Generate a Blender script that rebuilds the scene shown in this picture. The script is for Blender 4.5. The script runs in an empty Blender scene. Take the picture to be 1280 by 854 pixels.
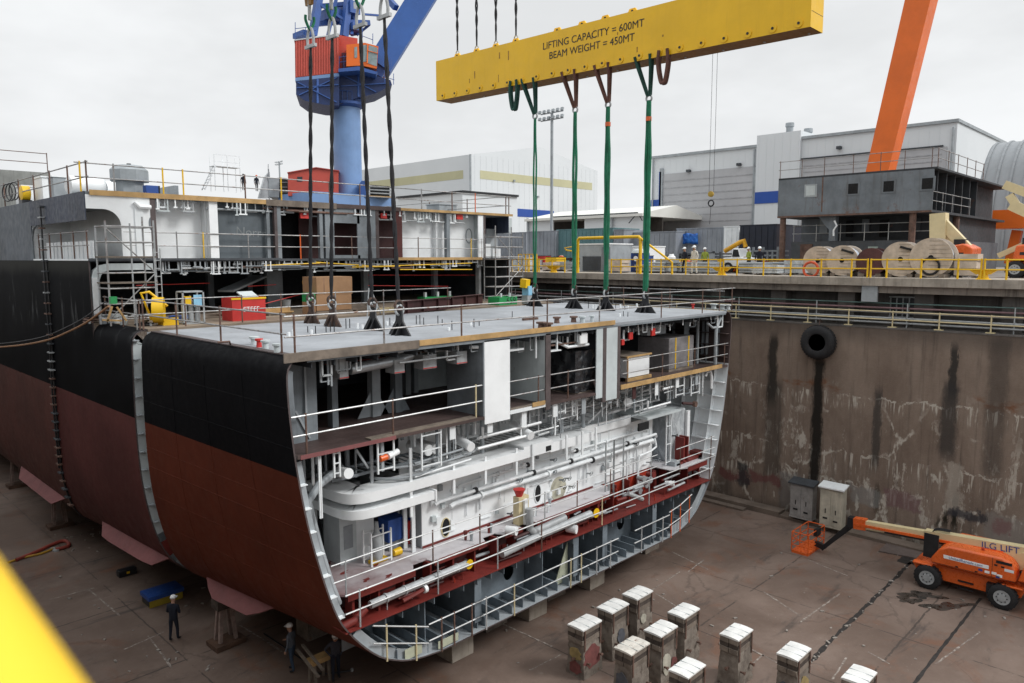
import bpy, bmesh, math, random
from mathutils import Vector, Matrix
random.seed(7)
S = bpy.context.scene
COL = S.collection
R_ = math.radians
# ------------------------------------------------------------------ camera
CAM = Vector((0, 0, 15.0))
FPX, CX, CY = 930.0, 640.0, 427.0          # focal length in pixels of the 1280 x 854 photograph
def _ray(u, v): return Vector(((u - CX) / FPX, -(v - CY) / FPX, -1.0))
AX = _ray(1548, 320).normalized()
AY = _ray(-325, 324).normalized()
AZ = AX.cross(AY).normalized()
AY = AZ.cross(AX).normalized()
CR = Matrix((AX, AY, AZ))                   # camera axes -> world axes
def P(u, v, x=None, y=None, z=None):
    """the point of the plane x=, y= or z= seen at photograph pixel (u, v)"""
    r = CR @ _ray(u, v)
    if x is not None: t = (x - CAM.x) / r.x
    elif y is not None: t = (y - CAM.y) / r.y
    else: t = (z - CAM.z) / r.z
    return CAM + r * t
cam_d = bpy.data.cameras.new('camera')
cam = bpy.data.objects.new('camera', cam_d); COL.objects.link(cam)
cam.matrix_world = Matrix.Translation(CAM) @ CR.to_4x4()
cam_d.sensor_width = 36.0
cam_d.lens = FPX / 1280 * 36.0
cam_d.clip_start = 0.05
cam_d.clip_end = 6000
cam_d.dof.use_dof = True
cam_d.dof.focus_distance = 34
cam_d.dof.aperture_fstop = 2.0
S.camera = cam

# ------------------------------------------------------------------ materials
class NT:
    def __init__(s, m):
        m.use_nodes = True
        s.t = m.node_tree; s.n = s.t.nodes; s.l = s.t.links
        s.n.clear()
        s.out = s.n.new('ShaderNodeOutputMaterial')
    def new(s, k, **kw):
        n = s.n.new(k)
        for a, b in kw.items(): setattr(n, a, b)
        return n
    def put(s, sock, v):
        if v is None: return
        if isinstance(v, bpy.types.NodeSocket): s.l.new(v, sock)
        else:
            if isinstance(v, (tuple, list)) and len(v) == 3 and sock.type == 'RGBA': v = (*v, 1)
            sock.default_value = v
    def math(s, op, a, b=None, c=None, clamp=False):
        n = s.new('ShaderNodeMath', operation=op, use_clamp=clamp)
        for i, v in enumerate((a, b, c)): s.put(n.inputs[i], v)
        return n.outputs[0]
    def mix(s, f, a, b, blend='MIX'):
        n = s.new('ShaderNodeMix', data_type='RGBA', blend_type=blend)
        s.put(n.inputs[0], f); s.put(n.inputs[6], a); s.put(n.inputs[7], b)
        return n.outputs[2]
    def coord(s, scale=(1, 1, 1), loc=(0, 0, 0)):
        c = s.new('ShaderNodeNewGeometry')
        m = s.new('ShaderNodeMapping'); s.l.new(c.outputs['Position'], m.inputs[0])
        m.inputs['Scale'].default_value = scale; m.inputs['Location'].default_value = loc
        return m.outputs[0]
    def ocoord(s, scale=(1, 1, 1), loc=(0, 0, 0)):
        c = s.new('ShaderNodeTexCoord')
        m = s.new('ShaderNodeMapping'); s.l.new(c.outputs['Object'], m.inputs[0])
        m.inputs['Scale'].default_value = scale; m.inputs['Location'].default_value = loc
        return m.outputs[0]
    def noise(s, vec, scale=1.0, detail=4, rough=0.6, dist=0.0):
        n = s.new('ShaderNodeTexNoise'); s.l.new(vec, n.inputs['Vector'])
        n.inputs['Scale'].default_value = scale; n.inputs['Detail'].default_value = detail
        n.inputs['Roughness'].default_value = rough; n.inputs['Distortion'].default_value = dist
        return n.outputs[0]
    def ramp(s, v, lo, hi, a=0.0, b=1.0):
        n = s.new('ShaderNodeMapRange', interpolation_type='SMOOTHSTEP')
        s.put(n.inputs[0], v); n.inputs[1].default_value = lo; n.inputs[2].default_value = hi
        n.inputs[3].default_value = a; n.inputs[4].default_value = b
        return n.outputs[0]
    def xyz(s, vec):
        n = s.new('ShaderNodeSeparateXYZ'); s.l.new(vec, n.inputs[0]); return n.outputs
    def bsdf(s, color, rough=0.6, metal=0.0, bump=None, bstr=0.3, bdist=0.02, spec=0.5, **kw):
        b = s.new('ShaderNodeBsdfPrincipled')
        s.put(b.inputs['Base Color'], color); s.put(b.inputs['Roughness'], rough); s.put(b.inputs['Metallic'], metal)
        b.inputs['Specular IOR Level'].default_value = spec
        for k, v in kw.items(): s.put(b.inputs[k], v)
        if bump is not None:
            n = s.new('ShaderNodeBump'); n.inputs['Strength'].default_value = bstr; n.inputs['Distance'].default_value = bdist
            s.l.new(bump, n.inputs['Height']); s.l.new(n.outputs[0], b.inputs['Normal'])
        s.l.new(b.outputs[0], s.out.inputs[0])
        return b
def dk(c, k): return tuple(min(1.0, x * k) for x in c)
MATS = {}
def M(name, rgb, rough=0.6, metal=0.0, var=0.25, scale=1.5, rust=0.0, streak=0.0, dirt=None, bump=0.15, rustcol=(0.13, 0.05, 0.022), local=False, spec=0.5):
    """paint or metal that carries patchy wear, vertical run marks and rust"""
    m = bpy.data.materials.new(name); t = NT(m)
    C = (t.ocoord if local else t.coord)
    n1 = t.noise(C(), scale, 6, 0.65)
    col = t.mix(t.ramp(n1, 0.3, 0.7), dk(rgb, 1 - var), dk(rgb, 1 + var * 0.6))
    if streak > 0:
        s1 = t.noise(C((3.0, 3.0, 0.18)), 1.3, 4, 0.7)
        col = t.mix(t.math('MULTIPLY', t.ramp(s1, 0.5, 0.72), streak), col, dirt or dk(rgb, 0.35))
    if rust > 0:
        n2 = t.noise(C(), scale * 2.3, 8, 0.75, 0.4)
        col = t.mix(t.math('MULTIPLY', t.ramp(n2, 0.62 - 0.25 * rust, 0.72 - 0.2 * rust), min(1, 0.5 + rust)), col, rustcol)
    n3 = t.noise(C(), scale * 9, 4, 0.6)
    t.bsdf(col, t.ramp(n3, 0.2, 0.8, max(0.05, rough - 0.12), min(1, rough + 0.12)), metal, n3, bump, 0.01, spec)
    MATS[name] = m
    return m
def emit(name, rgb, st):
    m = bpy.data.materials.new(name); t = NT(m)
    e = t.new('ShaderNodeEmission'); t.put(e.inputs[0], rgb); e.inputs[1].default_value = st
    t.l.new(e.outputs[0], t.out.inputs[0]); return m

hull_black = M('hull_black_paint', (0.0045, 0.0047, 0.006), 0.6, 0, 0.3, 0.35, 0, 0.12, (0.008, 0.008, 0.01), 0.06, spec=0.05)
hull_red = M('antifouling_red', (0.105, 0.022, 0.010), 0.65, 0, 0.22, 0.25, 0, 0.3, (0.06, 0.016, 0.010), spec=0.15)
hull_maroon = M('antifouling_maroon', (0.095, 0.03, 0.028), 0.62, 0, 0.28, 0.22, 0, 0.4, (0.06, 0.022, 0.018), spec=0.15)
hull_slate = M('hull_slate_primer', (0.085, 0.10, 0.12), 0.6, 0, 0.35, 0.3, 0.04, 0.6, (0.035, 0.042, 0.055))
hull_navy = M('hull_navy_paint', (0.022, 0.03, 0.055), 0.55, 0, 0.4, 0.5, 0, 0.7, (0.07, 0.09, 0.115))
pink = M('bilge_keel_primer', (0.21, 0.075, 0.075), 0.7, 0, 0.2, 0.8)
cut_edge = M('cut_edge_primer', (0.085, 0.066, 0.066), 0.7, 0, 0.3, 2, 0.15)
deck_grey = M('deck_grey_paint', (0.315, 0.335, 0.36), 0.65, 0, 0.2, 0.5, 0.06, 0, rustcol=(0.19, 0.15, 0.13))
white = M('white_primer', (0.80, 0.835, 0.85), 0.55, 0, 0.1, 0.7, 0.0, 0.18, (0.5, 0.53, 0.54))
white2 = M('white_paint', (0.84, 0.865, 0.875), 0.5, 0, 0.08, 0.7)
offwhite = M('grey_white_primer', (0.52, 0.57, 0.58), 0.6, 0, 0.14, 0.8, 0.03, 0.3, (0.34, 0.37, 0.38))
grey = M('grey_primer', (0.19, 0.215, 0.235), 0.6, 0, 0.28, 0.9, 0.10, 0.3, (0.1, 0.11, 0.12))
greyl = M('light_grey_primer', (0.33, 0.36, 0.38), 0.6, 0, 0.2, 0.9, 0.05, 0.25, (0.2, 0.22, 0.23))
greyd = M('dark_grey_primer', (0.05, 0.057, 0.066), 0.65, 0, 0.35, 0.9, 0.06)
brown = M('brown_primer', (0.075, 0.05, 0.046), 0.6, 0, 0.3, 0.8, 0.1)
maroon = M('maroon_primer', (0.17, 0.022, 0.017), 0.55, 0, 0.28, 0.9, 0.06)
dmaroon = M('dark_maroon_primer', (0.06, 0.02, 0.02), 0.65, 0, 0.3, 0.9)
galv = M('galvanised_steel', (0.50, 0.53, 0.55), 0.42, 0.7, 0.18, 2.5, 0.02)
galvm = M('matt_galvanised', (0.40, 0.42, 0.43), 0.55, 0.2, 0.2, 2.5, 0.06)
rusty = M('rusty_tube', (0.15, 0.09, 0.07), 0.75, 0.1, 0.4, 3, 0.35)
tubes = M('scaffold_tube', (0.34, 0.34, 0.34), 0.5, 0.4, 0.3, 2.2, 0.35)
tubel = M('light_scaffold_tube', (0.58, 0.59, 0.59), 0.45, 0.3, 0.2, 2.2, 0.12)
yellow = M('safety_yellow', (0.80, 0.49, 0.008), 0.45, 0, 0.1, 1.0, 0.02)
cream = M('cream_rail_paint', (0.62, 0.53, 0.32), 0.55, 0, 0.15, 1.2, 0.1)
orange = M('machine_orange', (0.72, 0.125, 0.022), 0.3, 0, 0.16, 0.8, 0.0, 0.10, (0.5, 0.1, 0.03), 0.02)
orangec = M('crane_orange', (0.78, 0.15, 0.012), 0.45, 0, 0.1, 0.4)
boomc = M('boom_cream', (0.66, 0.56, 0.33), 0.45, 0, 0.1, 1.2)
black = M('black_rubber', (0.016, 0.016, 0.018), 0.8, 0, 0.35, 3, 0.22, rustcol=(0.055, 0.046, 0.038))
blackm = M('black_metal', (0.018, 0.019, 0.022), 0.45, 0.2, 0.3, 3)
wood = M('new_timber', (0.46, 0.29, 0.12), 0.75, 0, 0.25, 2.0)
woodg = M('weathered_timber', (0.19, 0.155, 0.125), 0.85, 0, 0.35, 2.0)
card = M('cardboard', (0.33, 0.19, 0.10), 0.8, 0, 0.12, 1.2)
red = M('red_paint', (0.55, 0.035, 0.03), 0.5, 0, 0.15, 1.0, 0.03)
green = M('green_paint', (0.02, 0.27, 0.08), 0.5, 0, 0.2, 1.0, 0.02)
slinggreen = M('green_sling_fabric', (0.01, 0.15, 0.075), 0.8, 0, 0.3, 2.5)
slingdk = M('dark_green_sling', (0.018, 0.07, 0.055), 0.85, 0, 0.3, 2.5)
slingbr = M('brown_sling', (0.13, 0.06, 0.045), 0.85, 0, 0.3, 2.5)
blue = M('blue_paint', (0.02, 0.07, 0.28), 0.5, 0, 0.2, 1.0)
craneblue = M('crane_blue', (0.035, 0.10, 0.33), 0.5, 0, 0.15, 0.5, 0, 0.3, (0.02, 0.05, 0.16))
cranelight = M('crane_light_blue', (0.17, 0.29, 0.52), 0.5, 0, 0.12, 0.4, 0, 0.3, (0.12, 0.21, 0.4))
cranered = M('crane_red_cladding', (0.50, 0.075, 0.05), 0.55, 0, 0.1, 0.5)
steel_dk = M('dark_rope', (0.012, 0.012, 0.015), 0.7, 0.1, 0.4, 6)
deckrust = M('rusty_padeye', (0.07, 0.045, 0.036), 0.8, 0, 0.5, 3, 0.3)
concrete_l = M('pale_concrete', (0.36, 0.32, 0.27), 0.85, 0, 0.3, 0.8, 0.05, 0.5, (0.13, 0.11, 0.09))
concrete_d = M('dark_concrete', (0.115, 0.105, 0.098), 0.9, 0, 0.4, 0.5, 0.0, 0.7, (0.035, 0.032, 0.03))
shedwhite = M('shed_cladding', (0.66, 0.69, 0.71), 0.6, 0, 0.05, 0.05, 0, 0.1, (0.6, 0.63, 0.65))
shedblue = M('shed_blue_band', (0.015, 0.07, 0.33), 0.6, 0, 0.08, 0.1)
shedtan = M('shed_tan_band', (0.50, 0.48, 0.30), 0.6, 0, 0.08, 0.1)
skin = M('skin', (0.42, 0.24, 0.17), 0.6, 0, 0.05, 5)
denim = M('denim', (0.035, 0.06, 0.10), 0.85, 0, 0.2, 6)
navycloth = M('navy_cloth', (0.008, 0.011, 0.022), 0.9, 0, 0.2, 6)
greycloth = M('grey_cloth', (0.10, 0.115, 0.14), 0.9, 0, 0.2, 6)
whitecloth = M('white_cloth', (0.62, 0.60, 0.55), 0.9, 0, 0.1, 6)
hivis = M('hivis_cloth', (0.30, 0.36, 0.05), 0.8, 0, 0.1, 6)
glassd = M('dark_glass', (0.02, 0.025, 0.03), 0.1, 0, 0.1, 1, bump=0)
plastic_b = bpy.data.materials.new('black_plastic_wrap')
_t = NT(plastic_b); _n = _t.noise(_t.coord((1, 1, 0.45)), 3.2, 6, 0.65, 1.2)
_t.bsdf((0.02, 0.022, 0.026), 0.2, 0, _n, 0.5, 0.1, 1.0, **{'Coat Weight': 1.0, 'Coat Roughness': 0.12})
plastic_c = bpy.data.materials.new('clear_plastic_wrap')
_t = NT(plastic_c); _n = _t.noise(_t.coord((1, 1, 0.5)), 3.0, 6, 0.65, 1.0)
_t.bsdf(_t.mix(_t.ramp(_n, .35, .7), (0.36, 0.39, 0.41), (0.62, 0.66, 0.68)), 0.3, 0, _n, 0.9, 0.1, 0.6)
tarpblue = bpy.data.materials.new('blue_tarp')
_t = NT(tarpblue); _n = _t.noise(_t.coord(), 2.2, 5, 0.6, 0.8)
_t.bsdf(_t.mix(_t.ramp(_n, .3, .7), (0.01, 0.09, 0.42), (0.03, 0.2, 0.65)), 0.4, 0, _n, 0.9, 0.15)

# ------------------------------------------------------------------ mesh builder
class MB:
    def __init__(s): s.v = []; s.f = []; s.m = []; s.sm = []
    def add(s, vs, fs, m=0, smooth=False):
        b = len(s.v); s.v += [Vector(p) for p in vs]
        for f in fs: s.f.append(tuple(b + i for i in f)); s.m.append(m); s.sm.append(smooth)
        return s
    def bx(s, x0, x1, y0, y1, z0, z1, m=0):
        vs = [(x, y, z) for z in (z0, z1) for y in (y0, y1) for x in (x0, x1)]
        return s.add(vs, [(0, 2, 3, 1), (4, 5, 7, 6), (0, 1, 5, 4), (2, 6, 7, 3), (0, 4, 6, 2), (1, 3, 7, 5)], m)
    def box(s, c, d, rz=0.0, m=0, rx=0.0, ry=0.0, taper=1.0):
        mt = Matrix.Translation(c) @ Matrix.Rotation(rz, 4, 'Z') @ Matrix.Rotation(ry, 4, 'Y') @ Matrix.Rotation(rx, 4, 'X')
        vs = []
        for z in (-.5, .5):
            k = taper if z > 0 else 1
            for y in (-.5, .5):
                for x in (-.5, .5): vs.append(mt @ Vector((x * d[0] * k, y * d[1] * k, z * d[2])))
        return s.add(vs, [(0, 2, 3, 1), (4, 5, 7, 6), (0, 1, 5, 4), (2, 6, 7, 3), (0, 4, 6, 2), (1, 3, 7, 5)], m)
    def bar(s, p, q, w, h=None, m=0, up=(0, 0, 1)):
        p = Vector(p); q = Vector(q); h = h or w
        d = (q - p)
        if d.length < 1e-6: return s
        d.normalize(); u = Vector(up)
        if abs(d.dot(u)) > 0.98: u = Vector((0, 1, 0))
        a = d.cross(u).normalized(); b = a.cross(d).normalized()
        vs = [e + a * (i * w / 2) + b * (j * h / 2) for e in (p, q) for j in (-1, 1) for i in (-1, 1)]
        return s.add(vs, [(0, 2, 3, 1), (4, 5, 7, 6), (0, 1, 5, 4), (2, 6, 7, 3), (0, 4, 6, 2), (1, 3, 7, 5)], m)
    def tube(s, pts, r, n=8, m=0, cap=True, r2=None):
        pts = [Vector(p) for p in pts]
        k = len(pts); rings = []
        ref = None
        for i, p in enumerate(pts):
            if i == 0: d = pts[1] - p
            elif i == k - 1: d = p - pts[i - 1]
            else: d = (pts[i + 1] - p).normalized() + (p - pts[i - 1]).normalized()
            if d.length < 1e-9: d = Vector((0, 0, 1))
            d.normalize()
            if ref is None:
                ref = Vector((0, 0, 1)) if abs(d.z) < 0.9 else Vector((1, 0, 0))
            a = d.cross(ref)
            if a.length < 1e-4: a = d.cross(Vector((0, 1, 0)))
            a.normalize(); b = d.cross(a).normalized(); ref = a.cross(d) * 1.0
            rr = r if r2 is None else r + (r2 - r) * i / (k - 1)
            if isinstance(r, (list, tuple)): rr = r[i]
            rings.append([p + a * (rr * math.cos(2 * math.pi * j / n)) + b * (rr * math.sin(2 * math.pi * j / n)) for j in range(n)])
        base = len(s.v)
        for ring in rings: s.v += ring
        for i in range(k - 1):
            for j in range(n):
                s.f.append((base + i * n + j, base + i * n + (j + 1) % n, base + (i + 1) * n + (j + 1) % n, base + (i + 1) * n + j)); s.m.append(m); s.sm.append(True)
        if cap:
            s.f.append(tuple(base + j for j in range(n))[::-1]); s.m.append(m); s.sm.append(False)
            s.f.append(tuple(base + (k - 1) * n + j for j in range(n))); s.m.append(m); s.sm.append(False)
        return s
    def prism(s, pts, d, m=0):
        """closed polygon (3-D points, planar) pushed along vector d"""
        pts = [Vector(p) for p in pts]; d = Vector(d); n = len(pts)
        return s.add(pts + [p + d for p in pts], [tuple(range(n))[::-1], tuple(range(n, 2 * n))] + [(i, (i + 1) % n, n + (i + 1) % n, n + i) for i in range(n)], m)
    def quad(s, a, b, c, d, m=0): return s.add([a, b, c, d], [(0, 1, 2, 3)], m)
    def torus(s, c, axis, R, r, n=24, k=10, m=0):
        c = Vector(c); ax = Vector(axis).normalized()
        u = ax.cross(Vector((0, 0, 1)) if abs(ax.z) < .9 else Vector((1, 0, 0))).normalized(); w = ax.cross(u)
        vs = []
        for i in range(n):
            a = 2 * math.pi * i / n; d = u * math.cos(a) + w * math.sin(a)
            for j in range(k):
                b = 2 * math.pi * j / k
                vs.append(c + d * (R + r * math.cos(b)) + ax * (r * math.sin(b)))
        fs = [(i * k + j, ((i + 1) % n) * k + j, ((i + 1) % n) * k + (j + 1) % k, i * k + (j + 1) % k) for i in range(n) for j in range(k)]
        return s.add(vs, fs, m, True)
    def lathe(s, c, axis, prof, n=24, m=0):
        """prof: (distance along axis, radius)"""
        c = Vector(c); ax = Vector(axis).normalized()
        u = ax.cross(Vector((0, 0, 1)) if abs(ax.z) < .9 else Vector((1, 0, 0))).normalized(); w = ax.cross(u)
        vs = []
        for (t, r) in prof:
            for i in range(n):
                a = 2 * math.pi * i / n
                vs.append(c + ax * t + (u * math.cos(a) + w * math.sin(a)) * max(r, 1e-4))
        k = len(prof)
        fs = [(q * n + i, q * n + (i + 1) % n, (q + 1) * n + (i + 1) % n, (q + 1) * n + i) for q in range(k - 1) for i in range(n)]
        s.add(vs, fs, m, True)
        b = len(s.v) - k * n
        s.f.append(tuple(b + i for i in range(n))[::-1]); s.m.append(m); s.sm.append(False)
        s.f.append(tuple(b + (k - 1) * n + i for i in range(n))); s.m.append(m); s.sm.append(False)
        return s
    def build(s, name, mats, parent=None, bevel=0.0):
        if not isinstance(mats, (list, tuple)): mats = [mats]
        off = wloc(parent)
        me = bpy.data.meshes.new(name)
        me.from_pydata([tuple(v - off) for v in s.v], [], s.f)
        for mt in mats: me.materials.append(mt)
        me.polygons.foreach_set('material_index', s.m)
        me.polygons.foreach_set('use_smooth', s.sm)
        bm = bmesh.new(); bm.from_mesh(me); bmesh.ops.recalc_face_normals(bm, faces=bm.faces); bm.to_mesh(me); bm.free()
        me.set_sharp_from_angle(angle=R_(35))
        me.update()
        o = bpy.data.objects.new(name, me); COL.objects.link(o)
        if parent is not None: o.parent = parent
        if bevel:
            b = o.modifiers.new('bevel', 'BEVEL'); b.width = bevel; b.segments = 2; b.limit_method = 'ANGLE'
        return o
def wloc(o):
    v = Vector((0, 0, 0))
    while o is not None: v += o.location; o = o.parent
    return v
def tag(o, label=None, cat=None, group=None, kind=None):
    if label: o['label'] = label
    if cat: o['category'] = cat
    if group: o['group'] = group
    if kind: o['kind'] = kind
    return o
def thing(name, label, cat, loc=(0, 0, 0), group=None):
    o = bpy.data.objects.new(name, None); COL.objects.link(o); o.location = loc
    o.empty_display_size = 0.3
    return tag(o, label, cat, group)
def dup(root, loc, rz=0.0, label=None, group=None):
    def cp(o, par):
        c = o.copy(); COL.objects.link(c); c.parent = par
        for ch in [k for k in o.children]: cp(ch, c)
        return c
    r = cp(root, None); r.location = loc; r.rotation_euler = (0, 0, rz)
    if label: r['label'] = label
    if group: r['group'] = group
    return r
def text(name, body, size, origin, xdir, ydir, mat, parent, extrude=0.004, align='CENTER'):
    cu = bpy.data.curves.new(name, 'FONT'); cu.body = body; cu.size = size; cu.extrude = extrude
    cu.align_x = align; cu.align_y = 'CENTER'
    tmp = bpy.data.objects.new(name + '_curve', cu); COL.objects.link(tmp)
    bpy.context.view_layer.update()
    me = bpy.data.meshes.new_from_object(tmp.evaluated_get(bpy.context.evaluated_depsgraph_get()))
    bpy.data.objects.remove(tmp); me.name = name; me.materials.clear(); me.materials.append(mat)
    o = bpy.data.objects.new(name, me); COL.objects.link(o)
    x = Vector(xdir).normalized(); y = Vector(ydir); y = (y - x * y.dot(x)).normalized(); z = x.cross(y)
    m = Matrix((x, y, z)).transposed().to_4x4(); m.translation = Vector(origin) - wloc(parent)
    o.parent = parent
    o.matrix_local = m
    return o
def rails(posts, h=1.1, nr=2, r=0.024, rp=0.026, mb=None, mp=0, mr=0, ext=0.25, up=None, over=0.06):
    """a tube guard rail through the post feet; returns (rail builder, list of post builders)"""
    mb = mb or MB(); pb = []
    posts = [Vector(p) for p in posts]
    for p in posts:
        b = MB(); b.tube([p - Vector((0, 0, 0.02)), p + Vector((0, 0, h + over))], rp, 6); pb.append(b)
    hs = [h] if nr == 1 else ([h, h * 0.5] if nr == 2 else [h, h * .66, h * .33])
    d0 = (posts[1] - posts[0]).normalized(); d1 = (posts[-1] - posts[-2]).normalized()
    for z in hs:
        pts = [p + Vector((0, 0, z)) for p in posts]
        pts[0] = pts[0] - d0 * ext; pts[-1] = pts[-1] + d1 * ext
        mb.tube(pts, r, 6)
    return mb, pb
def add_rail(posts, parent, h=1.1, nr=2, r=0.024, rp=0.026, mrail=None, mpost=None, ext=0.25, name='guard_rail'):
    mb, pb = rails(posts, h, nr, r, rp, ext=ext)
    o = mb.build(name, mrail or tubes, parent)
    for b in pb: b.build('rail_post', (random.choice(mpost) if isinstance(mpost, list) else mpost) or rusty, o)
    return o
def thing_rail(posts, label, group=None, name='guard_rail', cat='railing', **kw):
    t = thing(name, label, cat, posts[0], group)
    mb, pb = rails(posts, kw.get('h', 1.1), kw.get('nr', 2), kw.get('r', .024), kw.get('rp', .026), ext=kw.get('ext', .0))
    mb.build('rail', kw.get('mrail', yellow), t)
    for b in pb: b.build('post', kw.get('mpost', yellow), t)
    return t
# ------------------------------------------------------------------ sky and light (overcast day)
SUN_EL, SUN_DIR = 41.0, Vector((0.50, -0.75, 0))     # soft light from the right, behind the camera
w = bpy.data.worlds.new('World'); S.world = w; w.use_nodes = True
t = w.node_tree; t.nodes.clear()
sky = t.nodes.new('ShaderNodeTexSky'); sky.sky_type = 'NISHITA'; sky.sun_disc = False
az = math.atan2(SUN_DIR.x, SUN_DIR.y)
sky.sun_elevation = R_(SUN_EL); sky.sun_rotation = az; sky.air_density = 1.0; sky.dust_density = 4.0
hsv = t.nodes.new('ShaderNodeHueSaturation'); hsv.inputs['Saturation'].default_value = 0.12
t.links.new(sky.outputs[0], hsv.inputs['Color'])
geo = t.nodes.new('ShaderNodeTexCoord'); mp = t.nodes.new('ShaderNodeMapping'); mp.inputs['Scale'].default_value = (1, 1, 2.6)
t.links.new(geo.outputs['Generated'], mp.inputs[0])
nz = t.nodes.new('ShaderNodeTexNoise'); nz.inputs['Scale'].default_value = 2.4; nz.inputs['Detail'].default_value = 5; nz.inputs['Roughness'].default_value = 0.55
t.links.new(mp.outputs[0], nz.inputs['Vector'])
cr = t.nodes.new('ShaderNodeMapRange'); cr.interpolation_type = 'SMOOTHSTEP'
cr.inputs[1].default_value = 0.3; cr.inputs[2].default_value = 0.7; cr.inputs[3].default_value = 0.80; cr.inputs[4].default_value = 0.98
t.links.new(nz.outputs[0], cr.inputs[0])
cl = t.nodes.new('ShaderNodeMix'); cl.data_type = 'RGBA'; cl.blend_type = 'MULTIPLY'; cl.inputs[0].default_value = 1
cl.inputs[6].default_value = (10.0, 10.2, 10.35, 1)
t.links.new(cr.outputs[0], cl.inputs[7])
mx = t.nodes.new('ShaderNodeMix'); mx.data_type = 'RGBA'; mx.inputs[0].default_value = 0.93   # cloud deck over the clear sky
t.links.new(hsv.outputs[0], mx.inputs[6]); t.links.new(cl.outputs[2], mx.inputs[7])
# an overcast sky is brighter overhead than at the horizon
sx = t.nodes.new('ShaderNodeSeparateXYZ'); t.links.new(geo.outputs['Generated'], sx.inputs[0])
zr_ = t.nodes.new('ShaderNodeMapRange'); zr_.interpolation_type = 'SMOOTHSTEP'
for i_, v_ in ((1, 0.36), (2, 0.95), (3, 1.0), (4, 1.75)): zr_.inputs[i_].default_value = v_
t.links.new(sx.outputs[2], zr_.inputs[0])
zm_ = t.nodes.new('ShaderNodeVectorMath'); zm_.operation = 'SCALE'; t.links.new(mx.outputs[2], zm_.inputs[0]); t.links.new(zr_.outputs[0], zm_.inputs['Scale'])
bg = t.nodes.new('ShaderNodeBackground'); bg.inputs[1].default_value = 0.10
t.links.new(zm_.outputs[0], bg.inputs[0])
wo = t.nodes.new('ShaderNodeOutputWorld'); t.links.new(bg.outputs[0], wo.inputs[0])
sd = bpy.data.lights.new('sun', 'SUN'); sd.energy = 2.0; sd.angle = R_(16); sd.color = (1.0, 0.985, 0.96)
so = bpy.data.objects.new('sun', sd); COL.objects.link(so)
dirv = Vector((SUN_DIR.normalized().x * math.cos(R_(SUN_EL)), SUN_DIR.normalized().y * math.cos(R_(SUN_EL)), math.sin(R_(SUN_EL))))
so.rotation_euler = dirv.to_track_quat('Z', 'Y').to_euler(); so.location = (0, -30, 60)
S.view_settings.view_transform = 'Standard'; S.view_settings.look = 'None'
S.view_settings.exposure = 0.0; S.view_settings.gamma = 1.0; S.view_settings.use_curve_mapping = False
S.cycles.max_bounces = 6; S.cycles.diffuse_bounces = 4; S.cycles.glossy_bounces = 3
S.cycles.use_denoising = True
S.cycles.caustics_reflective = False; S.cycles.caustics_refractive = False

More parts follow.
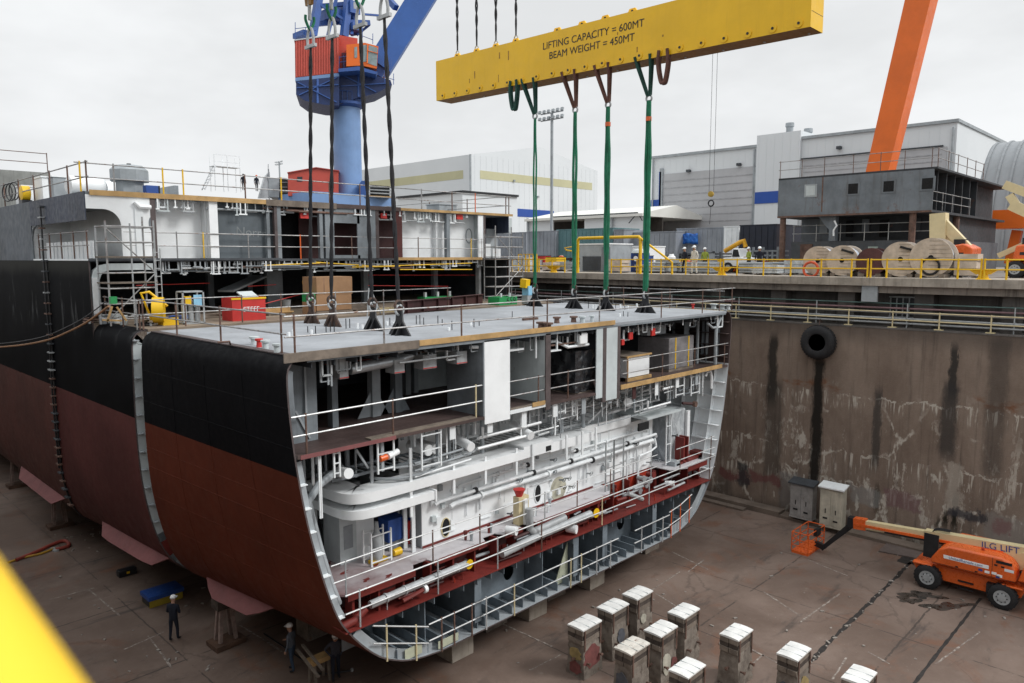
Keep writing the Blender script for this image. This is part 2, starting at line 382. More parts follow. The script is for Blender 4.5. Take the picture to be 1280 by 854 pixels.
# ------------------------------------------------------------------ dock floor
WX = 41.5                        # the dock wall's face
QZ = 13.87                       # quay level
def floor_mat():
    m = bpy.data.materials.new('dock_floor_concrete'); t = NT(m)
    c = t.coord(); cs = t.coord((0.45, 1.6, 1))
    a = t.noise(c, 0.16, 6, 0.62, 0.4); b = t.noise(cs, 0.5, 7, 0.7, 0.5); d = t.noise(c, 2.2, 8, 0.75); e = t.noise(t.coord((1, 1, 1), (40, 9, 0)), 0.33, 6, 0.68, 0.8)
    col = t.mix(t.ramp(a, 0.32, 0.68), (0.120, 0.083, 0.065), (0.208, 0.154, 0.126))
    col = t.mix(t.math('MULTIPLY', t.ramp(e, 0.52, 0.68), 0.7), col, (0.17, 0.082, 0.05))       # rust wash
    col = t.mix(t.math('MULTIPLY', t.ramp(b, 0.55, 0.72), 0.75), col, (0.055, 0.046, 0.042))     # grime
    col = t.mix(t.math('MULTIPLY', t.ramp(t.noise(c, 0.9, 6, .7), 0.62, 0.75), 0.5), col, (0.30, 0.255, 0.215))
    col = t.mix(t.math('MULTIPLY', t.ramp(d, 0.55, 0.8), 0.55), col, (0.05, 0.038, 0.032))
    v = t.new('ShaderNodeTexVoronoi', feature='DISTANCE_TO_EDGE'); v.inputs['Scale'].default_value = 0.16
    w2 = t.new('ShaderNodeVectorMath', operation='ADD'); t.l.new(c, w2.inputs[0])
    w3 = t.new('ShaderNodeVectorMath', operation='SCALE'); nn = t.new('ShaderNodeTexNoise'); nn.inputs['Scale'].default_value = 0.6; nn.inputs['Detail'].default_value = 6; t.l.new(c, nn.inputs[0])
    t.l.new(nn.outputs['Color'], w3.inputs[0]); w3.inputs['Scale'].default_value = 2.2; t.l.new(w3.outputs[0], w2.inputs[1]); t.l.new(w2.outputs[0], v.inputs['Vector'])
    crack = t.math('MULTIPLY', t.ramp(v.outputs[0], 0.004, 0.012, 1, 0), t.ramp(a, 0.42, 0.55))
    col = t.mix(t.math('MULTIPLY', crack, 0.3), col, (0.035, 0.028, 0.024))
    xyz = t.xyz(t.coord()); wob = t.math('MULTIPLY', t.math('SUBTRACT', t.noise(c, 1.4, 5, .7), .5), .16)
    for ax_, per, ofs in ((0, 5.1, 2.3), (1, 6.3, 1.1)):
        m_ = t.math('ABSOLUTE', t.math('SUBTRACT', t.math('FRACT', t.math('DIVIDE', t.math('ADD', t.math('ADD', xyz[ax_], ofs), wob), per)), .5))
        jn = t.math('MULTIPLY', t.ramp(m_, .0035, .008, 1, 0), t.ramp(t.noise(c, .7, 4, .65), .40, .5))
        col = t.mix(t.math('MULTIPLY', jn, .75), col, (0.045, 0.036, 0.031))
    col = t.mix(t.math('MULTIPLY', t.ramp(t.noise(t.coord((1, 1, 1), (5, 2, 0)), 11, 3, .6), .66, .74), .6), col, (0.33, 0.29, 0.25))
    wet = t.ramp(t.noise(c, 0.22, 5, .6), 0.5, 0.62)
    t.bsdf(col, t.math('SUBTRACT', 0.82, t.math('MULTIPLY', wet, 0.42)), 0, d, 0.5, 0.03, 0.35)
    return m
fl = MB(); fl.quad((0.4, -60, 0), (WX + .4, -60, 0), (WX + .4, 140, 0), (0.4, 140, 0))
o = fl.build('dock_floor', floor_mat()); tag(o, 'brown stained concrete floor of the dry dock', 'dock floor', kind='structure')

channel_m = M('channel_muck', (0.022, 0.018, 0.016), 0.8, 0, 0.5, 6)
paint_m = bpy.data.materials.new('worn_white_line')
_t = NT(paint_m); _n = _t.noise(_t.coord(), 5, 6, .7)
_t.bsdf(_t.mix(_t.ramp(_n, .44, .64), (0.155, 0.12, 0.10), (0.38, 0.34, 0.30)), 0.8)
def strip(pts, wd, jit, seg=0.25, z=0.005):
    b = MB(); vs = []
    for i in range(len(pts) - 1):
        p, q = Vector(pts[i]), Vector(pts[i + 1]); n = max(2, int((q - p).length / seg)); d = (q - p).normalized(); s = Vector((-d.y, d.x, 0))
        for k in range(n + (i == len(pts) - 2)):
            c = p.lerp(q, k / n); c.z = z; a = wd / 2 * (1 + random.uniform(-jit, jit)); e = wd / 2 * (1 + random.uniform(-jit, jit))
            vs += [c + s * a, c - s * e]
    fs = [(2 * i, 2 * i + 1, 2 * i + 3, 2 * i + 2) for i in range(len(vs) // 2 - 1)]
    return b.add(vs, fs)
FLR = lambda u, v: P(u, v, z=0)
o = strip([FLR(1142, 700), FLR(1040, 800), FLR(985, 856)], 0.17, 0.55).build('drain_channel', channel_m); tag(o, 'dark broken drain channel running across the dock floor', 'drain', kind='structure')
o = strip([FLR(1226, 748), FLR(1140, 858)], 0.12, 0.3).build('floor_joint', channel_m); tag(o, 'thin dark joint in the dock floor beside the lift', 'joint', kind='structure')
o = strip([FLR(1140, 695), FLR(1128, 704)], 0.5, 0.5).build('drain_channel', channel_m); o['kind'] = 'structure'
pm = MB()
marks = [((780, 760), (850, 715)), ((820, 742), (868, 772)), ((955, 740), (1000, 770)), ((1000, 778), (1050, 742)), ((155, 812), (205, 790)), ((185, 795), (215, 835)), ((60, 750), (118, 735)), ((110, 736), (150, 770)),
         ((940, 812), (985, 836)), ((955, 818), (930, 838)), ((1058, 822), (1040, 850)), ((1085, 815), (1112, 830)), ((330, 800), (352, 815)), ((662, 838), (702, 818)), ((690, 808), (610, 772)), ((1170, 830), (1225, 790)), ((840, 690), (885, 712)), ((880, 700), (860, 715)), ((300, 782), (350, 812)), ((1010, 700), (1060, 720))]
for a, b in marks:
    q = strip([FLR(*a), FLR(*b)], 0.07, 0.5, 0.2); pm.add(q.v, q.f)
o = pm.build('painted_lines', paint_m); tag(o, 'worn white setting-out lines painted on the dock floor', 'floor marking', kind='structure')
# stain of oil near the lift
def blotch(c, rx, ry, rz, seed, z=0.006, n=40):
    rnd = random.Random(seed); b = MB(); ph = [rnd.uniform(0, 6.28) for _ in range(6)]
    vs = [Vector((c[0], c[1], z))]
    for i in range(n):
        a = 2 * math.pi * i / n; k = 1 + sum(math.sin(a * (j + 2) + ph[j]) * 0.16 for j in range(5))
        x, y = rx * k * math.cos(a), ry * k * math.sin(a)
        vs.append(Vector((c[0] + x * math.cos(rz) - y * math.sin(rz), c[1] + x * math.sin(rz) + y * math.cos(rz), z)))
    return b.add(vs, [(0, i + 1, (i + 1) % n + 1) for i in range(n)])
wetm = bpy.data.materials.new('wet_stain'); _t = NT(wetm); _n = _t.noise(_t.coord(), 3, 5, .7); _t.bsdf(_t.mix(_t.ramp(_n, .4, .6), (0.03, 0.025, 0.02), (0.06, 0.048, 0.04)), _t.ramp(_n, .4, .6, .15, .6), 0, None)
for i, (uv, a, b, rz) in enumerate((((1150, 744), 0.75, 0.42, -0.9), ((1182, 758), 0.95, 0.34, -0.7), ((1136, 750), 0.4, 0.4, 0))):
    p = FLR(*uv); q = blotch(p, a, b, rz, 3 + i, 0.006 + 0.003 * i).build('oil_puddle', wetm); tag(q, 'dark wet puddle on the dock floor by the lift', 'puddle', kind='structure')

# ------------------------------------------------------------------ quay level ground
qm = M('quay_concrete', (0.24, 0.215, 0.19), 0.85, 0, 0.3, 0.15, 0.05)
q = MB()
q.quad((WX + .12, -600, QZ), (3000, -600, QZ), (3000, 3000, QZ), (WX + .12, 3000, QZ))
q.quad((-2000, 140, QZ), (WX + .12, 140, QZ), (WX + .12, 3000, QZ), (-2000, 3000, QZ))
q.quad((-2000, -600, QZ), (0.4, -600, QZ), (0.4, 140, QZ), (-2000, 140, QZ))
q.quad((0.4, -600, QZ), (WX + .12, -600, QZ), (WX + .12, -60, QZ), (0.4, -60, QZ))
q.quad((0.4, -60, 0), (0.4, 140, 0), (0.4, 140, QZ), (0.4, -60, QZ))
q.quad((0.4, 140, 0), (WX + .4, 140, 0), (WX + .4, 140, QZ), (0.4, 140, QZ))
q.quad((0.4, -60, 0), (WX + .4, -60, 0), (WX + .4, -60, QZ), (0.4, -60, QZ))
o = q.build('quay_ground', qm); tag(o, 'concrete quay level around the dry dock', 'ground', kind='structure')

# ------------------------------------------------------------------ dock wall
def wall_mat():
    m = bpy.data.materials.new('dock_wall_concrete'); t = NT(m)
    c = t.coord(); s = t.xyz(c); Y, Z = s[1], s[2]
    n1 = t.noise(t.coord((1, 1, 0.5)), 0.5, 7, 0.7, 0.3); n2 = t.noise(c, 2.5, 7, 0.7); n3 = t.noise(t.coord((1, 2.2, 0.12)), 1.6, 5, 0.7)
    nw = t.math('SUBTRACT', t.noise(c, 1.1, 6, 0.7), 0.5); nf = t.math('SUBTRACT', t.noise(t.coord((1, 1.6, .35)), 5.0, 5, 0.75), 0.5)
    col = t.mix(t.ramp(n1, 0.3, 0.7), (0.168, 0.125, 0.098), (0.26, 0.203, 0.163))
    col = t.mix(t.math('MULTIPLY', t.ramp(n3, 0.5, 0.75), 0.6), col, (0.066, 0.053, 0.046))
    col = t.mix(t.math('MULTIPLY', t.ramp(n2, 0.55, 0.8), 0.45), col, (0.23, 0.19, 0.16))
    # darker towards the top of the wall
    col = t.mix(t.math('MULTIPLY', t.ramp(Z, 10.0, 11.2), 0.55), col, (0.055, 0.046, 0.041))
    def mask_line(v, c0, hw, soft):            # 1 inside |v - c0| < hw
        d = t.math('ABSOLUTE', t.math('SUBTRACT', v, c0)); return t.ramp(d, hw - soft, hw + soft, 1, 0)
    # rust streak level near z 7.7
    rl = t.math('MULTIPLY', mask_line(t.math('ADD', Z, t.math('MULTIPLY', nw, 1.1)), 7.9, 0.22, 0.2), t.ramp(t.noise(t.coord((1, .5, 1)), 0.9, 4, .6), 0.55, 0.66))
    col = t.mix(t.math('MULTIPLY', rl, 0.75), col, (0.17, 0.062, 0.022))
    # white lime bleeding from cracks
    v = t.new('ShaderNodeTexVoronoi', feature='DISTANCE_TO_EDGE'); v.inputs['Scale'].default_value = 0.42
    w2 = t.new('ShaderNodeVectorMath', operation='ADD'); w3 = t.new('ShaderNodeVectorMath', operation='SCALE')
    nn = t.new('ShaderNodeTexNoise'); nn.inputs['Scale'].default_value = 0.9; nn.inputs['Detail'].default_value = 7; cc = t.coord((1, 1.0, 0.8)); t.l.new(cc, nn.inputs[0])
    t.l.new(nn.outputs['Color'], w3.inputs[0]); w3.inputs['Scale'].default_value = 1.3; t.l.new(cc, w2.inputs[0]); t.l.new(w3.outputs[0], w2.inputs[1]); t.l.new(w2.outputs[0], v.inputs['Vector'])
    low = t.ramp(t.math('ADD', Z, t.math('MULTIPLY', nw, 5)), 5.0, 8.8, 1, 0)
    lime = t.math('MULTIPLY', t.ramp(t.math('ADD', v.outputs[0], t.math('MULTIPLY', nf, 0.10)), 0.012, 0.05, 1, 0), t.math('MULTIPLY', t.math('MULTIPLY', low, t.ramp(t.noise(t.coord((1, 1.3, .5), (0, 3, 1)), 2.2, 4, .65), 0.45, 0.55)), t.ramp(t.noise(t.coord((1, 1, 1), (0, 7, 3)), 0.45, 4, .6), 0.42, 0.54)))
    for zc, hh in ((4.3, 1.3), (7.5, 0.9), (2.6, .9)):
        hz = t.math('ADD', t.math('SUBTRACT', Z, zc), t.math('MULTIPLY', nw, 1.5))
        dr = t.math('MULTIPLY', t.math('MULTIPLY', t.ramp(hz, -hh, -hh * .3), t.ramp(hz, -.02, .06, 1, 0)), t.ramp(t.noise(t.coord((1, 3.4, .22), (0, zc, 0)), 1.4, 4, .7), .53, .60))
        ln_ = t.math('MULTIPLY', t.ramp(t.math('ABSOLUTE', hz), .03, .09, 1, 0), t.ramp(t.noise(t.coord((1, 1, 1), (0, zc * 3, 2)), .8, 5, .7), .5, .56))
        lime = t.math('MAXIMUM', lime, t.math('MULTIPLY', t.math('MAXIMUM', dr, ln_), t.ramp(t.noise(t.coord((1, .6, .6), (0, zc, 9)), .7, 3, .6), .38, .50)))
    patch = t.math('MULTIPLY', t.ramp(t.math('ADD', t.noise(t.coord((1, 1.2, .42), (0, 1, 5)), 0.95, 7, .72), t.math('MULTIPLY', nf, .22)), 0.585, 0.63), t.ramp(t.math('ADD', Z, t.math('MULTIPLY', nw, 5)), 3.8, 8.2, 1, 0))
    lime = t.math('MAXIMUM', lime, t.math('MULTIPLY', patch, .75))
    col = t.mix(t.math('MULTIPLY', lime, 0.95), col, (0.50, 0.46, 0.40))
    drip = t.math('MULTIPLY', t.ramp(t.noise(t.coord((1, 5, 0.5)), 1.5, 4, .7), 0.66, 0.73), t.math('MULTIPLY', low, t.ramp(t.noise(c, 0.7, 3, .6), 0.46, 0.56)))
    col = t.mix(t.math('MULTIPLY', drip, 0.7), col, (0.44, 0.40, 0.35))
    # dark seepage streaks (pixel column, top row, bottom row, half width in metres, strength)
    for (u, v0, v1, hw, k, colr) in ((966, 412, 505, 0.26, 0.9, (0.018, 0.016, 0.014)), (966, 470, 600, 0.5, 0.6, (0.04, 0.035, 0.03)), (1021, 440, 612, 0.30, 0.97, (0.011, 0.009, 0.007)),
                                (1096, 480, 586, 0.20, 0.75, (0.033, 0.032, 0.031)), (1192, 424, 500, 0.16, 0.9, (0.022, 0.021, 0.02)), (1186, 470, 575, 0.36, 0.8, (0.035, 0.033, 0.032)), (1245, 415, 600, 0.42, 0.55, (0.045, 0.04, 0.036)),
                                (1182, 632, 662, .10, .97, (0.012, 0.011, 0.006)), (1194, 610, 664, .13, .97, (0.012, 0.011, 0.006)), (1172, 640, 662, .08, .95, (0.012, 0.011, 0.006)), (1096, 600, 640, 0.12, 0.8, (0.03, 0.024, 0.012)), (905, 590, 620, .5, .5, (0.05, .045, .04))):
        p0 = P(u, v0, x=WX); p1 = P(u, v1, x=WX); yc = (p0.y + p1.y) / 2
        a = mask_line(t.math('ADD', t.math('ADD', Y, t.math('MULTIPLY', nw, 0.35)), t.math('MULTIPLY', nf, 0.5)), yc, hw, hw * 0.45)
        b = t.math('MULTIPLY', t.ramp(Z, p1.z - 0.5, p1.z + 0.6), t.ramp(Z, p0.z - 0.7, p0.z + 0.1, 1, 0))
        col = t.mix(t.math('MULTIPLY', t.math('MULTIPLY', a, b), k), col, colr)
    # white lime column under one of them, faded paint patches at the foot
    for (u0, v0, u1, v1, k, colr) in ((1184, 578, 1200, 640, 0.7, (0.38, 0.34, 0.29)), (903, 586, 936, 606, 0.75, (0.15, 0.05, 0.05)), (938, 588, 974, 607, 0.7, (0.15, 0.05, 0.05)), (1106, 612, 1148, 640, 0.7, (0.17, 0.095, 0.1)),
                               (1184, 632, 1232, 655, 0.85, (0.035, 0.035, 0.042)), (1243, 648, 1264, 672, 0.9, (0.16, 0.02, 0.018)), (1064, 606, 1098, 634, 0.45, (0.25, 0.26, 0.26)), (1232, 640, 1300, 690, 0.45, (0.26, 0.25, 0.235)), (976, 590, 1000, 640, 0.5, (0.2, 0.2, 0.2)), (924, 580, 936, 610, 0.8, (0.03, 0.035, 0.04))):
        p0 = P(u0, v0, x=WX); p1 = P(u1, v1, x=WX)
        ya, yb = sorted((p0.y, p1.y)); za, zb = sorted((p0.z, p1.z))
        ww = t.math('ADD', t.math('MULTIPLY', nw, 1.3), t.math('MULTIPLY', nf, 0.5))
        a = mask_line(t.math('ADD', Y, ww), (ya + yb) / 2, (yb - ya) / 2, 0.12); b = mask_line(t.math('ADD', Z, ww), (za + zb) / 2, (zb - za) / 2, 0.12)
        col = t.mix(t.math('MULTIPLY', t.math('MULTIPLY', a, b), k), col, colr)
    wet = t.ramp(t.math('ADD', Z, t.math('MULTIPLY', nw, 1.6)), 0.0, 0.9, 1, 0)
    col = t.mix(t.math('MULTIPLY', wet, 0.6), col, (0.045, 0.038, 0.03))
    t.bsdf(col, 0.88, 0, t.noise(c, 6, 8, .75), 0.6, 0.04, 0.3)
    return m
dw = thing('dock_wall', 'tall stained concrete dry dock wall with walkway ledge and overhanging quay coping', 'dock wall', (WX, 10, 0))
WZ = P(1100, 411, x=WX).z          # walkway level
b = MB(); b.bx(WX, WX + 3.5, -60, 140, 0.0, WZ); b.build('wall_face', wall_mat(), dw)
b = MB(); b.bx(WX - .02, WX + 1.9, -60, 140, WZ + .003, WZ + .09); b.build('walkway_slab', concrete_d, dw)
b = MB(); b.bx(WX - 0.85, WX - .003, -60, P(1003, 640, x=WX).y + 1, 0.0, 0.16); b.bx(WX - 0.85, WX - .003, P(1003, 640, x=WX).y + 1.02, 140, 0.0, 0.30); b.bx(WX - 1.35, WX - .87, P(1003, 640, x=WX).y + 3, 140, 0.0, 0.12); b.build('footing_step', M('footing_concrete', (0.16, 0.125, 0.1), .85, 0, .35, .6, .05), dw)
b = MB(); b.bx(WX + 1.9, WX + 2.2, -60, 140, WZ + .1, QZ - .72); b.build('gallery_back_wall', concrete_d, dw)
b = MB()
for i in range(24):
    y = -8 + i * 3.9
    b.bx(WX + .95, WX + 1.88, y - .45, y + .45, WZ + .095, QZ - .72)
b.build('gallery_pier', concrete_d, dw)
c2 = P(1100, 375, x=WX + .1)
b = MB(); b.bx(WX + 0.1, WX + 3.5, -60, 140, QZ - .40, QZ + .02); b.build('coping', concrete_l, dw)
b = MB(); b.bx(WX + 0.42, WX + 3.5, -60, 140, QZ - .78, QZ - .402); b.build('coping_beam', M('stained_coping', (0.25, 0.22, 0.19), .85, 0, .35, .7, .05, .7, (.07, .06, .05)), dw)
# gallery window with bars
wy = P(1129, 385, x=WX + 1.9).y; wz = P(1129, 384, x=WX + 1.9).z
b = MB(); b.bx(WX + 1.86, WX + 1.897, wy - .62, wy + .62, wz - .5, wz + .5); wo_ = b.build('window', blackm, dw)
b = MB()
for k in range(5): b.bx(WX + 1.80, WX + 1.855, wy - .62 + k * .31 - .03, wy - .62 + k * .31 + .03, wz - .5, wz + .5)
b.bx(WX + 1.78, WX + 1.855, wy - .7, wy + .7, wz + .5, wz + .58); b.bx(WX + 1.78, WX + 1.855, wy - .7, wy + .7, wz - .58, wz - .5); b.build('frame', galvm, wo_)
# service pipes along the gallery
pipe_green = M('pipe_green', (0.10, 0.17, 0.16), .6); pipe_pink = M('pipe_pink', (0.25, 0.15, 0.16), .6)
for (dx, dz, r, mt) in ((1.2, 1.32, .035, pipe_green), (1.15, 1.08, .05, pipe_pink), (1.1, .86, .06, galvm), (1.0, .55, .06, galvm), (.9, .32, .05, galvm)):
    b = MB(); b.tube([(WX + dx - .6, -30, WZ + dz), (WX + dx - .6, 100, WZ + dz)], r, 8); b.build('service_pipe', mt, dw)
b = MB()
for i in range(16):
    y = -2 + i * 4.7; b.bar((WX + .42, y, WZ + .09), (WX + .42, y, WZ + 1.35), .05); b.bar((WX + .3, y, WZ + .6), (WX + .8, y, WZ + .6), .04)
b.build('pipe_support', galvm, dw)
# junction box hanging under the coping
p = P(1087, 369, x=WX + .3); b = MB(); b.bx(WX + .25, WX + .41, p.y - .4, p.y + .4, p.z - .35, p.z + .55); b.build('junction_box', greyl, dw)
# cream walkway rail
posts = [(WX + .12, P(u, 405, x=WX + .12).y, WZ + .09) for u in (919.5, 963, 1009.5, 1060.5, 1115.5, 1174, 1239)]
posts = [(WX + .12, posts[0][1] + 2.06 * k, WZ + .09) for k in (5, 4, 3, 2, 1)] + posts + [(WX + .12, posts[-1][1] - 2.05, WZ + .09), (WX + .12, posts[-1][1] - 4.1, WZ + .09)]
tr = thing_rail(posts, 'long cream two-bar handrail on the walkway ledge above the stained wall', h=0.82, r=.036, rp=.036, mrail=cream, mpost=cream, name='walkway_rail')
b = MB()
for p in posts: b.bx(p[0] - .12, p[0] + .12, p[1] - .2, p[1] + .2, p[2] - .002, p[2] + .04)
b.build('foot_plate', cream, tr)
# tyre fender
tc = P(1023, 428, x=WX - .25)
tf = thing('tyre_fender', 'big black rubber tyre hung on the dock wall as a fender', 'tyre', tc)
b = MB(); b.lathe(tc - Vector((.30, 0, 0)), (1, 0, 0), [(0.10, .46), (.03, .48), (.0, .54), (0.0, .74), (.05, .86), (.15, .93), (.42, .93), (.52, .84), (.54, .46), (.34, .42), (.10, .46)], 40); b.build('tyre', black, tf)
b = MB()
for i in range(36):
    a = 2 * math.pi * i / 36; c = tc + Vector((0, math.cos(a) * .945, math.sin(a) * .945)); b.box(c, (.26, .09, .035), 0, 0, a - math.pi / 2)
b.build('tread', black, tf)
b = MB(); b.tube([tc + Vector((-.02, 0, .9)), tc + Vector((.1, 0, 1.3)), (WX + .12, tc.y, WZ + .15)], .02, 6); b.build('hanging_chain', rusty, tf)
# electric cabinets at the wall foot
def cabinet(name, label, u0, v0, u1, v1, ub, body, roofm, x):
    a = P(u0, v0, x=x); c = P(u1, v0, x=x)
    y1, y0 = a.y, c.y
    zt = P((u0 + u1) / 2, v1, x=x).z
    zb = 0.30
    t_ = thing(name, label, 'cabinet', (x + .45, (y0 + y1) / 2, zb))
    b = MB(); b.bx(x, x + .62, y0, y1, zb, zt - .1); b.bx(x - .01, x + .63, y0 - .02, y1 + .02, zb, zb + .08); b.build('cabinet_body', body, t_, .01)
    b = MB(); b.add([(x - .12, y0 - .1, zt - .1), (x + .64, y0 - .1, zt + .06), (x + .64, y1 + .1, zt + .06), (x - .12, y1 + .1, zt - .1), (x - .12, y0 - .1, zt - .03), (x + .64, y0 - .1, zt + .13), (x + .64, y1 + .1, zt + .13), (x - .12, y1 + .1, zt - .03)], [(0, 1, 2, 3), (7, 6, 5, 4), (0, 4, 5, 1), (1, 5, 6, 2), (2, 6, 7, 3), (3, 7, 4, 0)]); b.build('roof', roofm, t_)
    ym = (y0 + y1) / 2
    for k, (ya, yb) in enumerate(((y0 + .06, ym - .015), (ym + .015, y1 - .06))):
        b = MB(); b.bx(x - .025, x - .003, ya, yb, zb + .15, zt - .2); d = b.build('door', body, t_)
        b = MB(); yc = (ya + yb) / 2; b.bx(x - .045, x - .027, yc - .12, yc + .12, zb + .38 + .1 * k, zb + .47 + .1 * k); b.bx(x - .05, x - .027, yc - .02, yc + .02, zb + .8, zb + 1.05); b.build('handle', blackm, d)
    return t_
cab1 = M('cabinet_grey', (0.30, 0.29, 0.28), .7, 0, .3, 1.5, .12, .4); cab2 = M('cabinet_cream', (0.52, 0.49, 0.40), .65, 0, .22, 1.5, .08, .4)
cabinet('electric_cabinet', 'shorter grey cabinet with scuffed doors and dark roof at the wall foot', 987, 636, 1015, 604, 0, cab1, greyd, WX - 1.05)
cabinet('electric_cabinet', 'taller cream cabinet with pale roof at the wall foot', 1024, 648, 1052, 609, 0, cab2, white, WX - 1.35)
# ------------------------------------------------------------------ small one-line builders
def BX(name, mat, par, x0, x1, y0, y1, z0, z1, bevel=0): return MB().bx(x0, x1, y0, y1, z0, z1).build(name, mat, par, bevel)
def TB(name, mat, par, pts, r, n=8): return MB().tube(pts, r, n).build(name, mat, par)
def BR(name, mat, par, p, q, w, h=None): return MB().bar(p, q, w, h).build(name, mat, par)
YF, YB, XC = 18.3, 28.8, 22.5            # the near block: cut face, rear end, centre line
DZ, MZ, TZ, KZ = 12.30, 9.53, 3.82, 1.78  # main deck, middle deck, tank top, keel
ZB = 8.93                                 # black above, red below
MD = 4.80                                 # machinery flat
def catmull(pts, k):
    out = []
    for i in range(len(pts) - 1):
        p0 = pts[max(i - 1, 0)]; p1 = pts[i]; p2 = pts[i + 1]; p3 = pts[min(i + 2, len(pts) - 1)]
        for j in range(k):
            s = j / k
            out.append(tuple(0.5 * (2 * b + (c - a) * s + (2 * a - 5 * b + 4 * c - d) * s * s + (3 * b - a - 3 * c + d) * s ** 3) for a, b, c, d in zip(p0, p1, p2, p3)))
    out.append(pts[-1]); return out
ST = [(18.3, [(10.05, 11.6), (10.09, 10.7), (10.28, 8.95), (10.66, 6.9), (11.30, 4.7), (11.85, 3.7), (12.75, 2.7), (13.5, 2.22), (14.3, 1.93), (15.4, KZ)]),
      (28.8, [(10.03, 11.6), (10.0, 9.8), (10.02, 7.9), (10.12, 6.37), (10.30, 5.24), (10.52, 4.32), (10.82, 3.5), (11.29, 2.79), (11.9, 2.28), (12.7, 1.98), (13.6, 1.83), (15.4, KZ)]),
      (40.2, [(10.03, 11.6), (10.0, 9.0), (10.02, 6.0), (10.10, 4.3), (10.43, 2.92), (10.84, 2.25), (11.5, 1.92), (13.0, 1.80), (15.4, KZ)])]
def resample(pts, n):
    L = [0]
    for a, b in zip(pts, pts[1:]): L.append(L[-1] + math.dist(a, b))
    out = []
    for k in range(n):
        d = L[-1] * k / (n - 1); i = max(j for j in range(len(L)) if L[j] <= d + 1e-9); i = min(i, len(pts) - 2); f = (d - L[i]) / (L[i + 1] - L[i])
        out.append((pts[i][0] + (pts[i + 1][0] - pts[i][0]) * f, pts[i][1] + (pts[i + 1][1] - pts[i][1]) * f))
    return out
def split_at(pts, z):
    out = []
    for a, b in zip(pts, pts[1:]):
        out.append(a)
        if (a[1] - z) * (b[1] - z) < 0:
            k = (z - a[1]) / (b[1] - a[1]); out.append((a[0] + (b[0] - a[0]) * k, z))
    out.append(pts[-1]); return out
SP = []
for y_, q_ in ST:
    c_ = split_at(catmull(q_, 5), ZB); k_ = min(range(len(c_)), key=lambda i: abs(c_[i][1] - ZB))
    SP.append((y_, resample(c_[:k_ + 1], 9) + resample(c_[k_:], 30)[1:]))
topl = [(10.62, DZ), (10.40, 12.27), (10.22, 12.17), (10.10, 12.0), (10.055, 11.8)]
def half_at(y, top=None):
    y = min(max(y, SP[0][0]), SP[-1][0])
    for (ya, pa), (yb, pb) in zip(SP, SP[1:]):
        if ya <= y <= yb:
            k = (y - ya) / (yb - ya); low = [(a[0] + (b[0] - a[0]) * k, a[1] + (b[1] - a[1]) * k) for a, b in zip(pa, pb)]; break
    return (topl if top is None else top) + low
def PRF(y, top=None):
    h = half_at(y, top); return h + [(45 - x, z) for x, z in reversed(h)]
def hull_x(y, z):
    h = half_at(y, [])
    return min(split_at(h, z), key=lambda p: abs(p[1] - z))[0]
lower = half_at(18.3, [])
def offset(pr, d):
    """profile moved inwards by d"""
    out = []
    for i, p in enumerate(pr):
        a = pr[max(i - 1, 0)]; b = pr[min(i + 1, len(pr) - 1)]
        tx, tz = b[0] - a[0], b[1] - a[1]; l = math.hypot(tx, tz); out.append((p[0] - tz / l * d, p[1] + tx / l * d))
    return out
def shell(y0, y1, name, mats, parent, th=0.05, inner=None, top=None):
    """plating lofted along the ship; mats: above ZB, below ZB, cut edge, inner ones"""
    ns = max(1, int((min(y1, 41) - y0) / 1.5)) if y0 < 40 else 1
    ys = [y0 + (y1 - y0) * k / ns for k in range(ns + 1)]
    po = [PRF(y, top) for y in ys]; pi = [offset(p, th) for p in po]; n = len(po[0]); b = MB()
    for s in range(ns):
        for i in range(n - 1):
            zm = (po[s][i][1] + po[s][i + 1][1]) / 2; band = 0 if zm > ZB else 1
            f = lambda p, k, j: (p[k][j][0], ys[k], p[k][j][1])
            b.add([f(po, s, i), f(po, s, i + 1), f(po, s + 1, i + 1), f(po, s + 1, i)], [(0, 1, 2, 3)], band, True)
            b.add([f(pi, s, i), f(pi, s, i + 1), f(pi, s + 1, i + 1), f(pi, s + 1, i)], [(0, 3, 2, 1)], inner(zm, (po[s][i][0] + po[s][i + 1][0]) / 2), True)
            for e in ((0,) if s == 0 else ()) + ((ns,) if s == ns - 1 else ()):
                b.add([f(po, e, i), f(po, e, i + 1), f(pi, e, i + 1), f(pi, e, i)], [(0, 1, 2, 3)], 2)
    o = b.build(name, mats, parent)
    bm = bmesh.new(); bm.from_mesh(o.data); bmesh.ops.remove_doubles(bm, verts=bm.verts, dist=1e-5); bmesh.ops.recalc_face_normals(bm, faces=bm.faces); bm.to_mesh(o.data); bm.free()
    o.data.set_sharp_from_angle(angle=R_(40))
    return o
PRO = PRF(18.3)
NB = thing('hull_block', 'cut open ship hull block with pale top deck and exposed white machinery decks', 'ship section', (XC, 23.5, KZ))
def inner_slot(z, x):
    if z > 9.5: return 4
    if z > 3.85: return 3
    return 5
shell(YF, YB, 'hull_shell', [hull_black, hull_red, cut_edge, white, brown, greyl], NB, 0.05, inner_slot)
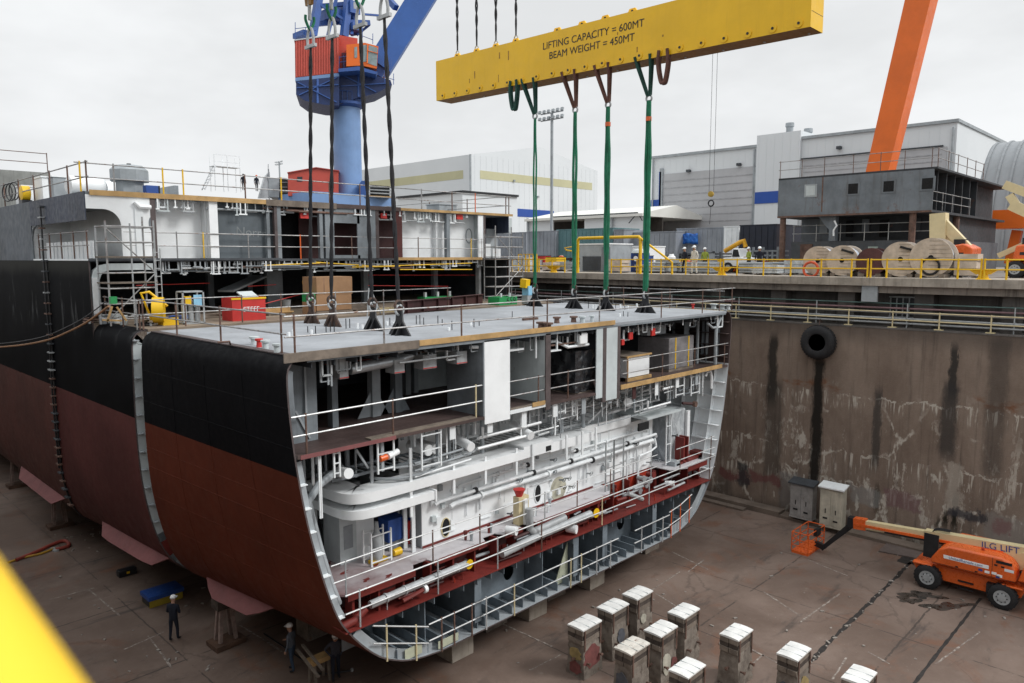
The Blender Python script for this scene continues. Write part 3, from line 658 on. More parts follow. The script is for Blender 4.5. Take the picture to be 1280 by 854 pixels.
# welded seams on the outer plating (thin beads)
for z in (7.25, 9.75):
    TB('weld_seam', hull_black if z > ZB else hull_red, NB, [(hull_x(y, z), y, z) for y in (YF + .02, 20.5, 23, 26, YB - .02)], 0.014, 6)
plate_seam = [M('black_plate_seam', (0.007, 0.0073, 0.0085), .6, spec=.08), M('red_plate_seam', (0.112, 0.027, 0.014), .65, spec=.15)]
for y in (20.9, 23.5, 26.1):
    h_ = [p for p in half_at(y, []) if p[1] > 2.2]
    TB('weld_seam', plate_seam[0], NB, [(x - .004, y, z) for x, z in h_ if z >= ZB], .008, 6); TB('weld_seam', plate_seam[1], NB, [(x - .004, y, z) for x, z in h_ if z <= ZB], .008, 6)
for z in (4.9, 6.1, 8.0, 10.9): TB('weld_seam', plate_seam[0 if z > ZB else 1], NB, [(hull_x(y, z) - .002, y, z) for y in (YF + .02, 20.5, 23, 26, YB - .02)], 0.008, 6)
# bilge keel fin
def bilge_keel(par, y0, y1):
    n = 8; D = Vector((-.40, 0, -.46)); b = MB(); vs = []
    for k in range(n + 1):
        y = y0 + (y1 - y0) * k / n; e = min(1, (y - y0) / .9, (y1 - y) / .9) * .98 + .02
        a = Vector((hull_x(y, 3.0) + .02, y, 3.0)); vs += [a, a + D * e, a + D * e + Vector((.03, 0, -.03)), a + Vector((.03, 0, -.03))]
    fs = [(4 * i + j, 4 * i + (j + 1) % 4, 4 * i + 4 + (j + 1) % 4, 4 * i + 4 + j) for i in range(n) for j in range(4)]
    return b.add(vs, fs).build('bilge_keel', pink, par)
bilge_keel(NB, 23.0, 27.2)
# ---- decks and bulkheads
BX('main_deck', [deck_grey], NB, 10.62, 34.38, YF, YB, 12.19, DZ)
BX('gunwale_strip', cut_edge, NB, 10.40, 10.66, YF + .01, YB - .01, 12.28, 12.312)
BX('middle_deck', brown, NB, 10.32, 34.68, YF, YB, MZ - .1, MZ)
BX('rear_dark_backing', greyd, NB, 10.3, 34.7, 27.4, 27.46, MZ + .002, 12.188)  # added backing that closes the bay, dark to stand in for its shade
BX('lower_rear_bulkhead', greyl, NB, 12.4, 33.2, 27.4, 27.46, TZ + .02, MZ - .102)
def plate_with_holes(x0, x1, z0, z1, y, cells, r, th=0.03, n=20):
    """upright plate across the ship with a round hole in each of `cells` bays"""
    b = MB(); w = (x1 - x0) / cells; zc = (z0 + z1) / 2
    for c in range(cells):
        a0 = x0 + c * w; cx = a0 + w / 2
        outer = []; innr = []
        for i in range(n):
            an = 2 * math.pi * (i + .5) / n; dx, dz = math.cos(an), math.sin(an)
            k = min((w / 2) / abs(dx) if abs(dx) > 1e-6 else 9e9, ((z1 - z0) / 2) / abs(dz) if abs(dz) > 1e-6 else 9e9)
            outer.append((cx + dx * k, zc + dz * k)); innr.append((cx + dx * r * .8, zc + dz * r))
        for yy in (y, y + th):
            vs = [(p[0], yy, p[1]) for p in outer] + [(p[0], yy, p[1]) for p in innr]
            b.add(vs, [(i, (i + 1) % n, n + (i + 1) % n, n + i) for i in range(n)])
            # square corners
            for sx, sz in ((0, 0), (1, 0), (0, 1), (1, 1)):
                crn = (a0 + sx * w, z0 + sz * (z1 - z0))
                near = sorted(outer, key=lambda p: (p[0] - crn[0]) ** 2 + (p[1] - crn[1]) ** 2)[:2]
                b.add([(crn[0], yy, crn[1]), (near[0][0], yy, near[0][1]), (near[1][0], yy, near[1][1])], [(0, 1, 2)])
        b.add([(p[0], yy, p[1]) for yy in (y, y + th) for p in innr], [(i, (i + 1) % n, n + (i + 1) % n, n + i) for i in range(n)])
    return b
# ---- double bottom
tt = MB(); tt.bx(11.7, 33.3, YF, 26, TZ - .04, TZ); tt.build('tank_top', [maroon], NB)
dbm = M('double_bottom_grey', (0.17, 0.205, 0.235), 0.55, 0, 0.3, 0.8, 0.06, 0.2)
for (x0, x1, y) in ((13.0, 15.2, 20.6), (17.3, 20.8, 19.55), (21.3, 22.5, 20.4), (22.9, 24.4, 20.0), (25.0, 28.2, 19.6), (30.4, 32.2, 20.3)):
    n = max(1, round((x1 - x0) / 1.5))
    plate_with_holes(x0, x1, KZ + .06, TZ - .042, y, n, .36).build('floor_plate', dbm, NB)
for x, y in ((15.2, 18.9), (17.27, 18.5), (20.85, 18.6), (22.7, 18.45), (24.7, 18.5), (28.4, 18.45), (30.3, 18.6)):
    BX('bottom_girder', dbm, NB, x - .02, x + .02, y, 25.5, KZ + .06, TZ - .042)
    BX('girder_flange', dbm, NB, x - .16, x + .16, y - .03, y - .003, KZ + .3, TZ - .05) if y < 18.55 else None
BX('tank_bulkhead', greyd, NB, 13, 32, 25.5, 25.54, KZ + .06, TZ - .042)
def hull_z(x):
    xx = min(x, 45 - x)
    for a, b in zip(lower, lower[1:]):
        if a[0] <= xx <= b[0]: return a[1] + (b[1] - a[1]) * (xx - a[0]) / (b[0] - a[0])
    return KZ
x = 13.6
while x < 31.5:
    z = hull_z(x) + .055
    b = MB(); b.bx(x - .012, x + .012, YF + random.uniform(.03, .12), 21.6, z, z + .30); b.bx(x - .012, x + .055, YF + .12, 21.6, z + .302, z + .33); b.build('bottom_stiffener', dbm, NB)
    x += .66
x = 13.2
while x < 32:
    BX('tank_top_stiffener', dbm, NB, x - .012, x + .012, YF + .06, 21.6, TZ - .30, TZ - .042); x += .66
pale_br = M('pale_bracket', (0.42, 0.44, 0.33), 0.7, 0, .2, 1)
for xa, xb in ((13.9, 14.6), (15.3, 16.2)): BX('insert_plate', pale_br, NB, xa, xb, YF + .03, YF + .045, hull_z((xa + xb) / 2) + .1, hull_z(xa) + .36)
b = MB(); b.prism([(21.7, 18.7, KZ + .1), (22.5, 18.7, KZ + .1), (22.5, 18.7, TZ - .3)], (0, .03, 0)); b.build('gusset', pale_br, NB)
# side frames (ring web along the shell)
def side_frame(y, lo, hi, mat, right=False, name='side_frame', w=None):
    pr_ = PRF(y); ring = offset(pr_, .055); r2 = offset(pr_, w or .34)
    idx = [i for i in range(len(pr_)) if lo <= pr_[i][1] <= hi and ((pr_[i][0] > XC) == right)]
    b = MB()
    for i in idx[:-1]:
        a, c, d, e = ring[i], ring[i + 1], r2[i + 1], r2[i]
        b.add([(p[0], yy, p[1]) for yy in (y, y + .02) for p in (a, c, d, e)], [(0, 1, 2, 3), (7, 6, 5, 4), (0, 4, 5, 1), (1, 5, 6, 2), (2, 6, 7, 3), (3, 7, 4, 0)])
    return b.build(name, mat, NB)
for k, y in enumerate((18.55, 19.4, 20.3, 21.2)):
    side_frame(y, 3.9, 9.4, white if k else greyl)
    side_frame(y + .35, 3.9, 9.4, white, True)
    side_frame(y, 9.6, 12.1, grey)
    side_frame(y + .35, 9.6, 12.1, grey, True)
side_frame(18.42, 1.8, 3.8, greyl, True, w=.42); side_frame(18.42, 1.8, 3.75, greyl, False, w=.36)
z = 4.3
while z < 9.3:                            # longitudinals on the shell: ledges seen on the right side
    for right in (False, True):
        i = min(range(len(PRO)), key=lambda i: abs(PRO[i][1] - z) + (0 if (PRO[i][0] > XC) == right else 99))
        x0 = PRO[i][0] + (-.06 if right else .06); x1 = x0 + (-.24 if right else .24)
        BX('shell_longitudinal', white, NB, min(x0, x1), max(x0, x1), YF + .06, 24, z, z + .025)
    z += .72
z = 9.9
while z < 12:
    BX('shell_longitudinal', brown, NB, 34.55, 34.86, YF + .06, 25, z, z + .03); z += .6
# ---- columns and partitions between middle and main deck
BX('trunk_panel', white2, NB, 17.49, 18.74, YF - .012, YF + .03, MZ - .28, 12.17)
BX('trunk_side', grey, NB, 17.44, 17.487, YF + .005, 20.2, MZ + .002, 12.17)
BX('trunk_side', offwhite, NB, 18.742, 18.78, YF + .04, 20.2, MZ + .002, 12.17)
BX('long_partition', offwhite, NB, 20.68, 20.92, YF + .03, 27.39, MZ + .002, 12.185)
BX('partition_edge', cut_edge, NB, 20.66, 20.94, YF - .012, YF + .027, MZ - .25, 12.17)
BX('end_panel', offwhite, NB, 23.74, 24.16, YF - .01, YF + .03, MZ - .25, 12.17)
BX('panel_edge', cut_edge, NB, 24.163, 24.40, YF - .016, YF + .05, MZ - .45, 12.15)
BX('end_panel', offwhite, NB, 24.403, 25.16, YF - .01, YF + .03, MZ - .42, 12.15)
BX('panel_edge', cut_edge, NB, 25.163, 25.36, YF - .016, YF + .04, MZ - .45, 12.15)
BX('cross_partition', offwhite, NB, 18.78, 20.67, 24.0, 24.05, MZ + .002, 12.185)
BX('cross_partition', greyd, NB, 20.93, 34.7, 23.2, 23.25, MZ + .002, 12.185)
BX('web_plate', grey, NB, 10.5, 11.75, 19.6, 19.63, MZ + .002, 12.185)
BR('web_stiffener', greyl, NB, (11.45, 19.57, MZ + .1), (11.0, 19.57, MZ + 1.0), .06); BX('web_stiffener', greyl, NB, 11.3, 11.36, 19.5, 19.598, MZ + .9, 12.1)
for (u, y, wd, mt) in ((419, 20.6, .22, grey), (471, 21.0, .34, greyl), (499, 21.0, .3, grey), (511, 23.5, .26, greyl), (521, 23.6, .2, greyl), (587, 22.5, .1, grey)):
    xx = P(u, 505, y=y).x
    c = BX('pillar', mt, NB, xx - wd / 2, xx + wd / 2, y, y + .3, MZ + .002, 12.185)
    if wd > .28:
        b = MB(); b.prism([(xx - wd / 2 - .003, y + .1, MZ + .01), (xx - wd / 2 - .55, y + .1, MZ + .01), (xx - wd / 2 - .003, y + .1, MZ + .9)], (0, .03, 0)); b.prism([(xx + wd / 2 + .003, y + .1, MZ + .01), (xx + wd / 2 + .4, y + .1, MZ + .01), (xx + wd / 2 + .003, y + .1, MZ + .7)], (0, .03, 0)); b.build('bracket', mt, c)
for u in (872, 884, 896, 906):
    xx = P(u, 420, y=19.6).x; TB('drop_pipe', greyl, NB, [(xx, 19.6, MZ + .02), (xx, 19.6, 12.18)], .08)
BX('web_plate', grey, NB, 33.1, 33.5, 19.9, 19.94, MZ + .002, 12.185)
# ---- beams and services hanging under the decks
rnd = random.Random(11)
x = 10.9
while x < 34.2:
    BX('deck_beam', greyd, NB, x - .012, x + .012, YF + .1, 23, 11.93, 12.188); x += .75
def hanger(x, y, zt, ln, wd, mat, name='pipe_hanger', axis='x', r=.028):
    dx, dy = (wd, 0) if axis == 'x' else (0, wd)
    b = MB(); p = [(x, y, zt), (x, y, zt - ln), (x + dx, y + dy, zt - ln), (x + dx, y + dy, zt)]
    for a, c in zip(p, p[1:]): b.bar(a, c, r * 2)
    return b.build(name, mat, NB)
for i in range(46):                        # under the main deck
    xx = rnd.uniform(10.9, 34.0)
    if 17.3 < xx < 18.8: continue
    hanger(xx, YF + rnd.uniform(.15, 1.6), 12.185, rnd.uniform(.2, .75), rnd.uniform(.15, .5), rnd.choice([greyl, galvm, white, grey]), r=rnd.uniform(.014, .028))
for i in range(14):
    y = YF + rnd.uniform(.3, 2.6); z = 12.18 - rnd.uniform(.2, .55); xa = rnd.uniform(10.9, 30); L = rnd.uniform(1.5, 5)
    if xa < 17.4 < xa + L: L = 17.3 - xa
    if xa < 20.6 < xa + L: L = 20.6 - xa
    if L > .6: TB('service_pipe', rnd.choice([rusty, galvm, greyl, maroon]), NB, [(xa, y, z), (xa + L, y, z)], rnd.uniform(.02, .05))
d0 = P(437, 462, y=19.2); d1 = P(500, 450, y=19.2); d2 = P(521, 444, y=19.2)
TB('round_duct', galv, NB, [d0, d0.lerp(d1, .5), d1, d2 + Vector((-.3, .02, .0)), d2 + Vector((0, .3, .05))], .17, 14)
for (u0, v0, u1, v1, y) in ((424, 447, 436, 473, 19.0), (493, 450, 506, 466, 19.0), (529, 444, 546, 460, 19.0), (571, 440, 584, 454, 18.8)):
    a = P(u0, v0, y=y); c = P(u1, v1, y=y)
    bo = BX('duct_box', galvm, NB, a.x, c.x, y, y + .5, c.z, a.z, .01); BX('red_tape', red, bo, a.x - .004, c.x + .004, y - .006, y - .002, c.z + .02, c.z + .05)
    BR('box_hanger', galvm, NB, (a.x + .06, y + .2, a.z + .002), (a.x + .06, y + .2, 12.18), .03); BR('box_hanger', galvm, NB, (c.x - .06, y + .2, a.z + .002), (c.x - .06, y + .2, 12.18), .03)
TB('pipe_stub', white, NB, [P(585, 434, y=18.7), P(598, 434, y=18.5)], .06)
hanger(P(556, 440, y=19).x, 18.9, 12.185, .62, .5, white); hanger(P(402, 445, y=18.6).x, 18.6, 12.185, .55, .3, galvm); 
for u, ln in ((400, .75), (409, .85), (413, .9)): BR('hanger_bar', greyl, NB, (P(u, 430, y=18.7).x, 18.7, 12.18), (P(u, 430, y=18.7).x, 18.7, 12.18 - ln), .06, .02)
# bay between trunk and partition: tray, ducts
a = P(640, 437, y=18.8); BX('cable_tray', white, NB, 18.85, 19.9, 18.7, 19.1, a.z - .05, a.z + .02)
BX('vent_duct', greyl, NB, 18.8, 20.4, 19.6, 20.1, 11.5, 11.9); TB('hanger_rod', white, NB, [(20.45, 18.6, 11.25), (20.45, 18.6, 12.18)], .04)
BX('cable_tray', white, NB, 21.0, 21.8, 18.5, 18.8, 11.42, 11.46); hanger(21.2, 18.6, 12.185, .75, .45, white); hanger(22.4, 18.7, 12.185, .7, .5, white)
a = P(725, 417, y=18.45); c = P(735, 430, y=18.45); BX('white_bag', white2, NB, a.x, c.x, 18.45, 18.75, c.z, a.z, .05)
TB('pipe_run', white, NB, [(21.0, 18.9, 11.75), (21.9, 18.9, 11.75), (22.3, 18.6, 11.5), (23.6, 18.6, 11.5)], .06)
for (u, v, s) in ((748.5, 414, .14), (789, 420, .26), (779, 428, .2), (817, 415, .28)):
    p = P(u, v, y=18.6); BX('red_tag_box', red, NB, p.x - s / 2, p.x + s / 2, 18.6, 18.68, p.z - s * .6, p.z + s * .6)
hanger(25.6, 18.7, 12.185, .7, .5, greyl); hanger(26.3, 18.8, 12.185, .75, .4, white); hanger(28.6, 18.8, 12.185, .6, .5, white); BX('vent_duct', greyl, NB, 29.6, 31.2, 19.8, 20.4, 11.3, 12.1)
for i in range(10): BR('hanger_bar', white, NB, (25.5 + i * .85, 18.5 + .1 * (i % 3), 12.18), (25.5 + i * .85 + rnd.uniform(-.1, .1), 18.5 + .1 * (i % 3), 12.18 - rnd.uniform(.25, .6)), .045, .03)
tp = [(34.3, 18.5, 12.1), (34.0, 18.5, 11.8), (33.75, 18.5, 11.4), (33.75, 18.5, MZ + .1)]; TB('vent_pipe', greyl, NB, tp, .09); TB('vent_pipe', greyl, NB, [(32.9, 18.5, 11.75), (33.4, 18.5, 11.5), (33.75, 18.5, 11.5)], .06)
# ---- toe boards and edge timbers
a = P(355, 448, y=18.25).x; m1 = P(524, 432, y=18.25).x; e1 = P(769, 402, y=18.25).x
BX('toe_board', woodg, NB, a, m1, YF - .065, YF - .015, DZ - .13, DZ + .13)
BX('toe_board', wood, NB, m1 + .01, e1, YF - .06, YF - .015, DZ - .06, DZ + .12)
BX('deck_edge_plate', grey, NB, 10.7, 34.3, YF - .012, YF - .002, 12.12, 12.20)
xa = P(465, 548, y=18.25).x; xb = P(597, 522, y=18.25).x
BX('edge_board', woodg, NB, xa, xb, YF + .0, YF + .3, MZ + .003, MZ + .05)
BX('edge_flange', pink, NB, 10.4, P(495, 545, y=YF).x, YF - .01, YF - .002, MZ - .12, MZ + .004)
BX('edge_flange', white, NB, 18.75, 20.65, YF - .012, YF - .002, MZ - .12, MZ + .02); BX('edge_board', wood, NB, 19.9, 20.6, YF - .05, YF - .014, MZ - .02, MZ + .14)
BX('edge_board', wood, NB, 25.4, 34.0, YF - .06, YF - .012, MZ - .08, MZ + .11); BX('edge_board', woodg, NB, 18.85, 20.6, YF + .02, YF + .25, MZ + .004, MZ + .04)
# ---- machinery flat
mf = bpy.data.materials.new('maroon_flat_with_overspray'); _t = NT(mf)
_c = _t.coord(); _x = _t.xyz(_c)
_f = _t.ramp(_t.math('ADD', _x[0], _t.math('MULTIPLY', _t.math('SUBTRACT', _t.noise(_c, 0.8, 5, .6), .5), 7)), 10.5, 16.6)
_f = _t.math('MULTIPLY', _f, _t.ramp(_t.noise(_c, 1.7, 5, .6), .28, .42, .45, .9))
_t.bsdf(_t.mix(_f, (0.20, 0.115, 0.115), (0.60, 0.59, 0.61)), .6, 0, _t.noise(_c, 8, 4), .15)
def flat(pts, name='machinery_flat'):
    b = MB(); b.prism([(x, y, MD - .035) for x, y in pts], (0, 0, .035)); o = b.build(name, mf, NB)
    return o
flat([(11.45, 27.3), (11.62, 19.0), (12.0, 18.62), (14.6, 18.72), (14.85, 19.05), (15.4, 19.05), (15.5, 18.72), (17.9, 18.72), (18.1, 19.1), (18.7, 19.1), (18.9, 18.72), (19.85, 18.72), (19.9, 19.4), (20.6, 19.4), (20.65, 18.72), (25.3, 18.72), (26.2, 19.3), (26.2, 27.3)])
flat([(30.35, 27.3), (30.35, 18.9), (31.3, 18.45), (33.1, 18.45), (33.25, 27.3)])
BX('flat_edge', maroon, NB, 12.0, 14.6, 18.60, 18.617, MD - .2, MD + .02); BX('flat_edge', maroon, NB, 15.5, 17.9, 18.70, 18.717, MD - .16, MD + .03); BX('flat_edge', maroon, NB, 18.9, 19.85, 18.70, 18.717, MD - .16, MD + .03)
BX('flat_edge', maroon, NB, 20.65, 25.3, 18.70, 18.717, MD - .18, MD + .03); BX('flat_edge', maroon, NB, 31.3, 33.1, 18.43, 18.447, MD - .2, MD + .04)
x = 12.3
while x < 33.0:                             # brackets standing on the tank top
    y = 18.78 if x < 26.2 or x > 31 else 19.4
    BX('tank_top_bracket', maroon, NB, x - .04, x + .04, y, y + .4, TZ + .002, MD - .04); x += rnd.uniform(.9, 1.25)
BX('under_flat_panel', dmaroon, NB, 12.2, 33, 19.85, 19.88, TZ + .002, MD - .04)
# white bulkhead
bhm = white2
BX('white_bulkhead', bhm, NB, 15.9, 30.28, 19.86, 19.9, MD + .003, 7.25)
BX('bulkhead_side', greyl, NB, 15.9, 15.94, 19.905, 23.6, MD + .003, 7.25)
BX('bulkhead_side', offwhite, NB, 30.24, 30.28, 19.905, 24, MD + .003, 9.4)
BX('bulkhead_corner', white, NB, 15.45, 15.6, 19.84, 19.9, MD + .003, 6.9); BX('bulkhead_corner', white, NB, 15.45, 15.6, 20.3, 20.36, MD + .003, 6.9)
BX('red_skirting', maroon, NB, 15.9, 25.6, 19.84, 19.857, MD + .003, MD + .09)
redp = M('red_lead_paint', (0.36, 0.035, 0.016), .5, 0, .2, 1)
BX('red_panel', redp, NB, 26.3, 30.27, 19.83, 19.857, TZ + .003, MD - .03); BX('red_panel', redp, NB, 26.24, 26.27, 19.0, 19.82, TZ + .003, MD - .04);
BX('bulkhead_top', white, NB, 15.6, 30.28, 19.86, 20.9, 7.252, 7.30); BX('upper_back_wall', white2, NB, 15.6, 30.2, 20.7, 20.74, 7.302, 9.42)
for i in range(19): BX('wall_stiffener', white, NB, 16.0 + i * .75, 16.02 + i * .75, 20.58, 20.698, 7.302, 9.42)
for i in range(10):
    xx = 17.3 + i * 1.35
    if not (25.9 < xx < 26.5): BX('wall_stiffener', bhm, NB, xx, xx + .012, 19.838, 19.856, 5.5, 7.2)
def oval(x, z, rx, rz, y, mat, name, ring_mat=None):
    b = MB(); n = 24; b.prism([(x + rx * math.cos(6.2832 * i / n), y, z + rz * math.sin(6.2832 * i / n)) for i in range(n)], (0, .012, 0)); o = b.build(name, mat, NB)
    if ring_mat:
        q = MB()
        for i in range(n):
            a = 6.2832 * i / n; c = 6.2832 * (i + 1) / n
            q.bar((x + rx * 1.05 * math.cos(a), y + .004, z + rz * 1.05 * math.sin(a)), (x + rx * 1.05 * math.cos(c), y + .004, z + rz * 1.05 * math.sin(c)), .05, .03)
        q.build('rim', ring_mat, o)
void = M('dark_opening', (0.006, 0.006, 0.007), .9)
oval(16.98, 5.3, .19, .33, 19.842, void, 'manhole', cream); oval(21.94, 5.4, .19, .36, 19.842, void, 'manhole', white)
oval(23.25, 5.3, .5, .52, 19.845, M('bare_primer_patch', (0.55, 0.53, 0.42), .7), 'primer_patch')
# boxed ducts in front of the bulkhead top
def duct_path(pts, z0, z1, depth, mat, name):
    b = MB(); fr = [Vector((x, y, 0)) for x, y in pts]; n = len(fr); vs = []
    for i, p in enumerate(fr):
        d = (fr[min(i + 1, n - 1)] - fr[max(i - 1, 0)]).normalized(); s = Vector((-d.y, d.x, 0)) * depth
        for q, z in ((p, z0), (p + s, z0), (p + s, z1), (p, z1)): vs.append((q.x, q.y, z))
    fs = []
    for i in range(n - 1):
        for j in range(4): fs.append((i * 4 + j, i * 4 + (j + 1) % 4, (i + 1) * 4 + (j + 1) % 4, (i + 1) * 4 + j))
    fs += [(0, 1, 2, 3), ((n - 1) * 4 + 3, (n - 1) * 4 + 2, (n - 1) * 4 + 1, (n - 1) * 4)]
    return b.add(vs, fs).build(name, mat, NB)
bend = [(12.2, 21.2), (12.22, 19.6), (12.27, 19.2), (12.42, 18.92), (12.7, 18.74), (13.1, 18.66), (13.6, 18.64)]
duct_path(bend + [(15.5, 18.64)], 6.98, 7.26, .9, white2, 'lower_duct')
duct_path(bend + [(16.0, 18.64), (19.9, 18.66)], 7.48, 7.80, .9, white2, 'upper_duct')
BX('duct_flange', white2, NB, 15.5, 15.56, 18.6, 19.6, 6.9, 7.3)
BX('duct_casing', white2, NB, 19.95, 21.6, 18.75, 19.8, 7.45, 7.9); BX('duct_casing', white2, NB, 21.65, 24.4, 18.9, 19.8, 7.35, 7.72)
BX('duct_opening', void, NB, 21.2, 21.5, 18.735, 18.747, 7.5, 7.7); BX('duct_opening', void, NB, 19.6, 19.9, 18.83, 18.84, 7.45, 7.8)
for xx in (14.55, 16.4, 17.9, 19.5, 20.4, 22.4, 23.4, 24.3): BX('duct_hanger', white, NB, xx - .05, xx + .05, 18.68, 18.73, 6.95 if xx > 15 else 6.6, 7.95 if xx > 15 else 8.9)
BX('duct_panel', white2, NB, 24.6, 28.3, 19.75, 19.85, 7.26, 7.7); BX('platform', offwhite, NB, 28.4, 31.3, 18.9, 20.6, 7.55, 7.68); BX('platform_box', void, NB, 27.7, 28.5, 18.88, 18.95, 7.15, 7.5)
# pipes along the bulkhead
for (z, r, x0, x1, y) in ((6.42, .07, 16.3, 30.4, 19.62), (6.18, .09, 17.0, 30.1, 19.6), (6.75, .05, 17.5, 29.8, 19.75)):
    pp = TB('bulkhead_pipe', white, NB, [(x0, y, z - .06), (x0 + .2, y, z), (x1 - .2, y, z + .05), (x1, y + .1, z - .12)], r)
    for k in range(4):
        xx = x0 + 1 + (x1 - x0 - 2) * (k + rnd.random() * .6) / 4; MB().lathe((xx - .05, y, z + .01), (1, 0, 0), [(0, r + .05), (.1, r + .05)], 10).build('flange', white if rnd.random() < .6 else blackm, pp)
for (u, v) in ((699, 600), (706, 598), (711, 608), (733, 592), (634, 642), (818, 575), (700, 609), (791, 555), (808, 578), (645, 600), (688, 590), (688, 575), (840, 545)):
    p = P(u, v, y=19.7); b = MB(); b.tube([p, p + Vector((0, -.25, .05))], .035); b.torus(p + Vector((0, -.27, .05)), (0, 1, .3), .09, .018, 14, 6); b.build('valve', rnd.choice([galvm, blackm, grey]), NB)
for (x0, z0, z1) in ((18.6, 5.6, 6.1), (20.9, 5.4, 6.2), (25.0, 5.2, 6.3), (28.0, 4.3, 6.2), (28.8, 4.9, 6.0)): TB('vertical_pipe', white, NB, [(x0, 19.72, z0), (x0, 19.72, z1)], .05)
TB('pipe_bend', white, NB, [(30.1, 19.6, 6.3), (30.1, 19.5, 5.9), (29.6, 19.5, 5.75), (28.7, 19.5, 5.72), (28.6, 19.5, 5.5), (28.6, 19.5, 4.3)], .05)
# ladders on the bulkhead
def ladder(x, y, z0, z1, wd, mat, name='ladder', step=.32, axis='x'):
    b = MB(); d = Vector((wd, 0, 0)) if axis == 'x' else Vector((0, wd, 0)); p = Vector((x, y, 0))
    for s in (p, p + d): b.bar((s.x, s.y, z0), (s.x, s.y, z1), .05)
    z = z0 + .12
    while z < z1:
        b.bar(p + Vector((0, 0, z)), p + d + Vector((0, 0, z)), .035); z += step
    return b.build(name, mat, NB)
for u0, u1 in ((757, 763), (767, 775)):
    xx = P(u0, 590, y=19.1).x; ladder(xx, 19.1, 4.3, 7.0, P(u1, 590, y=19.1).x - xx + .25, galvm, 'scaffold_frame', .7)
# hanging ladder frames under the middle deck
for (u0, u1, y, ln, st) in ((417, 424, 18.5, .82, .3), (472, 492, 18.5, 1.05, .5), (527, 551, 18.4, 1.25, .5), (843, 853, 18.5, 1.0, .4), (862, 872, 18.5, 1.1, .4), (695, 706, 18.6, .55, .5), (715, 719, 18.7, .7, .3), (398, 399.5, 18.45, 1.9, .9)):
    xa = P(u0, 560, y=y).x; xb = P(u1, 560, y=y).x; ladder(xa, y, MZ - .11 - ln, MZ - .11, xb - xa, white, 'hanging_frame', st)
for i in range(34):
    xx = rnd.uniform(10.9, 33.6); y = YF + rnd.uniform(.15, 1.7); ln = rnd.uniform(.35, 1.5)
    BR('drop_support', rnd.choice([grey, greyl, white, galvm, greyl]), NB, (xx, y, MZ - .11), (xx, y, MZ - .11 - ln), rnd.choice([.05, .08, .1]), .05)
for i in range(10): BX('stub_panel', rnd.choice([dmaroon, greyl, white, white]), NB, 16 + i * 1.75, 16.25 + i * 1.75, 18.42, 18.45, MZ - .55 - .25 * rnd.random(), MZ - .102)
# cable ladders (flat racks)
def rack(p, q, wd, mat, name='cable_rack', step=.3):
    p = Vector(p); q = Vector(q); d = (q - p).normalized(); s = Vector((0, 1, 0)) * wd
    b = MB(); b.bar(p, q, .04, .09); b.bar(p + s, q + s, .04, .09); L = (q - p).length; k = 0.1
    while k < L:
        b.bar(p + d * k, p + d * k + s, .05, .03); k += step
    return b.build(name, mat, NB)
rack((16.0, 19.6, 7.95), (21.2, 19.6, 8.05), 1.0, galvm); rack((21.9, 19.5, 7.98), (24.6, 19.5, 8.0), 1.0, galvm)
rack((24.5, 19.3, 8.0), (26.4, 19.3, 8.85), .8, galvm); rack((24.9, 20.3, 8.2), (26.4, 20.3, 8.85), .6, galvm); rack((25.9, 19.3, 8.2), (30.0, 19.3, 8.25), .8, galvm); rack((26.5, 19.4, 8.6), (30.4, 19.4, 8.65), .7, galvm)
rack((11.8, 19.0, 8.35), (16.0, 19.2, 8.25), .9, grey); TB('hand_rail', greyl, NB, [(14.7, 18.7, 8.35), (17.2, 18.7, 8.45)], .04); TB('hand_rail', greyl, NB, [(14.7, 18.7, 8.1), (17.2, 18.7, 8.2)], .04); TB('hand_rail', white, NB, [(14.7, 18.7, 7.9), (17.2, 18.7, 8.0)], .035)
for k, (xx, y) in enumerate(((12.6, 20.6), (13.6, 20.9), (14.6, 20.4), (15.3, 19.6), (16.3, 19.4), (16.9, 19.5), (17.6, 19.6), (18.5, 19.5), (22.4, 19.5), (22.9, 19.4), (23.6, 19.5), (24.2, 19.3))):
    TB('vertical_pipe', rnd.choice([greyl, galvm, white]), NB, [(xx, y, 7.85), (xx, y, MZ - .11)], rnd.choice([.04, .06, .08]))
TB('curved_pipe', greyl, NB, [(14.9 + 1.3 * math.cos(a), 19.6 + .9 * math.sin(a), 7.95) for a in [math.pi + i * math.pi / 10 for i in range(11)]], .05)
TB('curved_pipe', greyl, NB, [(14.9 + 1.3 * math.cos(a), 19.6 + .9 * math.sin(a), 8.3) for a in [math.pi + i * math.pi / 10 for i in range(11)]], .04)
BR('diagonal_brace', greyl, NB, P(445, 562, y=18.8), P(460, 585, y=18.8), .06)
tp_ = [P(379, 640, y=18.5), P(379, 600, y=18.5), P(382, 594, y=18.6), P(392, 591, y=18.8), P(415, 587, y=19.4)]
TB('grey_bend_pipe', greyl, NB, [(hull_x(18.5, z) + .42, 18.75, z) for z in (4.6, 5.2, 5.8, 6.6, 7.4, 8.0)] + [(11.25, 18.8, 8.4), (11.6, 18.9, 8.5), (12.4, 19.4, 8.55)], .12, 10)
for (p, q, r) in ((P(423, 590, y=19.2), P(436, 592, y=18.5), .16), (P(570, 548, y=19.4), P(589, 559, y=18.5), .17), (P(640, 530, y=19.6), P(664, 545, y=18.5), .17), (P(785, 503, y=20), P(785, 503, y=19), .2)):
    o = TB('open_pipe_end', white2, NB, [p, q], r, 14)
for (u, v) in ((536, 563), (546, 561)): p = P(u, v, y=18.9); TB('capped_pipe', white2, NB, [p, p + Vector((0, 1.0, 0))], .19, 14)
p = P(475, 574, y=18.5); TB('orange_pipe_end', orange, NB, [p, p + Vector((0.25, 0, .02))], .1, 12); TB('white_pipe_end', white2, NB, [p + Vector((.3, 0, .02)), p + Vector((.75, .1, .08))], .1, 12)
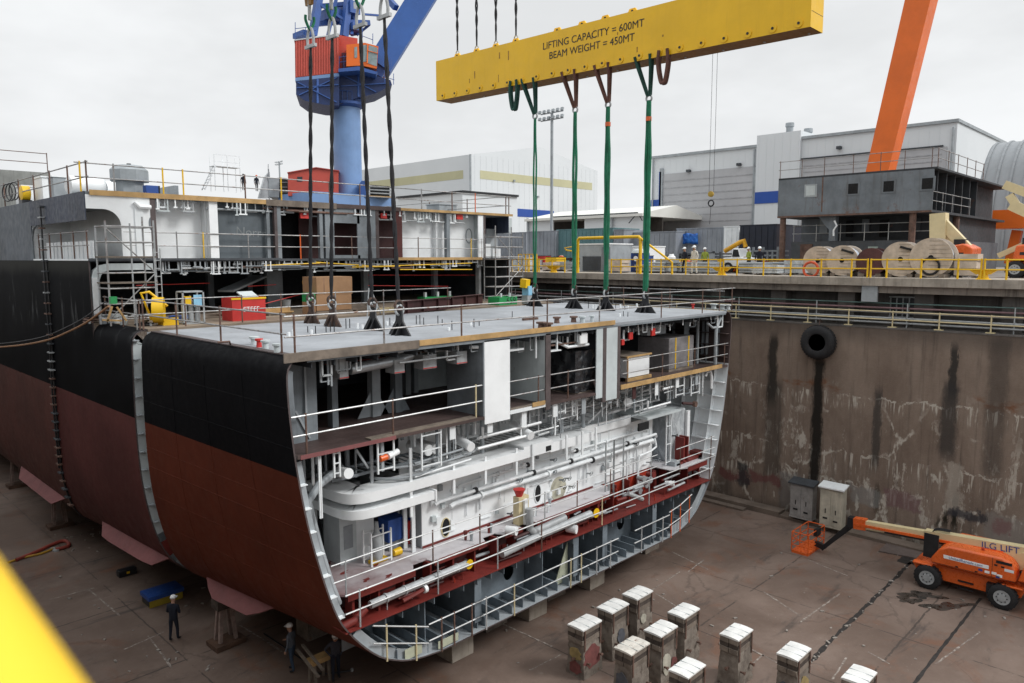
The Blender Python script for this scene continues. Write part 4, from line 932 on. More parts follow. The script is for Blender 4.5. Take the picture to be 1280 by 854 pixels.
# ---- fine services over the bulkhead: small hangers, conduits, clamps and boxes
rf = random.Random(23)
for i in range(70):
    xx = rf.uniform(15.9, 33.2); y = rf.uniform(18.45, 19.7); z1 = MZ - .11; L = rf.uniform(.25, 1.5)
    BR('thin_hanger', rf.choice([white, white2, white, greyl]), NB, (xx, y, z1), (xx, y, z1 - L), rf.choice([.025, .035, .05]), .025)
for i in range(46):
    xx = rf.uniform(15.7, 29.5); y = rf.uniform(18.6, 20.4); z = rf.uniform(7.85, 9.2); L = rf.uniform(.6, 3.2); r = rf.choice([.02, .03, .04, .055])
    pts = [(xx, y, z), (min(xx + L, 30.1), y, z + .02)]
    if rf.random() < .5: pts = [(xx, y, z + .35)] + pts
    if rf.random() < .4: pts = pts + [(pts[-1][0], y + .3, z + .02)]
    TB('conduit', rf.choice([white, white2, white2, white2, greyl]), NB, pts, r, 6)
for i in range(44):
    xx = rf.uniform(16.2, 30.0); z = rf.uniform(4.95, 7.1); b = MB()
    if rf.random() < .5: b.bar((xx, 19.8, z), (xx, 19.8, z + rf.uniform(.3, 1.1)), .035)
    else: b.bar((xx, 19.8, z), (xx + rf.uniform(.3, 1.2), 19.8, z), .035)
    b.build('wall_conduit', white, NB)
for i in range(34):
    xx = rf.uniform(16.2, 30.0); z = rf.uniform(5.0, 7.15); s = rf.uniform(.05, .14); BX('wall_box', rf.choice([white, white2, white2, offwhite, greyl]), NB, xx, xx + s * 1.3, 19.74, 19.858, z, z + s * 1.6)
for i in range(40):
    xx = rf.uniform(12.6, 32.6); y = 18.5 + rf.random() * .7; L = rf.uniform(.4, 1.7); z = rf.uniform(TZ + .12, MD - .15); TB('tank_top_pipe', rf.choice([maroon, dmaroon, galvm, greyl, maroon]), NB, [(xx, y, z), (min(xx + L, 33), y, z + rf.uniform(-.05, .05))], rf.choice([.025, .04, .06]), 6)
for i in range(60):
    xx = rf.uniform(13.4, 32.2); y = rf.uniform(18.5, 19.6); b = MB(); b.bar((xx, y, TZ), (xx, y, TZ + rf.uniform(.12, .5)), .03); b.build('tank_top_stub', rf.choice([maroon, galvm, redp, maroon]), NB)
for i in range(11):
    p = (rf.uniform(16, 26), rf.uniform(18.9, 19.6), MD + .002); b = MB(); b.lathe(p, (0, 0, 1), [(0, .05), (rf.uniform(.08, .3), .05), (.31, .08), (.34, .08)], 8); b.build('flat_fitting', rf.choice([maroon, white, galvm, greyl]), NB)
# ---- lower left machinery corner
fx = lambda u, v, z: P(u, v, z=z)
BX('pump_cabinet', offwhite, NB, 13.1, 13.75, 20.7, 21.7, MD + .003, 6.9); BX('pump_cabinet', white, NB, 13.77, 14.5, 20.75, 21.7, MD + .003, 6.9); BX('cabinet_panel', greyl, NB, 13.25, 13.6, 20.68, 20.697, MD + .5, MD + 1.3)
pf = ladder(13.75, 19.85, MD + .003, 5.95, .8, white2, 'equipment_frame', .45); ladder(13.75, 20.3, MD + .003, 5.95, .8, white2, 'equipment_frame', .45)
MB().lathe((14.15, 20.1, MD + .1), (0, 0, 1), [(0, .18), (.3, .22), (.8, .2), (.95, .1), (1.3, .06)], 14).build('pump', galvm, NB)
BX('pump_base', yellow, NB, 13.85, 14.5, 19.95, 20.2, MD + .003, MD + .1); MB().lathe((14.75, 20.0, MD + .15), (1, 0, 0), [(0, .12), (.3, .14), (.35, .06)], 12).build('pump_motor', yellow, NB)
BX('blue_cabinet', blue, NB, 14.85, 15.6, 20.4, 21.0, MD + .35, MD + 1.15, .02); BX('cabinet_stand', galvm, NB, 14.95, 15.5, 20.5, 20.9, MD + .003, MD + .348)
for (u0, v0, u1, v1) in ((390, 690, 400, 650), (397, 679, 405, 642), (410, 692, 417, 661), (411, 680, 408, 650)): BR('leaning_post', offwhite, NB, fx(u0, v0, MD + .01), P(u1, v1, y=fx(u0, v0, MD).y + .5), .08)
for i in range(16):
    xx = rnd.uniform(11.9, 15.6); y = rnd.uniform(21, 24); h_ = rnd.uniform(.8, 2.4); BX('machine_unit', rnd.choice([greyd, grey, greyl, offwhite]), NB, xx, xx + rnd.uniform(.2, .6), y, y + .5, MD + .003, MD + h_)
p = P(510, 656, y=20.6); b = MB(); b.tube([p + Vector((0, 0, -1.0)), p], .06); b.lathe(p + Vector((0, -.1, 0)), (0, 1, 0), [(0, .16), (.2, .16)], 12); b.build('red_valve', red, NB)
TB('blue_gauge', blue, NB, [p + Vector((.12, -.1, .2)), p + Vector((.12, .05, .2))], .1, 12)
TB('stand_pipe', offwhite, NB, [P(504, 680, y=20.5), P(504, 635, y=20.5)], .05); TB('stand_pipe', offwhite, NB, [P(498, 682, y=20.9), P(498, 632, y=20.9)], .04)
for (u, v) in ((410, 705), (470, 706), (486, 720), (430, 716), (460, 735), (458, 725)):
    p = P(u, v, z=MD); q = blotch((p.x, p.y), .16, .09, .4, int(u), MD + .004, 14); q.build('paint_spot', maroon, NB)
# ---- pipes along the tank top
o = TB('grey_main_pipe', galvm, NB, [(12.75, 18.55, 4.27), (14.2, 18.52, 4.33), (16.75, 18.5, 4.38)], .13, 12); oval(16.82, 4.38, .17, .17, 18.4, yellow, 'yellow_cap')
for k in range(5): MB().lathe((13.3 + k * .75, 18.53, 4.3 + k * .015), (1, 0, 0), [(0, .16), (.06, .16)], 12).build('flange', galvm, o)
TB('red_branch_pipe', maroon, NB, [(12.55, 18.5, 4.25), (12.15, 18.5, 4.0), (11.75, 18.6, 3.9)], .13, 12); TB('red_branch_pipe', maroon, NB, [(13.9, 18.4, 4.05), (14.4, 18.4, 4.1), (14.75, 18.4, 4.15)], .07); MB().lathe((14.76, 18.4, 4.15), (1, 0, 0), [(0, .13), (.12, .13)], 12).build('white_cap', white2, NB)
o = TB('grey_main_pipe', galvm, NB, [(18.5, 18.5, 4.22), (20.4, 18.5, 4.35), (23.7, 18.5, 4.42)], .15, 12); oval(24.0, 4.4, .2, .2, 18.4, yellow, 'yellow_cap')
TB('grey_riser', galvm, NB, [(22.2, 18.62, 4.62), (21.0, 18.6, 4.55), (20.3, 18.6, 4.55), (20.15, 18.62, 4.7), (20.15, 18.65, 5.5)], .15, 12)
for (u, v, r) in ((720, 662, .18), (842, 605, .12), (645, 664, .17)):
    p = P(u, v, y=18.4 if v > 604 and u != 645 else 18.4); MB().lathe(p, (.4, -1, 0), [(-.4, r * .9), (0, r), (.03, r)], 14).build('white_cap', white2, NB)
TB('cross_pipe', galvm, NB, [P(785, 617, y=18.6), P(803, 624, y=18.45)], .1); TB('cross_pipe', galvm, NB, [P(868, 590, y=19), P(876, 594, y=18.6)], .07)
p = P(656, 645, y=18.9); b = MB(); b.bx(p.x - .28, p.x + .28, 18.95, 19.25, MD + .003, MD + 1.1); b.build('pump_stand', cream, NB); BX('pump_column', white2, NB, p.x - .05, p.x + .12, 18.85, 18.94, MD + .003, MD + 1.0); b = MB(); b.lathe((p.x - .1, 19.1, MD + 1.1), (0, 0, 1), [(0, .12), (.2, .2), (.28, .24), (.3, .1)], 14); b.build('red_funnel', red, NB)
for (u, v, w_, h_, mt) in ((866, 566, 1.3, .14, maroon), (874, 562, .5, .32, maroon), (845, 568, .5, .22, greyl), (853, 560, .1, 1.3, maroon), (858, 558, .1, 1.3, maroon), (850, 566, .9, .1, maroon)):
    p = P(u, v + 6, y=19.1); BX('red_machinery', mt, NB, p.x - w_ / 2, p.x + w_ / 2, 19.0, 19.5, MD + .002, MD + .002 + h_)
for (u, v) in ((805, 598), (800, 604), (792, 612), (809, 592), (797, 597)): p = P(u, v, y=19.5); MB().lathe(p, (0, -1, 0), [(0, .1), (.3, .1), (.32, .16), (.4, .16)], 10).build('valve_body', rnd.choice([galvm, maroon, greyl]), NB)
# wrapped cabinet and passage on the right
BX('passage_wall', grey, NB, 30.4, 33.4, 23.6, 23.65, MD + .002, 9.4)
b = MB(); b.bx(31.55, 33.05, 19.7, 21.4, MD + .005, 7.35); wc_ = b.build('wrapped_cabinet', plastic_c, NB, .06)
BX('corner_guard', white2, NB, 33.0, 33.25, 19.55, 19.68, MD + .002, 7.2); BX('blue_drum', blue, NB, 30.5, 30.8, 20.6, 20.9, MD + .002, MD + .7)
ladder(30.65, 19.3, MD + .1, 7.5, .4, white, 'passage_frame', .9)
TB('ceiling_loop', grey, NB, [(31.2, 19.1, 9.4), (31.2, 19.1, 8.3), (32.6, 19.1, 8.25), (32.6, 19.1, 9.0)], .09); TB('ceiling_loop', grey, NB, [(31.0, 18.9, 9.4), (31.0, 18.9, 8.6), (32.1, 18.9, 8.6), (32.1, 18.9, 9.4)], .07)
TB('white_bend', white2, NB, [(33.0, 18.6, 9.1), (33.15, 18.6, 9.3), (33.5, 18.6, 9.3), (33.6, 18.6, 9.0), (33.6, 18.6, 8.4)], .07)
p = P(867, 505, y=18.6); MB().lathe(p, (0, -1, 0), [(0, .14), (.15, .14)], 12).build('red_fitting', rusty, NB); TB('red_pipe', dmaroon, NB, [P(853, 504, y=18.8), p], .07)
# ---- deck fittings: studs, small pipe ends, flanged stubs
for (u, v, n) in ((361, 421, 2), (384, 417, 3), (408, 414, 3), (432, 410, 2), (447, 411, 2), (462, 409, 3), (483, 408, 3), (520, 406, 3), (548, 407, 2), (560, 413, 2), (588, 408, 3), (735, 387, 4), (748, 386, 3), (770, 386, 4), (790, 383, 4), (806, 382, 3), (820, 381, 2), (775, 395, 3), (905, 385, 3), (890, 384, 1), (640, 396, 1)):
    for k in range(n):
        p = P(u + k * 5 + rnd.uniform(-1, 1), v + rnd.uniform(-1.5, 1.5), z=DZ)
        if p.x > 34.2 or p.x < 10.8 or p.y > 28.6 or p.y < 18.5: continue
        if rnd.random() < .5: TB('pipe_end', white2, NB, [p, p + Vector((0, 0, rnd.uniform(.12, .24)))], .05)
        else: TB('stud', blackm, NB, [p, p + Vector((0, 0, rnd.uniform(.2, .4)))], .018, 6)
for (u, v, s, mt) in ((677, 411, .22, rusty), (685, 412, .2, rusty), (696, 404, .17, rusty), (717, 403, .17, rusty), (728, 403, .16, offwhite), (740, 402, .12, offwhite), (324, 434, .12, red), (332, 436, .14, offwhite), (318, 431, .16, offwhite), (346, 441, .12, offwhite), (866, 386, .1, red), (892, 386, .2, offwhite), (903, 387, .2, offwhite), (910, 387, .16, offwhite)):
    p = P(u, v, z=DZ); MB().lathe(p, (0, 0, 1), [(0, s * .7), (.18, s * .6), (.2, s), (.26, s)], 12).build('flanged_stub', mt, NB)
BX('steel_bar', rusty, NB, P(655, 401, z=DZ).x, P(668, 399, z=DZ).x, P(655, 401, z=DZ).y, P(655, 401, z=DZ).y + .12, DZ + .002, DZ + .1)
TB('deck_pipe', rusty, NB, [P(272, 428, z=DZ + .2), P(287, 427, z=DZ + .2), P(288, 431, z=DZ)], .03)
# ---- guard rails
def upos(us, y, z, v=420): return [(P(u, v, y=y).x, y, z) for u in us]
mpost = [rusty, rusty, tubes]
add_rail(upos((368, 480, 577, 667, 684, 749, 826, 877, 913.5), 18.36, DZ), NB, 1.12, 2, .026, .03, tubes, mpost, .3)
ys = [P(u, 420, x=10.5).y for u in (180, 221.5, 276)] + [19.3]
add_rail([(10.5, y, DZ) for y in ys] , NB, 1.12, 2, .026, .03, tubes, rusty, .25)
add_rail([(34.2, y, DZ) for y in (18.6, 21.5, 24.5, 28)], NB, 1.0, 2, .024, .026, tubes, rusty, .25)
add_rail(upos((382, 491, 595), 18.36, MZ, 520), NB, 1.1, 2, .026, .03, tubel, [cream, rusty], .45)
add_rail(upos((616, 673, 710, 749), 18.36, MZ, 480), NB, 1.05, 2, .024, .028, tubes, mpost, .35)
add_rail(upos((784, 828, 868, 905), 18.36, MZ, 460), NB, 1.1, 2, .024, .028, tubes, mpost, .35)
add_rail(upos((431, 541, 600, 681, 721, 762, 812), 18.66, MD - .02, 680), NB, 1.1, 2, .022, .026, tubel, [rusty, galvm], .5)
add_rail(upos((448, 547, 622, 677, 752, 810, 884), 18.34, TZ, 690), NB, 1.15, 2, .026, .028, tubel, [cream, galvm, rusty], .5)
add_rail(upos((850, 888), 18.4, MD, 585), NB, 1.15, 2, .022, .026, tubel, rusty, .35)
zk = lambda u: hull_z(P(u, 760, y=18.36).x)
for us in ((483, 520), (552, 568, 590), (608, 643, 713, 726), (745, 762), (800, 826)):
    add_rail([(P(u, 780, y=18.3).x, 18.3, zk(u) + .0) for u in us], NB, 1.15, 2, .026, .03, tubel, [tubel, rusty, cream], .55)
add_rail([(P(u, 700, y=18.3).x, 18.3, hull_z(P(u, 700, y=18.3).x)) for u in (838, 849, 860)], NB, 1.3, 2, .026, .03, tubel, [cream, orange, orange], .2)
# ------------------------------------------------------------------ the longer hull section behind the gap
FY, FF, FE = 29.8, 34.2, 98.0            # its cut end, the face of the raised decks, its far end
UZ, SZ = 17.75, 14.97                     # upper deck, second deck
FB = thing('hull_section', 'long hull section beyond the gap with raised white and grey deck rooms', 'ship section', (XC, 60, KZ))
black2 = M('scuffed_hull_black', (0.0055, 0.0058, 0.007), 0.6, 0, 0.3, 0.35, 0.01, 0.3, (0.014, 0.014, 0.016), 0.06, spec=0.12)
_t = NT(black2); _c = _t.coord(); _z = _t.xyz(_c)[2]
_k = _t.math('MULTIPLY', _t.math('MULTIPLY', _t.ramp(_z, 11.3, 12.6), _t.ramp(_z, 13.3, 14.6, 1, 0)), _t.ramp(_t.noise(_t.coord((1, 1.5, .33)), .85, 6, .72, .6), .56, .70))
_b = _t.mix(_t.ramp(_t.noise(_c, .35, 5, .6), .3, .7), (0.004, 0.0042, 0.005), (0.0075, 0.008, 0.0095))
_b = _t.mix(_t.ramp(_t.math('ADD', _z, _t.math('MULTIPLY', _t.noise(_c, .5, 4), .8)), 14.4, 15.2, 0, .75), _b, (0.042, 0.042, 0.038))
_t.bsdf(_t.mix(_t.math('MULTIPLY', _k, .55), _b, (0.17, 0.175, 0.18)), .6, 0, None, spec=.03)
for (y0, y1, red_) in ((FY, 40.18, hull_maroon), (40.22, FE, M('antifouling_aged', (0.085, 0.026, 0.02), .62, 0, .3, .2, 0, .45, (.05, .02, .016), spec=.3))):
    if y0 < 30:
        shell(y0, FF, 'hull_shell', [black2, red_, cut_edge, white, brown, greyl], FB, .05, inner_slot); y0 = FF
    shell(y0, y1, 'hull_shell', [black2, red_, cut_edge, white, brown, greyl], FB, .05, inner_slot, [(10.03, 14.9), (10.035, 13.8), (10.04, 13.0), (10.04, 12.2)])
MB().bar((10.02, 40.2, 14.9), (10.02, 40.2, 11.6), .05).build('seam_strip', blackm, FB)
PR4 = half_at(40.2, [])
sl = [(x - .03, 40.2, z) for x, z in PR4]
TB('seam_strip', blackm, FB, sl, .05, 6)
allp = [(10.03, z) for z in (17.4, 16.9, 16.4, 15.9, 15.4, 14.9, 14.4, 13.9, 13.4, 12.9, 12.4, 11.9)]
zz = 11.4
while zz > 2.6:
    q = min(PR4, key=lambda p: abs(p[1] - zz)); allp.append((q[0], zz)); zz -= .42
for x, z in allp:
    b = MB(); b.bx(x - .2, x - .005, 40.0 + rnd.uniform(-.1, .05), 40.4 + rnd.uniform(-.05, .1), z - .03, z + .03); b.build('strongback', rnd.choice([greyd, galvm, rusty]), FB)
TB('staging_cable', blackm, FB, [(9.9, 40.1, 17.4), (9.85, 40.1, 13), (9.9, 40.15, 11.4), (9.86, 40.2, 9), (9.88, 40.2, 6.9), (9.92, 40.2, 4.9)], .04, 6)
# raised side plating
for sgn, X0 in ((1, 10.03), (-1, 34.97)):
    a, c = sorted((X0, X0 + sgn * .04))
    BX('side_plating', hull_slate, FB, a, c, 42.5, FE, 14.905, UZ); BX('side_plating', hull_navy, FB, a - .003, c + .003, FF, 42.5, 16.58, UZ)
    BX('side_coaming', white, FB, a, c, FF, 42.5, 14.905, 14.98)
    TB('opening_edge', grey, FB, [(X0, 42.4, 14.98), (X0, 42.45, 15.9), (X0, 42.1, 16.4), (X0, 41.6, 16.57)], .05)
# cut end frames seen in the gap
def ring_plate(y, lo, hi, w0, w1, mat, parent, name='end_frame', right=False):
    pr_ = PRF(y); ra, rb = offset(pr_, w0), offset(pr_, w1)
    idx = [i for i in range(len(pr_)) if lo <= pr_[i][1] <= hi and ((pr_[i][0] > XC) == right)]
    b = MB()
    for i in idx[:-1]:
        p = (ra[i], ra[i + 1], rb[i + 1], rb[i]); b.add([(q[0], y, q[1]) for q in p], [(0, 1, 2, 3)])
    return b.build(name, mat, parent)
ring_plate(FY + .03, 3.9, 12.25, .052, 1.2, offwhite, FB); ring_plate(FY + .03, 2.9, 4.1, .052, 1.2, maroon, FB); ring_plate(FY + .03, 1.7, 3.1, .052, 1.2, greyl, FB)
zz = 11.9
while zz > 4.3:
    q = (hull_x(FY, min(zz, 11.5)), 0); BX('frame_lug', greyl, FB, q[0] + .06, q[0] + .26, FY - .12, FY + .028, zz - .02, zz + .02); zz -= .72
bilge_keel(FB, 30.0, 36.6); bilge_keel(FB, 41.5, 50.0)
# decks
plym = M('plywood_sheeting', (0.25, 0.195, 0.145), .8, 0, .3, .6, 0, 0)
BX('work_deck', plym, FB, 10.66, 34.34, FY, FF + .02, 12.19, DZ); BX('work_deck', plym, FB, 10.1, 34.9, FF + .021, 52, 12.19, DZ)
BX('second_deck', greyd, FB, 10.09, 34.91, FF + .03, 60, SZ - .12, SZ); BX('upper_deck', grey, FB, 10.09, 34.91, FF + .03, FE, UZ - .13, UZ - .002)
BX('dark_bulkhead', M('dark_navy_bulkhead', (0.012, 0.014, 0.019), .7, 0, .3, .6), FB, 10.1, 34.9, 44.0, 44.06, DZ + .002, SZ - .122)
BX('inner_side', greyd, FB, 10.1, 10.14, FF + .1, 44, DZ + .002, SZ - .122); BX('inner_side', greyd, FB, 34.84, 34.88, FF + .1, 44, DZ + .002, SZ - .122)
U = lambda u, d=0.0: P(u, 300, y=FF + d).x
ZT = UZ - .132
def panel(u0, u1, mat, d=0.0, z0=SZ + .002, z1=None, name='room_panel', th=.04): return BX(name, mat, FB, U(u0, d), U(u1, d), FF + d, FF + d + th, z0, z1 or ZT)
# left corner with the arched opening
b = MB(); X1 = U(190)
arc_ = [(10.07, 17.05), (10.7, 17.05)] + [(10.72 + .68 * math.sin(a), 16.37 + .68 * math.cos(a)) for a in [i * math.pi / 16 for i in range(1, 9)]]
pts = [(11.4, SZ + .002), (X1, SZ + .002), (X1, ZT), (10.07, ZT)] + arc_
b.prism([(x, FF, z) for x, z in pts], (0, .04, 0)); b.build('corner_panel', white2, FB)
BX('recess_wall', white2, FB, 11.75, 11.8, FF + .05, 42.5, SZ + .002, ZT); BX('recess_end', white2, FB, 10.08, 11.75, 42.5, 42.55, SZ + .002, ZT); BX('recess_ceiling', greyl, FB, 10.08, 11.75, FF + .05, 42.5, 17.2, 17.24)
BX('recess_bulwark', white2, FB, 10.5, 10.53, 35.0, 42.0, SZ + .002, 15.75)
for i in range(12): BX('recess_stiffener', white, FB, 10.46, 10.498, 35.2 + i * .55, 35.23 + i * .55, SZ + .002, 15.75)
TB('side_vent', white2, FB, [(11.95, FF - .08, 17.4), (12.15, FF - .12, 17.2), (12.6, FF - .12, 17.2)], .1); BX('corner_pillar', white, FB, 11.95, 12.3, FF - .06, FF - .003, SZ + .01, 17.3)
oval_ = MB(); n_ = 20; oval_.prism([(12.62 + .1 * math.cos(6.2832 * i / n_), FF - .012, 16.5 + .28 * math.sin(6.2832 * i / n_)) for i in range(n_)], (0, .01, 0)); oval_.build('oval_port', grey, FB)
panel(190, 196.5, cut_edge, -.02, th=.12); panel(196.5, 263, white2, .8); panel(263, 273.5, white2, .05, th=.3); panel(257, 263, white2, .4, th=.38)
panel(273.5, 345, M('slate_panel', (0.10, 0.12, 0.135), .65, 0, .25, .7, .05, .3), .35); panel(334, 338, grey, .1); panel(344, 347.5, cut_edge, -.01, th=.2); panel(347.5, 352, grey, .02, th=.2)
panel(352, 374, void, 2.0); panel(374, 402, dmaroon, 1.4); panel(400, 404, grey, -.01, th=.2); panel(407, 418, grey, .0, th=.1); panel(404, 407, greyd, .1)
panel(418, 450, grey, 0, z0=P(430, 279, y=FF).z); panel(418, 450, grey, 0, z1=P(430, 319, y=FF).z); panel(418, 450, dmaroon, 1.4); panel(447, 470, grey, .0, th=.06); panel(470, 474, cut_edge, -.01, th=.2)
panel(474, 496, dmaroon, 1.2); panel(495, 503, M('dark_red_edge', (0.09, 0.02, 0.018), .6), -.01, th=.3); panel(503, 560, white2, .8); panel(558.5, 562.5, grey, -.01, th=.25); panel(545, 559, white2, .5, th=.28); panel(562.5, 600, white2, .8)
panel(598, 606, white2, .0, th=.08); panel(604.5, 607, cut_edge, -.02, th=.1)
BX('recess_wall', offwhite, FB, 32.6, 32.65, FF + .05, 42.5, SZ + .002, ZT); BX('side_box', white2, FB, 33.0, 33.8, FF + .5, FF + 1.2, SZ + .002, SZ + .9); BX('side_box', white2, FB, 34.0, 34.7, FF + .5, FF + 1.2, SZ + .002, SZ + .6)
panel(608, 622, greyl, 1.3, z1=SZ + 1.9); panel(622, 640, offwhite, 1.0, z0=16.6)
b = MB(); n_ = 18; cx = P(586, 295, y=FF + .78).x; cz = P(586, 295, y=FF + .78).z
for i in range(n_):
    a = 6.2832 * i / n_; c = 6.2832 * (i + 1) / n_; b.bar((cx + .25 * math.cos(a), FF + .77, cz + .45 * math.sin(a)), (cx + .25 * math.cos(c), FF + .77, cz + .45 * math.sin(c)), .05, .04)
b.build('oval_door_ring', greyl, FB)
chalk = M('chalk', (0.20, 0.22, 0.23), .9)
text('chalk_writing', 'Norrr', .62, P(314, 291, y=FF + .345), (1, 0, -.06), (0, 0, 1), chalk, FB, .001)
BX('upper_frame', white2, FB, 10.12, 10.36, FF - .06, FF - .01, 12.7, 14.2)
b = MB(); fr = [(10.12, 12.6), (10.12, 14.2), (10.2, 14.5), (10.42, 14.7), (10.75, 14.78), (12.6, 14.78)]; fi = [(10.42, 12.6), (10.42, 14.1), (10.48, 14.28), (10.6, 14.42), (10.8, 14.5), (12.6, 14.5)]
for i in range(5):
    q = (fr[i], fr[i + 1], fi[i + 1], fi[i]); b.add([(x, yy, z) for yy in (FF - .012, FF + .2) for x, z in q], [(0, 1, 2, 3), (7, 6, 5, 4), (0, 4, 5, 1), (2, 6, 7, 3)])
b.build('round_frame', offwhite, FB)
# pillars in the dark bay and ramp plate
for (u, y, wd, mt) in ((264, 40, .32, grey), (313, 42, .3, grey), (390, 36, .25, grey), (458, 37, .35, grey), (545, 37.5, .35, grey), (600, 35, .2, galvm), (575, 43, .3, greyd), (585, 43, .3, greyd), (344, 37, .9, grey)):
    xx = P(u, 360, y=y).x; BX('pillar', mt, FB, xx - wd / 2, xx + wd / 2, y, y + .3, DZ + .002, SZ - .122)
MB().bar(P(282, 364, y=36), P(326, 345, y=37.5), .9, .1).build('ramp_plate', greyl, FB)
# services hanging below both decks
for zt, y0, n_, mats_ in ((ZT, FF - .05, 60, [white, white2, galvm, offwhite]), (SZ - .122, FF - .02, 98, [greyl, galvm, greyl, white, galvm])):
    for i in range(n_):
        xx = rnd.uniform(12.9, 32.4); dx = rnd.choice([0, 0, .25, .4]); ln = rnd.uniform(.12, .6); y = y0 + rnd.uniform(0, .35)
        b = MB(); b.bar((xx, y, zt), (xx, y, zt - ln), .05); b.bar((xx - .08, y, zt - ln), (xx + dx + .08, y, zt - ln), .06)
        if dx: b.bar((xx + dx, y, zt), (xx + dx, y, zt - ln), .05)
        b.build('pipe_hanger', rnd.choice(mats_), FB)
    for i in range(9 if zt > 16 else 16):
        xa = rnd.uniform(12.9, 29); L = rnd.uniform(1.5, 5); y = y0 + rnd.uniform(.0, .3); z = zt - rnd.uniform(.15, .55)
        TB('service_pipe', rnd.choice([greyl, galvm, rusty, grey]), FB, [(xa, y, z), (min(xa + L, 32.6), y, z)], rnd.uniform(.025, .06))
for (u0, v0, u1, v1) in ((395, 328, 470, 333), (470, 333, 590, 329), (330, 332, 400, 329), (500, 337, 590, 337), (440, 334, 500, 333)): TB('yellow_pipe', yellow, FB, [P(u0, v0, y=FF), P(u1, v1, y=FF)], .028)
for (u0, v0, u1, v1, y) in ((170, 357, 262, 354, 35), (310, 358, 345, 356, 35), (460, 344, 600, 344, 35), (460, 357, 560, 358, 35), (330, 380, 380, 367, 33)): TB('red_tape_line', red, FB, [P(u0, v0, y=y), P(u1, v1, y=y + .5)], .018, 6)
for (u, v, s) in ((381, 269, .24), (480, 270, .2), (575, 271, .24)): p = P(u, v, y=FF + .1); BX('red_tag_box', red, FB, p.x - s, p.x + s, FF + .1, FF + .2, p.z - s * .7, p.z + s * .7)
# timbers along the edges
for (u0, u1, z, mt, hh) in ((112, 332, UZ, wood, .22), (332, 420, UZ, woodg, .3), (420, 500, UZ, brown, .22), (500, 640, UZ, wood, .14), (495, 602, SZ, wood, .16), (110, 350, SZ, greyd, .1)):
    BX('edge_timber', mt, FB, P(u0, 255 if z > 16 else 323, y=FF).x, P(u1, 262 if z > 16 else 324, y=FF).x, FF - .08, FF - .03, z - hh * .7, z + hh * .3)
# rails
pm_ = [rusty, rusty, tubes, yellow, orange]
add_rail([(P(u, 250, y=FF + .1).x, FF + .1, UZ) for u in (102, 144, 205, 230, 307, 352, 412, 450, 527, 565, 594, 636)], FB, 1.15, 2, .028, .035, tubes, pm_, .2)
add_rail([(P(u, 320, y=FF + .02).x, FF + .02, SZ) for u in (165, 222, 255, 311, 376, 440, 498, 523, 589, 602)], FB, 1.15, 2, .026, .03, tubes, pm_, .3)
add_rail([(10.2, y, UZ) for y in (FF + .1, 36.8, 39.5, 42.2, 45, 48, 52, 56)], FB, 1.2, 2, .028, .035, tubes, rusty, .2)
add_rail([(10.15, y, SZ) for y in (34.6, 36.4, 38.2, 40.0, 41.8)], FB, 1.15, 2, .026, .03, tubes, rusty, .2)
add_rail([(34.8, y, UZ) for y in (FF + .1, 38, 42, 46, 50, 55, 60)], FB, 1.15, 2, .028, .035, tubes, rusty, .2)
# things on the upper deck
p = P(163, 240, y=37); xa, xb = P(147, 225, y=37).x, P(181, 225, y=37).x
v = thing('vent_cowl', 'grey mushroom shaped vent cowl on the upper deck edge', 'vent', (p.x, 37, UZ))
b = MB(); b.lathe((p.x, 37, UZ), (0, 0, 1), [(0, .62), (.75, .62)], 8); b.build('vent_trunk', greyl, v)
b = MB(); b.lathe((p.x, 37, UZ + .76), (0, 0, 1), [(0, .5), (.0, .85), (.5, .85), (.72, .6)], 8); b.build('vent_hood', greyl, v)
b = MB(); b.lathe((p.x, 37, UZ + 1.48), (0, 0, 1), [(0, .1), (.1, .1)], 8); b.build('vent_cap', blackm, v)
for (u, v_, y, r, L, lab) in ((108, 236, 37.5, .45, 1.4, 'white drum lying behind the rail near the corner of the upper deck'), (128, 226, 40, .5, 1.6, 'white rounded tank behind the rail left of the grey vent cowl')):
    p = P(u, v_, y=y); p.z = UZ + r; q = thing('white_tank', lab, 'tank', (p.x, y, UZ)); MB().lathe(p - Vector((L / 2, 0, 0)), (1, 0, 0), [(-.12, r * .5), (0, r), (L, r), (L + .12, r * .5)], 18).build('tank_shell', white2, q); 
    for s in (-.35, .35): BX('saddle', greyl, q, p.x + s * L - .05, p.x + s * L + .05, y - .3, y + .3, UZ, UZ + r * .5)
p = P(189, 236, y=36); g = thing('generator_box', 'small dark blue generator box behind the upper deck rail', 'generator', (p.x, 36, UZ)); BX('generator_case', blue, g, p.x - .3, p.x + .25, 35.8, 36.2, UZ, UZ + .55, .02); BX('end_panel', blackm, g, p.x + .252, p.x + .32, 35.8, 36.2, UZ, UZ + .55)
g = thing('deck_locker', 'low pale grey deck locker behind the rail left of the white tank', 'locker', (P(88, 240, y=41).x, 41, UZ)); p = P(88, 240, y=41); BX('locker_body', greyl, g, p.x - .8, p.x + .7, 40.7, 41.5, UZ, UZ + 1.1, .02); BX('locker_lid', white2, g, p.x - .85, p.x + .75, 40.65, 41.55, UZ + 1.102, UZ + 1.16)
